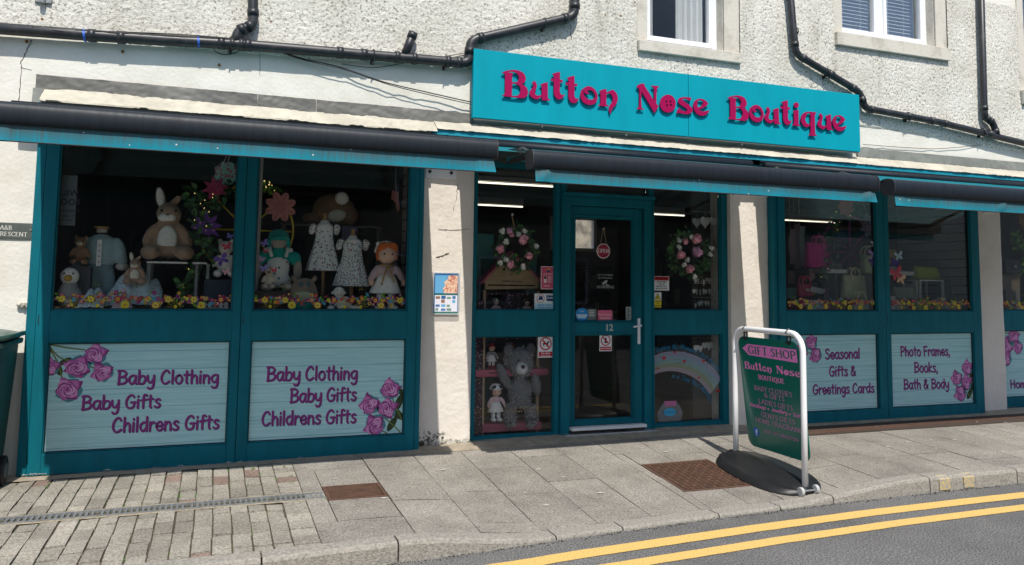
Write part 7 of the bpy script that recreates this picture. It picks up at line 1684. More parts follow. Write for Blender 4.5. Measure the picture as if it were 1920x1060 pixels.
mb = MB(); q0, q1 = hp(905, 630), hp(1012, 585); mb.box(q0[0], q1[0], .0, .30, q1[1] - .03, q1[1] - .012); mb.build('shelf', wood_pale, t)
# patterned doll boxes
def doll_box(label, px0, px1, py0, py1, Y, front):
    a = at(px0, py1, Y); b = at(px1, py0, Y); t = thing('doll_box', label, 'doll box', (a.x, Y, a.z)); W_, H_ = b.x - a.x, b.z - a.z
    mb = MB(); ring_boxes(mb, 0, W_, 0, H_, .018, 0, .14); mb.box(.019, W_ - .019, .12, .14, .019, H_ - .019); mb.build('box', dotbox, t)
    mb = MB(); mb.box(.019, W_ - .019, .115, .119, .019, H_ - .019); mb.build('lining', mat('box_lining', (0.02, 0.01, 0.02), .8), t); return t
doll_box('patterned doll box with the white hatted doll on the display house', 911, 949, 549, 583, .42, 1); doll_box('patterned doll box with the gold banded doll on the display house', 970, 1004, 550, 583, .42, 1); doll_box('tall patterned doll box behind the grey bear', 905, 1012, 634, 688, .56, 0); doll_box('large patterned doll box in the lower compartment of the display house', 908, 1008, 708, 789, .56, 0)
a = at(950, 583, .43); b = at(967, 550, .43); mb = MB(); mb.box(a.x, b.x, .43, .55, a.z, b.z); t = mb.build('gift_box', dotbox, bevel=.003); tag(t, 'narrow patterned box between the two boxed dolls', 'gift box')
a = at(889, 583, .38); b = at(908, 564, .38); mb = MB(); mb.box(a.x, b.x, .38, .5, a.z, b.z); mb.box(a.x, b.x, .385, .495, -.03, a.z - .001); t = mb.build('gift_box', dotbox, bevel=.003); tag(t, 'small patterned box at the left edge beside the display house', 'gift box')
rag_doll('boxed doll with white knitted hat and black hair under the display house gable', 929, 600, .47, 42, hair_black, ('hat', cl_white), cl_pink, cl_white, cl_white); rag_doll('boxed doll with gold headband under the display house gable', 987, 600, .47, 41, hair_black, ('band', ribbon), cl_pink, cl_pink, cl_white)
rag_doll('rag doll with red hat and red boots on the pink shelf', 921, 690, .46, 48, hair_black, ('hat', cl_red), cloth('grey_jersey', (.25, .25, .25), .1), speck, cl_red); rag_doll('rag doll with white hat and pale dress standing at the foot of the display house', 929, 790, .38, 72, hair_black, ('hat', cl_white), cl_pink, cl_white, cl_white)
rag_doll('orange haired doll head peeping over the grey bear', 956, 700, .52, 60, hair_orange, ('band', cl_white), cl_mauve, speck, cl_white)
a = at(890, 692, .44); b = at(906, 640, .44); mb = MB(); mb.box(a.x, b.x, .44, .56, a.z, b.z); mb.box(a.x, b.x, .45, .55, -.03, a.z - .001); t = mb.build('gift_box', wood_pale, bevel=.003); tag(t, 'tall plain wooden box left of the red hatted doll', 'gift box')
big_bear = [('body', fur_grey, E_(((0, 0, .40), (.19, .15, .20)), ((.0, -.03, .78), (.215, .18, .19)), ((-.19, .0, .94), (.085, .045, .085)), ((.19, .0, .94), (.085, .045, .085)), ((-.29, -.06, .62), (.075, .075, .20), (0, -34, 0)), ((.24, -.10, .50), (.075, .08, .17), (25, -24, 0)), ((-.17, -.06, .13), (.105, .12, .15)), ((.17, -.07, .13), (.105, .12, .15))), RM(.022)), ('muzzle', cloth('pale_grey_plush', (0.55, 0.55, 0.55), .1), E_(((-.05, -.21, .72), (.10, .07, .08))), SM), ('nose', nose_dark, E_(((-.06, -.285, .745), (.034, .02, .024))), SM), eyes(-.195, .82, .07, .015, -.03)]
bb, bbh = toy('plush_bear', 'big shaggy grey plush bear sitting before the display house left of the door', 'plush toy', 973, 798, .37, 152, big_bear); bb.scale = (.80, .85, 1.0)
# shag of the grey bear: short locks over its whole surface
mb = MB(); shag = [mat('grey_shag', (0.58, 0.59, 0.60), .9), mat('grey_shag_dark', (0.07, 0.07, 0.075), .9)]
for (c_, r_) in (((0, 0, .40), (.19, .15, .22)), ((0, -.03, .78), (.215, .18, .19)), ((-.17, -.06, .13), (.105, .12, .15)), ((.17, -.07, .13), (.105, .12, .15))):
    for _ in range(300):
        d = rv().normalized()
        if d.y > .3: continue
        p = Vector((c_[0] + d.x * r_[0], c_[1] + d.y * r_[1], c_[2] + d.z * r_[2])) * bbh
        if (p - Vector((-.05, -.22, .72)) * bbh).length < .085 * bbh: continue
        g = (d + Vector((0, -.1, -.7)) + rv() * .5).normalized(); s_ = g.cross(d).normalized() * .004 * random.uniform(.6, 1.4) if g.cross(d).length > .01 else Vector((.004, 0, 0)); L_ = random.uniform(.009, .018)
        mb.add([p - s_, p + s_, p + g * L_ + d * .012], [(0, 1, 2)], 0 if random.random() < .72 else 1)
mb.build('fur', shag, bb)
for lab, px0, px1, py0, py1, Y, colr in (('teal gift box standing behind the left wreath', 888, 926, 439, 540, .62, (0.05, 0.26, 0.24)), ('dark teal box in front of the taller teal box', 904, 930, 486, 545, .54, (0.02, 0.07, 0.065)), ('teal box just right of the left wreath', 984, 1006, 488, 530, .72, (0.05, 0.22, 0.21))):
    a = at(px0, py1, Y); b = at(px1, py0, Y); mb = MB(); mb.box(a.x, b.x, Y, Y + .12, a.z, b.z); mb.box(a.x + .005, b.x - .005, Y + .01, Y + .11, -.04, a.z - .001); t = mb.build('gift_box', mat('box_%d' % px0, colr, .5), bevel=.003); tag(t, lab, 'gift box')
# --- posters and stickers at the entrance
YK = YG - .003
def card(name, label, px0, px1, py0, py1, Y, base, draw=None, cat='sticker', mats_=None, r=0.0):
    a = at(px0, py1, Y); b = at(px1, py0, Y); pl = Plane((a.x, Y, a.z), (1, 0, 0), (0, 0, 1), WALLN); W_, H_ = b.x - a.x, b.z - a.z
    mb = MB(); flat(mb, pl, rrect(0, W_, 0, H_, r) if r else rect(0, W_, 0, H_), 0, 0)
    flat(mb, Plane((a.x, Y + .0012, a.z), (1, 0, 0), (0, 0, 1), -WALLN), rrect(0, W_, 0, H_, r) if r else rect(0, W_, 0, H_), 0, 0)
    if draw: draw(mb, pl, W_, H_)
    t = mb.build(name, [base] + (mats_ or [])); tag(t, label, cat); return t
I = {k: ink('ink_' + k, *v) for k, v in dict(white=(226, 228, 228), red=(186, 30, 44), black=(22, 22, 24), pink=(206, 86, 120), rose=(214, 104, 134), blue=(60, 150, 206), pale=(176, 214, 226), yellow=(226, 206, 40), grey=(120, 124, 122), navy=(30, 60, 110), open=(150, 44, 66), cream=(232, 214, 210)).items()}
def dog_sign(mb, pl, W_, H_, cap, small):
    cx_, cz_, r = W_ / 2, H_ * .64, W_ * .40
    flat(mb, pl, circ(cx_, cz_, r, n=28), 1, .0005); flat(mb, pl, circ(cx_, cz_, r * .80, n=28), 0, .0010)
    k = r * .95
    if small: dog = [(-.35, -.5), (.35, -.5), (.28, -.1), (.16, .2), (.22, .38), (.05, .52), (-.12, .48), (-.25, .30), (-.10, .18), (-.2, -.1), (-.28, -.4)]
    else: dog = [(-.62, -.12), (-.5, .04), (-.30, .12), (.20, .12), (.34, .36), (.42, .48), (.48, .38), (.68, .30), (.66, .20), (.46, .16), (.40, -.05), (.34, -.5), (.24, -.5), (.22, -.12), (-.22, -.12), (-.30, -.28), (-.26, -.5), (-.36, -.5), (-.42, -.20), (-.5, -.02), (-.62, -.06)]
    flat(mb, pl, [(cx_ + x * k, cz_ + z * k) for x, z in dog], 2, .0014)
    d = r * .72 * .7071; w = r * .09; flat(mb, pl, [(cx_ - d - w, cz_ + d - w), (cx_ - d + w, cz_ + d + w), (cx_ + d + w, cz_ - d + w), (cx_ + d - w, cz_ - d - w)], 1, .0019)
    flat(mb, pl, rect(W_ * .06, W_ * .94, H_ * .05, H_ * .27), 1, .0006)
    sans(mb, pl, cap, W_ / 2, H_ * (.195 if not small else .16), H_ * (.13 if not small else .125), 0, .0012, bold=.02)
    if not small: sans(mb, pl, 'Except guide dogs', W_ / 2, H_ * .095, H_ * .062, 0, .0012, bold=.01)
card('no_dogs_sign', 'white and red no dogs sign beside the grey bear', 1008.5, 1037.5, 630, 671, YK, I['white'], lambda mb, pl, W_, H_: dog_sign(mb, pl, W_, H_, 'No dogs', False), 'sign', [I['red'], I['black']])
card('no_dogs_sign', 'small no dogs sign on the lower door pane', 1124, 1147, 627, 659, YK, I['white'], lambda mb, pl, W_, H_: dog_sign(mb, pl, W_, H_, 'NO DOGS', True), 'sign', [I['red'], I['black']])
def d_pink(mb, pl, W_, H_):
    flat(mb, pl, rect(.006, W_ - .006, .006, H_ - .006), 1, .0005); flat(mb, pl, [(W_ * .42, H_ * .74), (W_ * .62, H_ * .74), (W_ * .64, H_ * .86), (W_ * .40, H_ * .86)], 3, .001); flat(mb, pl, rect(W_ * .40, W_ * .64, H_ * .84, H_ * .88), 4, .0014)
    sans(mb, pl, 'LOVE GRAVY', W_ / 2, H_ * .66, H_ * .085, 2, .001, bold=.01); flat(mb, pl, rect(W_ * .2, W_ * .4, H_ * .28, H_ * .58), 2, .001); flat(mb, pl, rect(W_ * .22, W_ * .38, H_ * .45, H_ * .56), 5, .0014)
    for i in range(9): flat(mb, pl, rect(W_ * .48, W_ * (.86 - .1 * (i % 3)), H_ * (.56 - .035 * i), H_ * (.573 - .035 * i)), 2, .001)
    for i in range(2): flat(mb, pl, rect(W_ * .2, W_ * .62, H_ * (.16 - .04 * i), H_ * (.174 - .04 * i)), 2, .001)
card('poster', 'pink poster with white text on the glass left of the door', 1014, 1041, 500, 542.5, YK, I['cream'], d_pink, 'poster', [I['pink'], I['cream'], I['navy'], I['yellow'], I['black']])
def d_blue(mb, pl, W_, H_):
    flat(mb, pl, rect(.004, W_ - .004, H_ * .04, H_ * .42), 1, .0005); flat(mb, pl, circ(W_ * .29, H_ * .70, W_ * .19, n=20), 2, .0006); flat(mb, pl, circ(W_ * .29, H_ * .70, W_ * .165, n=20), 0, .001); flat(mb, pl, [(W_ * .17, H_ * .62), (W_ * .41, H_ * .62), (W_ * .38, H_ * .84), (W_ * .24, H_ * .86)], 3, .0014)
    flat(mb, pl, [(W_ * .58, H_ * .56), (W_ * .92, H_ * .54), (W_ * .94, H_ * .90), (W_ * .56, H_ * .90)], 3, .0008); sans(mb, pl, 'SCAN', W_ * .75, H_ * .74, H_ * .16, 0, .0014, bold=.02)
    sans(mb, pl, 'BRING YOUR', W_ * .5, H_ * .30, H_ * .15, 4, .001, bold=.02); sans(mb, pl, 'GOOD GEAR', W_ * .5, H_ * .15, H_ * .15, 4, .001, bold=.02)
card('poster', 'pale blue and white notice at the foot of the glass left of the door', 1002, 1041, 551, 582, YK, I['white'], d_blue, 'poster', [I['pale'], I['red'], I['navy'], I['blue']])
def d_warn(mb, pl, W_, H_):
    flat(mb, pl, rect(.004, W_ - .004, H_ * .70, H_ * .97), 1, .0005); sans(mb, pl, 'WARNING', W_ / 2, H_ * .835, H_ * .20, 2, .001, bold=.02)
    for i, s_ in enumerate(('SHOPLIFTERS', 'WILL BE', 'BEATEN TO A', 'BLOODY PULP.')): sans(mb, pl, s_, W_ / 2, H_ * (.60 - .155 * i), H_ * .135, 2, .001, bold=.025)
card('warning_sign', 'red topped white warning sign about shoplifters right of the door', 1226.5, 1254.5, 518.5, 545, YK, I['white'], d_warn, 'sign', [I['red'], I['black']])
def d_cctv(mb, pl, W_, H_):
    flat(mb, pl, rect(0, W_, 0, H_ * .50), 1, .0005); flat(mb, pl, [(W_ * .08, H_ * .55), (W_ * .92, H_ * .55), (W_ * .5, H_ * .96)], 2, .0006); flat(mb, pl, [(W_ * .17, H_ * .58), (W_ * .83, H_ * .58), (W_ * .5, H_ * .90)], 1, .001); flat(mb, pl, [(W_ * .34, H_ * .62), (W_ * .60, H_ * .70), (W_ * .55, H_ * .76), (W_ * .34, H_ * .68)], 2, .0014)
    for i, s_ in enumerate(('CCTV', 'in', 'operation')): sans(mb, pl, s_, W_ / 2, H_ * (.40 - .135 * i), H_ * .14, 2, .001, bold=.025)
card('cctv_sign', 'yellow and white CCTV sign right of the door', 1226.5, 1240, 548.5, 577, YK, I['white'], d_cctv, 'sign', [I['yellow'], I['black']])
def txt_only(name, label, px, py, Y, rows, m, cat='sticker', extra=None):
    mb = MB(); pl = wall_plane(Y)
    for (s_, qx, qy, h) in rows: c = at(qx, qy, Y); sans(mb, pl, s_, c.x, c.z, h, 0, .0005)
    if extra: extra(mb, pl)
    t = mb.build(name, m); tag(t, label, cat)
def cam_icon(mb, pl):
    c = at(1134, 529, YK); flat(mb, pl, [(c.x - .03, c.z - .012), (c.x + .018, c.z + .022), (c.x + .03, c.z + .006), (c.x - .018, c.z - .028)], 0, .0005); flat(mb, pl, [(c.x + .008, c.z - .004), (c.x + .016, c.z - .004), (c.x + .022, c.z - .026), (c.x + .045, c.z - .026), (c.x + .045, c.z - .034), (c.x + .014, c.z - .034)], 0, .0008)
txt_only('cctv_sticker', 'white camera warning lettering in the middle of the door glass', 0, 0, YK, [('CCTV CAMERAS', 1134.5, 516, .022), ('IN OPERATION', 1134.5, 521.5, .022), ('WARNING', 1135, 538.5, .038)], ink('etched_white', 170, 174, 172), 'sticker', cam_icon)
card('round_sticker', 'round blue landscape sticker in the lower left of the door glass', 1079.5, 1102.5, 578, 602, YK, ink('sticker_blue', 40, 140, 206), lambda mb, pl, W_, H_: (flat(mb, pl, rect(W_ * .05, W_ * .95, H_ * .42, H_ * .50), 1, .0006), flat(mb, pl, [(W_ * .08, H_ * .40), (W_ * .92, H_ * .40), (W_ * .8, H_ * .2), (W_ * .2, H_ * .2)], 2, .0006), sans(mb, pl, 'hello', W_ / 2, H_ * .75, H_ * .2, 1, .001)), 'sticker', [I['white'], I['pale']], r=.05)
card('small_notice', 'small grey notice beside the round blue sticker on the door', 1101, 1118, 579.5, 600, YK + .0015, ink('notice_grey', 110, 116, 112), lambda mb, pl, W_, H_: [flat(mb, pl, rect(W_ * .2, W_ * .8, H_ * (.8 - .15 * i), H_ * (.85 - .15 * i)), 1, .0006) for i in range(4)], 'notice', [I['white']])
card('small_notice', 'small pink notice at the foot of the door glass', 1121, 1148, 582, 602, YK, I['rose'], lambda mb, pl, W_, H_: (sans(mb, pl, 'Card Payments', W_ / 2, H_ * .58, H_ * .23, 1, .0006), [flat(mb, pl, rect(W_ * .15, W_ * .85, H_ * (.30 - .1 * i), H_ * (.33 - .1 * i)), 1, .0006) for i in range(2)]), 'notice', [I['cream']])
card('small_notice', 'small grey opening times notice at the right of the door glass', 1173.5, 1184.5, 575.5, 601.5, YK, ink('notice_pale', 150, 156, 152), lambda mb, pl, W_, H_: [flat(mb, pl, rect(W_ * .25, W_ * (.5 + .1 * (i % 3)), H_ * (.85 - .1 * i), H_ * (.9 - .1 * i)), 1, .0006) for i in range(8)], 'notice', [I['black']])
c = at(1131.5, 471, YK - .012); r = (at(1144, 471, YK) - at(1131.5, 471, YK)).length; t = thing('open_sign', 'round dark pink OPEN sign hanging on a cord inside the door glass', 'open sign', c)
mb = MB(); pl = Plane((0, 0, 0), (1, 0, 0), (0, 0, 1), WALLN); mb.prism(circ(0, 0, r, n=32), 0, .006, 1); flat(mb, pl, circ(0, 0, r * .90, n=32), 0, .0008)
text_strokes(mb, pl, 'OPEN', -r * .80, -r * .24, r * .80, -r * .24, r * .52, SERIF, 1.9, 1, .0014, serif=True); mb.build('disc', [I['open'], I['cream']], t)
mb = MB(); q = at(1132, 429, YK - .012) - c; mb.tube([(-r * .5, .003, r * .85), q], .0022, 5); mb.tube([q, (r * .5, .003, r * .85)], .0022, 5); mb.ell(q, (.012, .008, .012)); mb.build('cord', mat('cord_tan', (.35, .28, .2), .8), t)
# --- entrance right: hanging hearts
heart_white = mat('white_heart_wood', (0.85, 0.84, 0.81), .5, var=.08, vscale=20); heart_grey = mat('grey_heart_slate', (0.5, 0.5, 0.5), .5, var=.1, vscale=20); cord = mat('jute_cord', (0.30, 0.22, 0.13), .9)
def make_heart(px, py, rpx, Y, sx_, m):
    c = at(px, py, Y); r = (at(px + rpx, py, Y) - c).length; t = thing('heart_ornament', '', 'heart ornament', c, 'white hearts hanging in the pane right of the door')
    mb = MB(); mb.prism(heart(0, 0, r, 1.0), -.006, .006); mb.build('heart', m, t, bevel=.002)
    mb = MB(); mb.tube([(-.012, 0, r * .45), (0, .0, r * 1.0 + .06), (.012, 0, r * .45)], .0025, 5); mb.build('cord', cord, t); return t
h0 = make_heart(1339, 415, 9, .34, 1, heart_white); spots = []
big_l = ['large pale heart ornament highest and nearest the right window frame', 'large pale heart ornament second from the right frame in the top row', 'large grey slate heart ornament third in the top row right of the door', 'pale heart ornament right of the wreath flowers, edge on', 'pale heart ornament close beside the right hand frame at wreath height']
def copy_heart(px, py, rpx, Y, rz, label, m=None):
    r = h0.copy(); SC.collection.objects.link(r); k = (at(px + rpx, py, Y) - at(px, py, Y)).length / ((at(1348, 415, .34) - at(1339, 415, .34)).length); r.location = at(px, py, Y); r.scale = (k, k, k); r.rotation_euler = (0, 0, rz); r['label'] = label
    for ch in h0.children:
        c2 = ch.copy(); SC.collection.objects.link(c2); c2.parent = r
        if m and ch.name.startswith('heart'): c2.data = c2.data.copy(); c2.data.materials[0] = m
h0['label'] = big_l[0]
copy_heart(1322, 416, 10.5, .36, .2, big_l[1]); copy_heart(1306, 417, 9, .38, .1, big_l[2], heart_grey); copy_heart(1338, 474, 11, .36, 1.2, big_l[3]); copy_heart(1345, 474, 11, .34, 1.0, big_l[4])
for ri, (py, x0_, x1_, n, rp, nm) in enumerate(((527, 1304, 1342, 8, 5, 'upper'), (547, 1302, 1346, 9, 5, 'middle'), (571, 1305, 1347, 8, 5.5, 'lower'))):
    for i in range(n): copy_heart(x0_ + (x1_ - x0_) * i / (n - 1) + random.uniform(-1, 1), py + random.uniform(-3, 3), rp * random.uniform(.85, 1.15), .36 + .03 * (i % 3), random.uniform(.3, 1.1), 'small pale heart ornament in the %s of three rows below the right wreath' % nm)
for i in range(6): copy_heart(1305 + 8 * i, 650 + random.uniform(-4, 4), 6 if i < 3 else 8, .34 + .02 * i, random.uniform(.1, .6), 'pale heart ornament in the top right of the lower pane right of the door')
for i in range(4): copy_heart(1322 + 8 * i, 690 + random.uniform(-5, 5), 6, .38, random.uniform(.3, .9), 'pale heart ornament behind the rainbow sticker right of the door')
mb = MB(); c = at(1345, 400, .36); mb.box(c.x - .2, c.x + .06, .52, .54, -.03, 2.4); t = mb.build('heart_rack', mat('rack_board', (0.10, 0.095, 0.09), .7)); tag(t, 'dark rack board behind the hanging white hearts', 'rack')
mb = MB()
for py in (398, 455, 508, 532, 558, 634, 674):
    c = at(1325, py, .45); mb.tube([(c.x - .16, .45, c.z), (c.x + .14, .45, c.z)], .004, 6); 
mb.build('hook_bar', aluminium, t)
# rainbow sticker with its words
mb = MB(); pl = wall_plane(YK); oc = crom([(1226, 667), (1245, 661), (1265, 659), (1290, 662), (1317, 673), (1338, 690), (1353, 710)], 6); ic = crom([(1226, 702), (1240, 698), (1255, 696), (1278, 699), (1298, 707), (1315, 719), (1331, 740)], 6)
rb_m = [clear_mat('rainbow_%d' % i, C3(*c), .45) for i, c in enumerate([(186, 186, 208), (172, 200, 216), (172, 208, 202), (184, 196, 160), (212, 194, 202)])]
for k in range(5):
    f0, f1 = k / 5, (k + 1) / 5
    lo = [at(o[0] + (i_[0] - o[0]) * f1, o[1] + (i_[1] - o[1]) * f1 + random.uniform(-.5, .5), YK) for o, i_ in zip(oc, ic)]; hi = [at(o[0] + (i_[0] - o[0]) * f0, o[1] + (i_[1] - o[1]) * f0, YK) for o, i_ in zip(oc, ic)]
    mb.add([p + Vector((0, -.0002 * k, 0)) for p in lo + hi], [(i, i + 1, len(lo) + i + 1, len(lo) + i) for i in range(len(lo) - 1)], k)
for (px, py, rp) in ((1245, 672, 3.6), (1265, 661, 2.2), (1283, 678, 3), (1319, 677, 2.8), (1234, 691, 2), (1310, 708, 2.2), (1346, 733, 3)): c = at(px, py, YK); flat(mb, pl, heart(c.x, c.z, (at(px + rp, py, YK) - c).length), 5, .0014)
def arc_text(txt, pts, cap):
    P = [at(x, y, YK) for x, y in crom(pts, 8)]; D = [0]
    for a, b in zip(P, P[1:]): D.append(D[-1] + (b - a).length)
    lay, W_ = layout(txt, HAND, 3.0, .3); k = D[-1] / W_
    def cv(u_, v_):
        u_ = max(0, min(D[-1] - 1e-5, u_)); i = max(j for j in range(len(D)) if D[j] <= u_); i = min(i, len(P) - 2); f = (u_ - D[i]) / max(1e-6, D[i + 1] - D[i]); p = P[i].lerp(P[i + 1], f); d = (P[i + 1] - P[i]).normalized(); return (p.x - d.z * v_, p.z + d.x * v_)
    text_strokes(mb, pl, txt, 0, 0, D[-1], 0, cap, HAND, .75, 6, .0016, slant=.25, curve=cv)
arc_text('Sharing the Moments that Matter', [(1227, 663), (1247, 657), (1270, 655), (1292, 659), (1314, 669), (1332, 682), (1346, 697)], .050); arc_text('in a Time that Matters', [(1258, 709), (1275, 712), (1295, 719), (1312, 730), (1324, 742), (1330, 756)], .046)
t = mb.build('rainbow_sticker', rb_m + [I['red'], ink('script_blue', 40, 140, 180)]); tag(t, 'pastel rainbow sticker with blue script and red hearts on the lower right pane', 'window sticker')
mb = MB(); c = at(1256, 771, YK); k = S(1256, YK) * 1.02
P_ = lambda pts: [(c.x + x * k, c.z + z * k) for x, z in pts]
flat(mb, pl, P_([(-22, -18), (22, -18), (27, -4), (20, 10), (14, 16), (-12, 16), (-20, 8), (-27, -4)]), 0, 0); flat(mb, pl, P_([(-10, 9), (13, 9), (14, 18), (-12, 18)]), 1, .0004); flat(mb, pl, P_([(13.5 * math.cos(a), -2 + 7 * math.sin(a)) for a in [6.283 * i / 20 for i in range(20)]]), 2, .0004); sans(mb, pl, 'Jar of Love', c.x, c.z - 2 * k, 6.5 * k, 3, .0008)
t = mb.build('jar_sticker', [clear_mat('jar_white', (.45, .48, .5), .35), ink('jar_lid', 190, 110, 150), ink('jar_label', 70, 168, 206), I['navy']]); tag(t, 'jar sticker with pink lid and blue oval label low on the right pane', 'window sticker')
# --- right bay: handbags
def bag(label, px0, px1, py0, py1, Y, m, handle=None, hm=None, clasp=None, rz=0, soft=.12, zfix=None, group='handbags in the right window'):
    a = at(px0, py1, Y); b = at(px1, py0, Y); W_, H_ = b.x - a.x, b.z - a.z; t = thing('handbag', label, 'handbag', ((a.x + b.x) / 2, Y, a.z), group, rz); d = min(.16, W_ * .4)
    mb = MB(); n, k = 14, 8; V = []
    for j in range(k + 1):
        v_ = j / k; w = W_ / 2 * (1 - soft * v_ ** 1.5); dd = d / 2 * (1 - .55 * v_)
        for i in range(24):
            q = 2 * math.pi * i / 24; cq, sq = math.cos(q), math.sin(q); e = .35
            V.append((w * math.copysign(abs(cq) ** e, cq), dd * math.copysign(abs(sq) ** .6, sq) * (1 + .04 * math.sin(q * 3 + j)), H_ * v_ * (1 - .05 * soft * math.cos(q) ** 2 * 0)))
    mb.add(V, [(j * 24 + i, j * 24 + (i + 1) % 24, (j + 1) * 24 + (i + 1) % 24, (j + 1) * 24 + i) for j in range(k) for i in range(24)] + [tuple(reversed(range(24))), tuple(k * 24 + i for i in range(24))]); mb.build('body', m, t, smooth=True)
    if handle:
        hw, hh = handle[0] * W_ / 2, (at(px0, py0 - handle[1], Y) - at(px0, py0, Y)).length
        for y in (-.03, .03):
            mb = MB(); mb.tube([(-hw, y - .012, H_ * .72), (-hw, y, H_)] + [(-hw * math.cos(q), y, H_ + hh * math.sin(q) ** .8) for q in [math.pi * i / 12 for i in range(1, 12)]] + [(hw, y, H_), (hw, y - .012, H_ * .72)], .010, 8); mb.build('handle', hm or m, t, smooth=True)
    mb = MB(); mb.tube([(-W_ * .42, -d * .24, H_ * .97), (W_ * .42, -d * .24, H_ * .97)], .005, 6); mb.build('seam', mat('bag_seam', (.05, .05, .04), .5), t)
    if clasp: mb = MB(); mb.box(-.02, .02, -d / 2 - .012, -d / 2 + .01, H_ * .5 - .015, H_ * .5 + .015); mb.build('clasp', clasp, t, bevel=.003)
    return t
L_ = lambda n, c, **k: mat('leather_' + n, c, k.get('r', .45), var=.1, vscale=14, bump=.15, bscale=80)
mag = L_('magenta', (.60, .012, .26)); redl = L_('raspberry', (.52, .04, .11)); crm = L_('cream', (.68, .68, .42)); pgr = L_('pale_green', (.55, .68, .40)); lime = L_('lime', (.42, .47, .03)); dgr = L_('dark_green', (.05, .16, .09)); slv = mat('silver_quilt', (.6, .6, .58), .35, metal=.4, var=.4, vscale=60); burg = L_('burgundy', (.18, .015, .03)); gold = mat('gold_clasp', (.6, .5, .35), .3, metal=.8); blk = L_('black', (.012, .012, .013))
YH = .36
bag('magenta backpack with a looped top handle standing high behind the ivy', 1511, 1556, 455, 503, .40, mag, (.35, 12), None, None)
mb = MB(); a = at(1524, 505, .40); mb.box(at(1505, 500, .4).x, at(1560, 500, .4).x, .30, .56, a.z - .012, a.z); mb.box(at(1507, 500, .4).x, at(1509, 500, .4).x, .32, .54, DZ, a.z - .0125); mb.box(at(1556, 500, .4).x, at(1558, 500, .4).x, .32, .54, DZ, a.z - .0125); t = mb.build('display_shelf', shelf_mat); tag(t, 'dark riser under the magenta backpack', 'shelf')
mb = MB(); a = at(1545, 512, .34); b = at(1580, 506, .34); mb.box(a.x, b.x, .28, .56, a.z, b.z); t = mb.build('display_shelf', white_paint); tag(t, 'short white shelf below the ivy in the handbag window', 'shelf'); mb = MB(); mb.box(a.x + .02, a.x + .05, .4, .43, DZ, a.z - .0005); mb.box(b.x - .05, b.x - .02, .4, .43, DZ, a.z - .0005); mb.build('leg', wood_dark, t)
bag('small raspberry red handbag with round handle at the left of the handbag window', 1495, 1522, 532, 556, .34, redl, (.55, 13), None, gold, zfix=None)
bag('tall cream tote bag with two handles in the middle of the handbag window', 1580, 1621, 515, 560, .30, crm, (.36, 12)); bag('smaller cream bag standing on the deck before the tote', 1597, 1628, 560, 583, .16, crm, (.5, 12))
bag('pale green shoulder bag with wide strap beside the second mullion', 1615, 1652, 478, 512, .44, pgr, (.82, 16)); bag('silver quilted handbag low at the left of the handbag window', 1511, 1545, 562, 581, .14, slv); bag('burgundy handbag with pale clasp low in the handbag window', 1548, 1578, 560, 583, .18, burg, None, None, gold); bag('dark burgundy bag in the lower left corner of the handbag window', 1478, 1508, 560, 583, .24, burg)
bag('lime green handbag on the white stand in the right pane', 1714, 1758, 500, 524, .40, lime, None, None, None); bag('dark green handbag beside the lime one near the slatted wall', 1762, 1806, 528, 560, .36, dgr); bag('grey green cushion shaped bag left of the white stand', 1674, 1712, 538, 560, .34, L_('sage', (.27, .32, .22))); bag('lime pouch on the deck below the white stand', 1715, 1745, 562, 583, .2, lime); bag('olive pouch on the deck right of the lime pouch', 1738, 1765, 566, 583, .24, L_('olive', (.22, .22, .04))); bag('dark folded bag on the shelf behind the pink butterfly', 1679, 1708, 514, 532, .5, blk)
mb = MB(); a = at(1718, 556, .34); b = at(1761, 525.5, .34)
ring_boxes(mb, a.x, b.x, DZ, b.z, (.014, .014, .0, .014), .28, .30); mb.box(a.x, b.x, .301, .52, b.z - .014, b.z); mb.box(a.x, a.x + .014, .50, .52, DZ, b.z - .015); mb.box(b.x - .014, b.x, .50, .52, DZ, b.z - .015); t = mb.build('display_stand', white_paint); tag(t, 'white open stand under the lime green handbag', 'stand')
mb = MB(); a = at(1668, 516, .46); b = at(1715, 510, .46); mb.box(a.x - .25, b.x, .40, .62, a.z, b.z); mb.box(a.x - .24, a.x - .21, .42, .6, DZ, a.z - .0005); mb.box(b.x - .03, b.x, .42, .6, DZ, a.z - .0005); t = mb.build('display_shelf', white_paint); tag(t, 'white shelf under the pale green shoulder bag', 'shelf')
c = at(1594, 473, .60); r = (at(1646, 473, .60) - c).length; t = thing('pink_hoop', 'pink spoked hoop behind the cream tote bag', 'hoop', c); pkm = mat('hot_pink_enamel', (.8, .08, .55), .45); mb = MB(); mb.tube([(r * math.cos(a), 0, r * math.sin(a)) for a in [6.2832 * i / 40 for i in range(41)]], .010, 8); mb.build('rim', pkm, t, smooth=True)
for k in range(8): a = math.pi * k / 4; mb = MB(); mb.tube([(0.02 * math.cos(a), 0, .02 * math.sin(a)), (r * math.cos(a), 0, r * math.sin(a))], .006, 6); mb.build('spoke', pkm, t)
mb = MB(); mb.ell((0, 0, 0), (.055, .03, .055)); mb.build('hub', mat('hub_plum', (.08, .02, .09), .6), t, smooth=True)
garland('ivy_garland', 'ivy arch with fairy lights across the top of the handbag window', [(1640, 425), (1625, 405), (1605, 400), (1580, 402), (1563, 415), (1560, 440), (1562, 465), (1555, 490), (1545, 505), (1540, 530), (1542, 560)], .34, .085, 210, .055, [leaf_dark, leaf_mat])
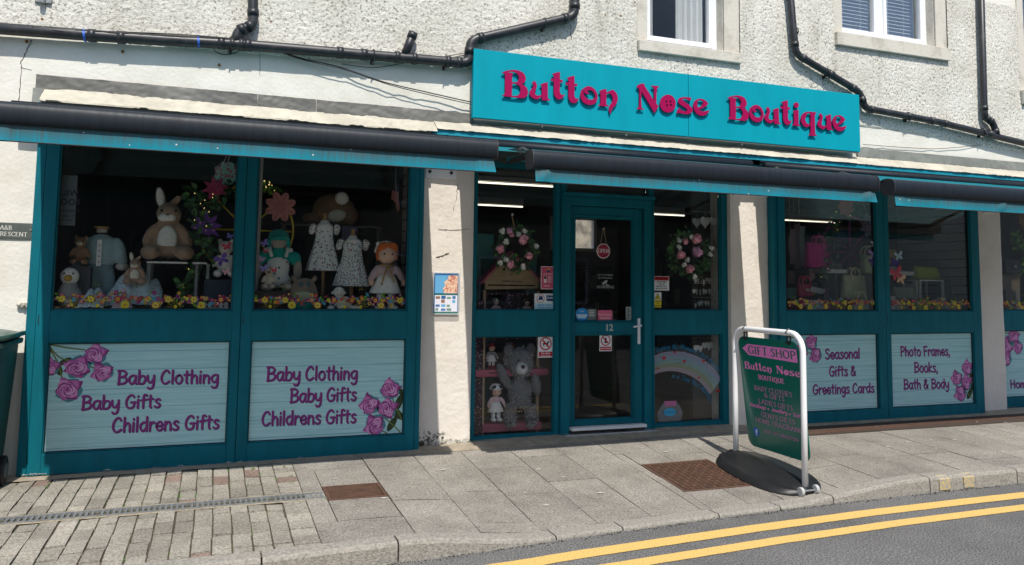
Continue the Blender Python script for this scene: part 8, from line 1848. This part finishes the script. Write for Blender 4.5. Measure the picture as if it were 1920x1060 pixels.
hung('felt_flower', 'dusty coral felt flower on top of the ivy arch', 'felt flower', 1586, 388, .28, lambda r: petals(0, 0, r, 7, .30), 15, pink_felt, string_to=(1570, 350)); hung('paper_flower', 'blue and gold paisley card flower hanging beside the second mullion', 'paper flower', 1630, 423, .28, lambda r: petals(0, 0, r, 8, .30), 18, paisley, string_to=(1606, 350)); hung('star_decoration', 'ochre card star behind the magenta backpack', 'star decoration', 1540, 452, .56, lambda r: star(0, 0, r, 7, .5, .2), 16, mat('ochre_card', (.22, .11, .02), .8)); hung('paper_flower', 'dark blue card flower half hidden behind the ivy arch', 'paper flower', 1576, 448, .5, lambda r: petals(0, 0, r, 8, .25), 15, mat('blue_card', (.04, .07, .14), .8))
def small_box(label, px0, px1, py0, py1, Y, colr, d=.06, tilt=0, cat='gift box', nm='gift_box'):
    a = at(px0, py1, Y); b = at(px1, py0, Y); mb = MB(); mb.T = Matrix.Translation(((a.x + b.x) / 2, Y, a.z)) @ Matrix.Rotation(tilt, 4, 'Y'); w = (b.x - a.x) / 2; mb.box(-w, w, 0, d, 0, b.z - a.z); t = mb.build(nm, mat('pack_%d_%d' % (px0, py0), colr, .5, var=.1, vscale=30), bevel=.003); tag(t, label, cat)
small_box('pale price card leaning at the right of the handbag pane', 1790, 1808, 565, 583, .12, (.5, .48, .42), .01, -.12, 'card', 'display_card'); small_box('white gift box on the deck before the white stand', 1772, 1783, 569, 582, .14, (.55, .57, .55)); small_box('small green jar box on the deck near the slatted wall', 1756, 1767, 571, 583, .14, (.30, .33, .18)); small_box('white tag shaped gift box low in the right pane', 1681, 1691, 570, 583, .12, (.5, .48, .45), .03); small_box('grey gift box low in the right pane beside the tag box', 1693, 1706, 568, 583, .2, (.25, .23, .22)); small_box('pale box standing on the white shelf by the second mullion', 1669, 1682, 500, 510, .48, (.5, .47, .42)); small_box('ochre box behind the pale blue butterfly', 1668, 1681, 468, 498, .56, (.30, .24, .10)); small_box('grey floral box on the short white shelf', 1568, 1580, 495, 506, .42, (.3, .28, .27)); small_box('open white book box beside the raspberry handbag', 1520, 1546, 540, 550, .3, (.52, .52, .54), .05, .15)
toy('plush_toy', 'small round pink plush toy below the magenta backpack', 'plush toy', 1519, 528, .42, 26, [('body', cloth('dusty_pink_plush', (.40, .26, .24), .2), E_(((0, 0, .5), (.42, .3, .5))), SM), eyes(-.28, .62, .14, .04)])
for lab, x0_, x1_, y0_, y1_, Y_, c_ in (('pale pink tin on the deck under the pale green shoulder bag', 1634, 1645, 566, 582, .12, (.6, .32, .36)), ('tall white bottle shaped box at the left of the right pane', 1672, 1679, 556, 583, .1, (.7, .7, .68)), ('teal gift box behind the white tag box', 1684, 1699, 550, 568, .3, (.08, .34, .34)), ('cream lidded box between the two lime pouches and the wall', 1766, 1774, 558, 582, .2, (.66, .62, .5)), ('plum gift bag beside the silver quilted handbag', 1546, 1560, 540, 562, .4, (.22, .05, .2)), ('dusty pink box on the short white shelf', 1552, 1566, 492, 506, .42, (.6, .3, .32)), ('mint green box at the far left of the handbag window', 1480, 1494, 540, 560, .46, (.3, .6, .5)), ('sand coloured box stacked behind the raspberry handbag', 1484, 1502, 508, 532, .6, (.5, .42, .3))): small_box(lab, x0_, x1_, y0_, y1_, Y_, c_)
for lab, px, p0, p1, m_ in (('grey scarf hanging at the back left of the handbag window', 1490, 420, 505, cl_mauve), ('cream scarf hanging beside the grey scarf', 1500, 425, 500, cl_white), ('rose scarf hanging beside the cream scarf', 1482, 430, 495, cl_pink)):
    a = at(px, p1, .8); b = at(px + 8, p0, .8); mb = MB(); n = 14; V = []
    for i in range(n + 1):
        for j in range(9): V.append((a.x + (b.x - a.x) * i / n + .006 * math.sin(j), .8 + .02 * math.sin(i * 1.7 + j * .4), a.z + (b.z - a.z) * j / 8))
    mb.add(V, [(i * 9 + j, (i + 1) * 9 + j, (i + 1) * 9 + j + 1, i * 9 + j + 1) for i in range(n) for j in range(8)]); mb.tube([(a.x, .8, b.z), (a.x, .8, 2.5)], .003, 5); t = mb.build('scarf', m_, smooth=True); tag(t, lab, 'scarf')
c = at(1519, 530, .42); mb = MB(); mb.box(c.x - .06, c.x + .06, .38, .50, DZ, c.z); t = mb.build('display_block', shelf_mat); tag(t, 'dark block under the small round pink plush toy', 'display block')
# --- far right bay
garland('leafy_plant', 'bright leafy plant behind the glass at the right picture edge', [(1910, 440), (1918, 460), (1925, 490), (1915, 510)], .62, .10, 120, .06, [leaf_bright, leaf_mat], False, 'plant', .3)
bag('black handbag behind the glass at the right picture edge', 1881, 1910, 488, 513, .55, blk, None, None, gold); hung('paper_flower', 'ochre card flower hanging at the right picture edge', 'paper flower', 1922, 412, .5, lambda r: petals(0, 0, r, 8, .3), 13, mat('ochre_card', (0,) * 3)); small_box('woven box under the black handbag at the right edge', 1876, 1912, 516, 545, .55, (.12, .09, .06), .2)
c = at(1890, 545, .55); mb = MB(); mb.box(c.x - .1, c.x + .14, .5, .8, DZ, c.z); t = mb.build('display_block', shelf_mat); tag(t, 'dark block under the woven box at the right edge', 'display block')
# ---------------------------------------------------------------- upstairs curtains and blinds
cur = cloth('white_curtain', (0.72, 0.72, 0.70), .05, 4, .1, 20)
def curtain(label, x0, x1, z0, z1, Y):
    mb = MB(); n = 60; V = []
    for i in range(n + 1):
        u_ = i / n; y = Y + .022 * math.sin(u_ * 31) + .01 * math.sin(u_ * 57)
        V += [(x0 + (x1 - x0) * u_, y, z0), (x0 + (x1 - x0) * u_, y, z1)]
    mb.add(V, [(2 * i, 2 * i + 2, 2 * i + 3, 2 * i + 1) for i in range(n)]); t = mb.build('curtain', cur, smooth=True); tag(t, label, 'curtain')
X22 = lambda px: at(px, 30, .3).x
curtain('white curtain hanging at the left of the upstairs window above the sign', 3.84, X22(1222), 3.75, 5.1, .31); curtain('white curtain hanging at the right of the upstairs window above the sign', X22(1268), X22(1316), 3.75, 5.1, .31)
slat = mat('blind_slat', (0.72, 0.73, 0.74), .45)
mid = at(1650, 50, .215).x
for lab, x0_, x1_ in (('grey venetian blind behind the left sash of the second upstairs window', 6.29, mid - .10), ('grey venetian blind behind the right sash of the second upstairs window', mid + .10, 7.38)):
    t = thing('venetian_blind', lab, 'venetian blind', (x0_, .29, 4.15)); z = 0.03; mb = MB()
    while z < 1.0: mb.add([(0, -.010, z), (x1_ - x0_, -.010, z), (x1_ - x0_, .012, z + .016), (0, .012, z + .016)], [(0, 1, 2, 3)]); mb.add([(0, -.0100, z - .001), (x1_ - x0_, -.0100, z - .001), (x1_ - x0_, .012, z + .015), (0, .012, z + .015)], [(3, 2, 1, 0)]); z += .042
    mb.build('slats', slat, t); mb = MB()
    for f in (.2, .75): mb.tube([((x1_ - x0_) * f, -.012, 0), ((x1_ - x0_) * f, -.012, 1.0)], .0015, 5)
    mb.build('cord', cl_white, t)
# ---------------------------------------------------------------- weeds
mb = MB()
def tuft(x, y, n, h):
    for _ in range(n):
        p = Vector((x + random.gauss(0, .008), y + random.gauss(0, .012), 0)); p.z = pave(p.x, p.y) - .006; a = random.uniform(0, 6.28); d = Vector((math.cos(a) * .5, math.sin(a) * .5, 1)) * random.uniform(.4, 1) * h; s_ = Vector((math.sin(a), -math.cos(a), 0)) * .0022
        mb.add([p - s_, p + s_, p + d], [(0, 1, 2)])
X = -3.6
while X < XB:
    for _ in range(7):
        y = random.uniform(-.95, -.13) if random.random() < .72 else random.uniform(-2.0, -1.15)
        if random.random() < .55: tuft(X, y, random.randint(4, 12), .019)
    X += .104
for (px, py, n, h) in ((475, 880, 30, .03), (533, 876, 22, .025), (545, 905, 16, .018), (735, 903, 20, .016), (610, 935, 24, .02), (870, 853, 16, .018), (957, 846, 14, .014), (700, 890, 12, .014), (1050, 838, 10, .012), (10, 885, 40, .035), (20, 882, 30, .03), (360, 905, 8, .014)):
    p = gp(px, py); tuft(p.x, p.y, n, h)
t = mb.build('joint_weeds', weed_mat); tag(t, 'small green weeds and moss growing in the paving joints', 'weeds', kind='stuff')
# grit and dry debris along the kerb
mb = MB(); grit = mat('kerb_grit', (0.05, 0.045, 0.035), .95, island=.4)
for _ in range(900):
    X = random.uniform(-.5, 9); y = kerb_y(X) - abs(random.gauss(0, .022)) - .004; r = random.uniform(.002, .006); mb.ell((X, y, ROAD_Z + r * .4), (r, r, r * .7), None, 5, 3)
t = mb.build('kerb_grit', grit); tag(t, 'dark grit and moss gathered along the foot of the kerb', 'grit', kind='stuff')
# ---------------------------------------------------------------- the other side of the street, seen only in the glass
far_wall = mat('far_render', (0.15, 0.14, 0.125), .9, var=.12, vscale=1.5); far_roof = mat('far_slate', (.10, .105, .11), .7, var=.2, vscale=4)
def far_house(label, x0, x1, y, h, m):
    t = thing('street_house', label, 'house', ((x0 + x1) / 2, y, -.2)); w = (x1 - x0) / 2; mb = MB(); mb.box(-w, w, -6, 0, 0, h); mb.build('wall', m, t)
    mb = MB(); mb.add([(-w - .2, .25, h), (w + .2, .25, h), (w + .2, -3, h + 2.2), (-w - .2, -3, h + 2.2), (-w - .2, -6.25, h), (w + .2, -6.25, h)], [(0, 1, 2, 3), (3, 2, 5, 4), (0, 3, 4), (1, 5, 2), (0, 4, 5, 1)]); mb.build('roof', far_roof, t)
    x = -w + .9
    while x < w - 1.2 and m != far_wall:
        for z in (1.0, 3.6):
            if z + 1.3 > h: continue
            mb = MB(); ring_boxes(mb, x, x + .9, z, z + 1.3, .07, .003, .05); wn_ = mb.build('window', upvc, t); mb = MB(); mb.box(x + .071, x + .829, .0025, .03, z + .071, z + 1.229); mb.build('pane', mat('far_pane', (.02, .025, .03), .1), wn_)
        x += 2.4
far_house('pale rendered house across the street, mirrored in the left glass', -9, 3.2, -13.5, 5.4, far_wall); far_house('rubble stone house across the street, mirrored in the middle glass', 3.4, 11, -13.8, 5.0, stone_rub); far_house('low pale house across the street, mirrored in the right glass', 11.2, 44, -13.2, 4.8, far_wall)
mb = MB(); mb.add([(-20, -13.2, ROAD_Z + .1), (30, -13.2, ROAD_Z + .1), (30, -11.2, ROAD_Z + .1), (-20, -11.2, ROAD_Z + .1)], [(0, 1, 2, 3)]); mb.box(-20, 30, -11.2, -11.08, ROAD_Z - .05, ROAD_Z + .1); structure(mb.build('far_pavement', kerb_mat))
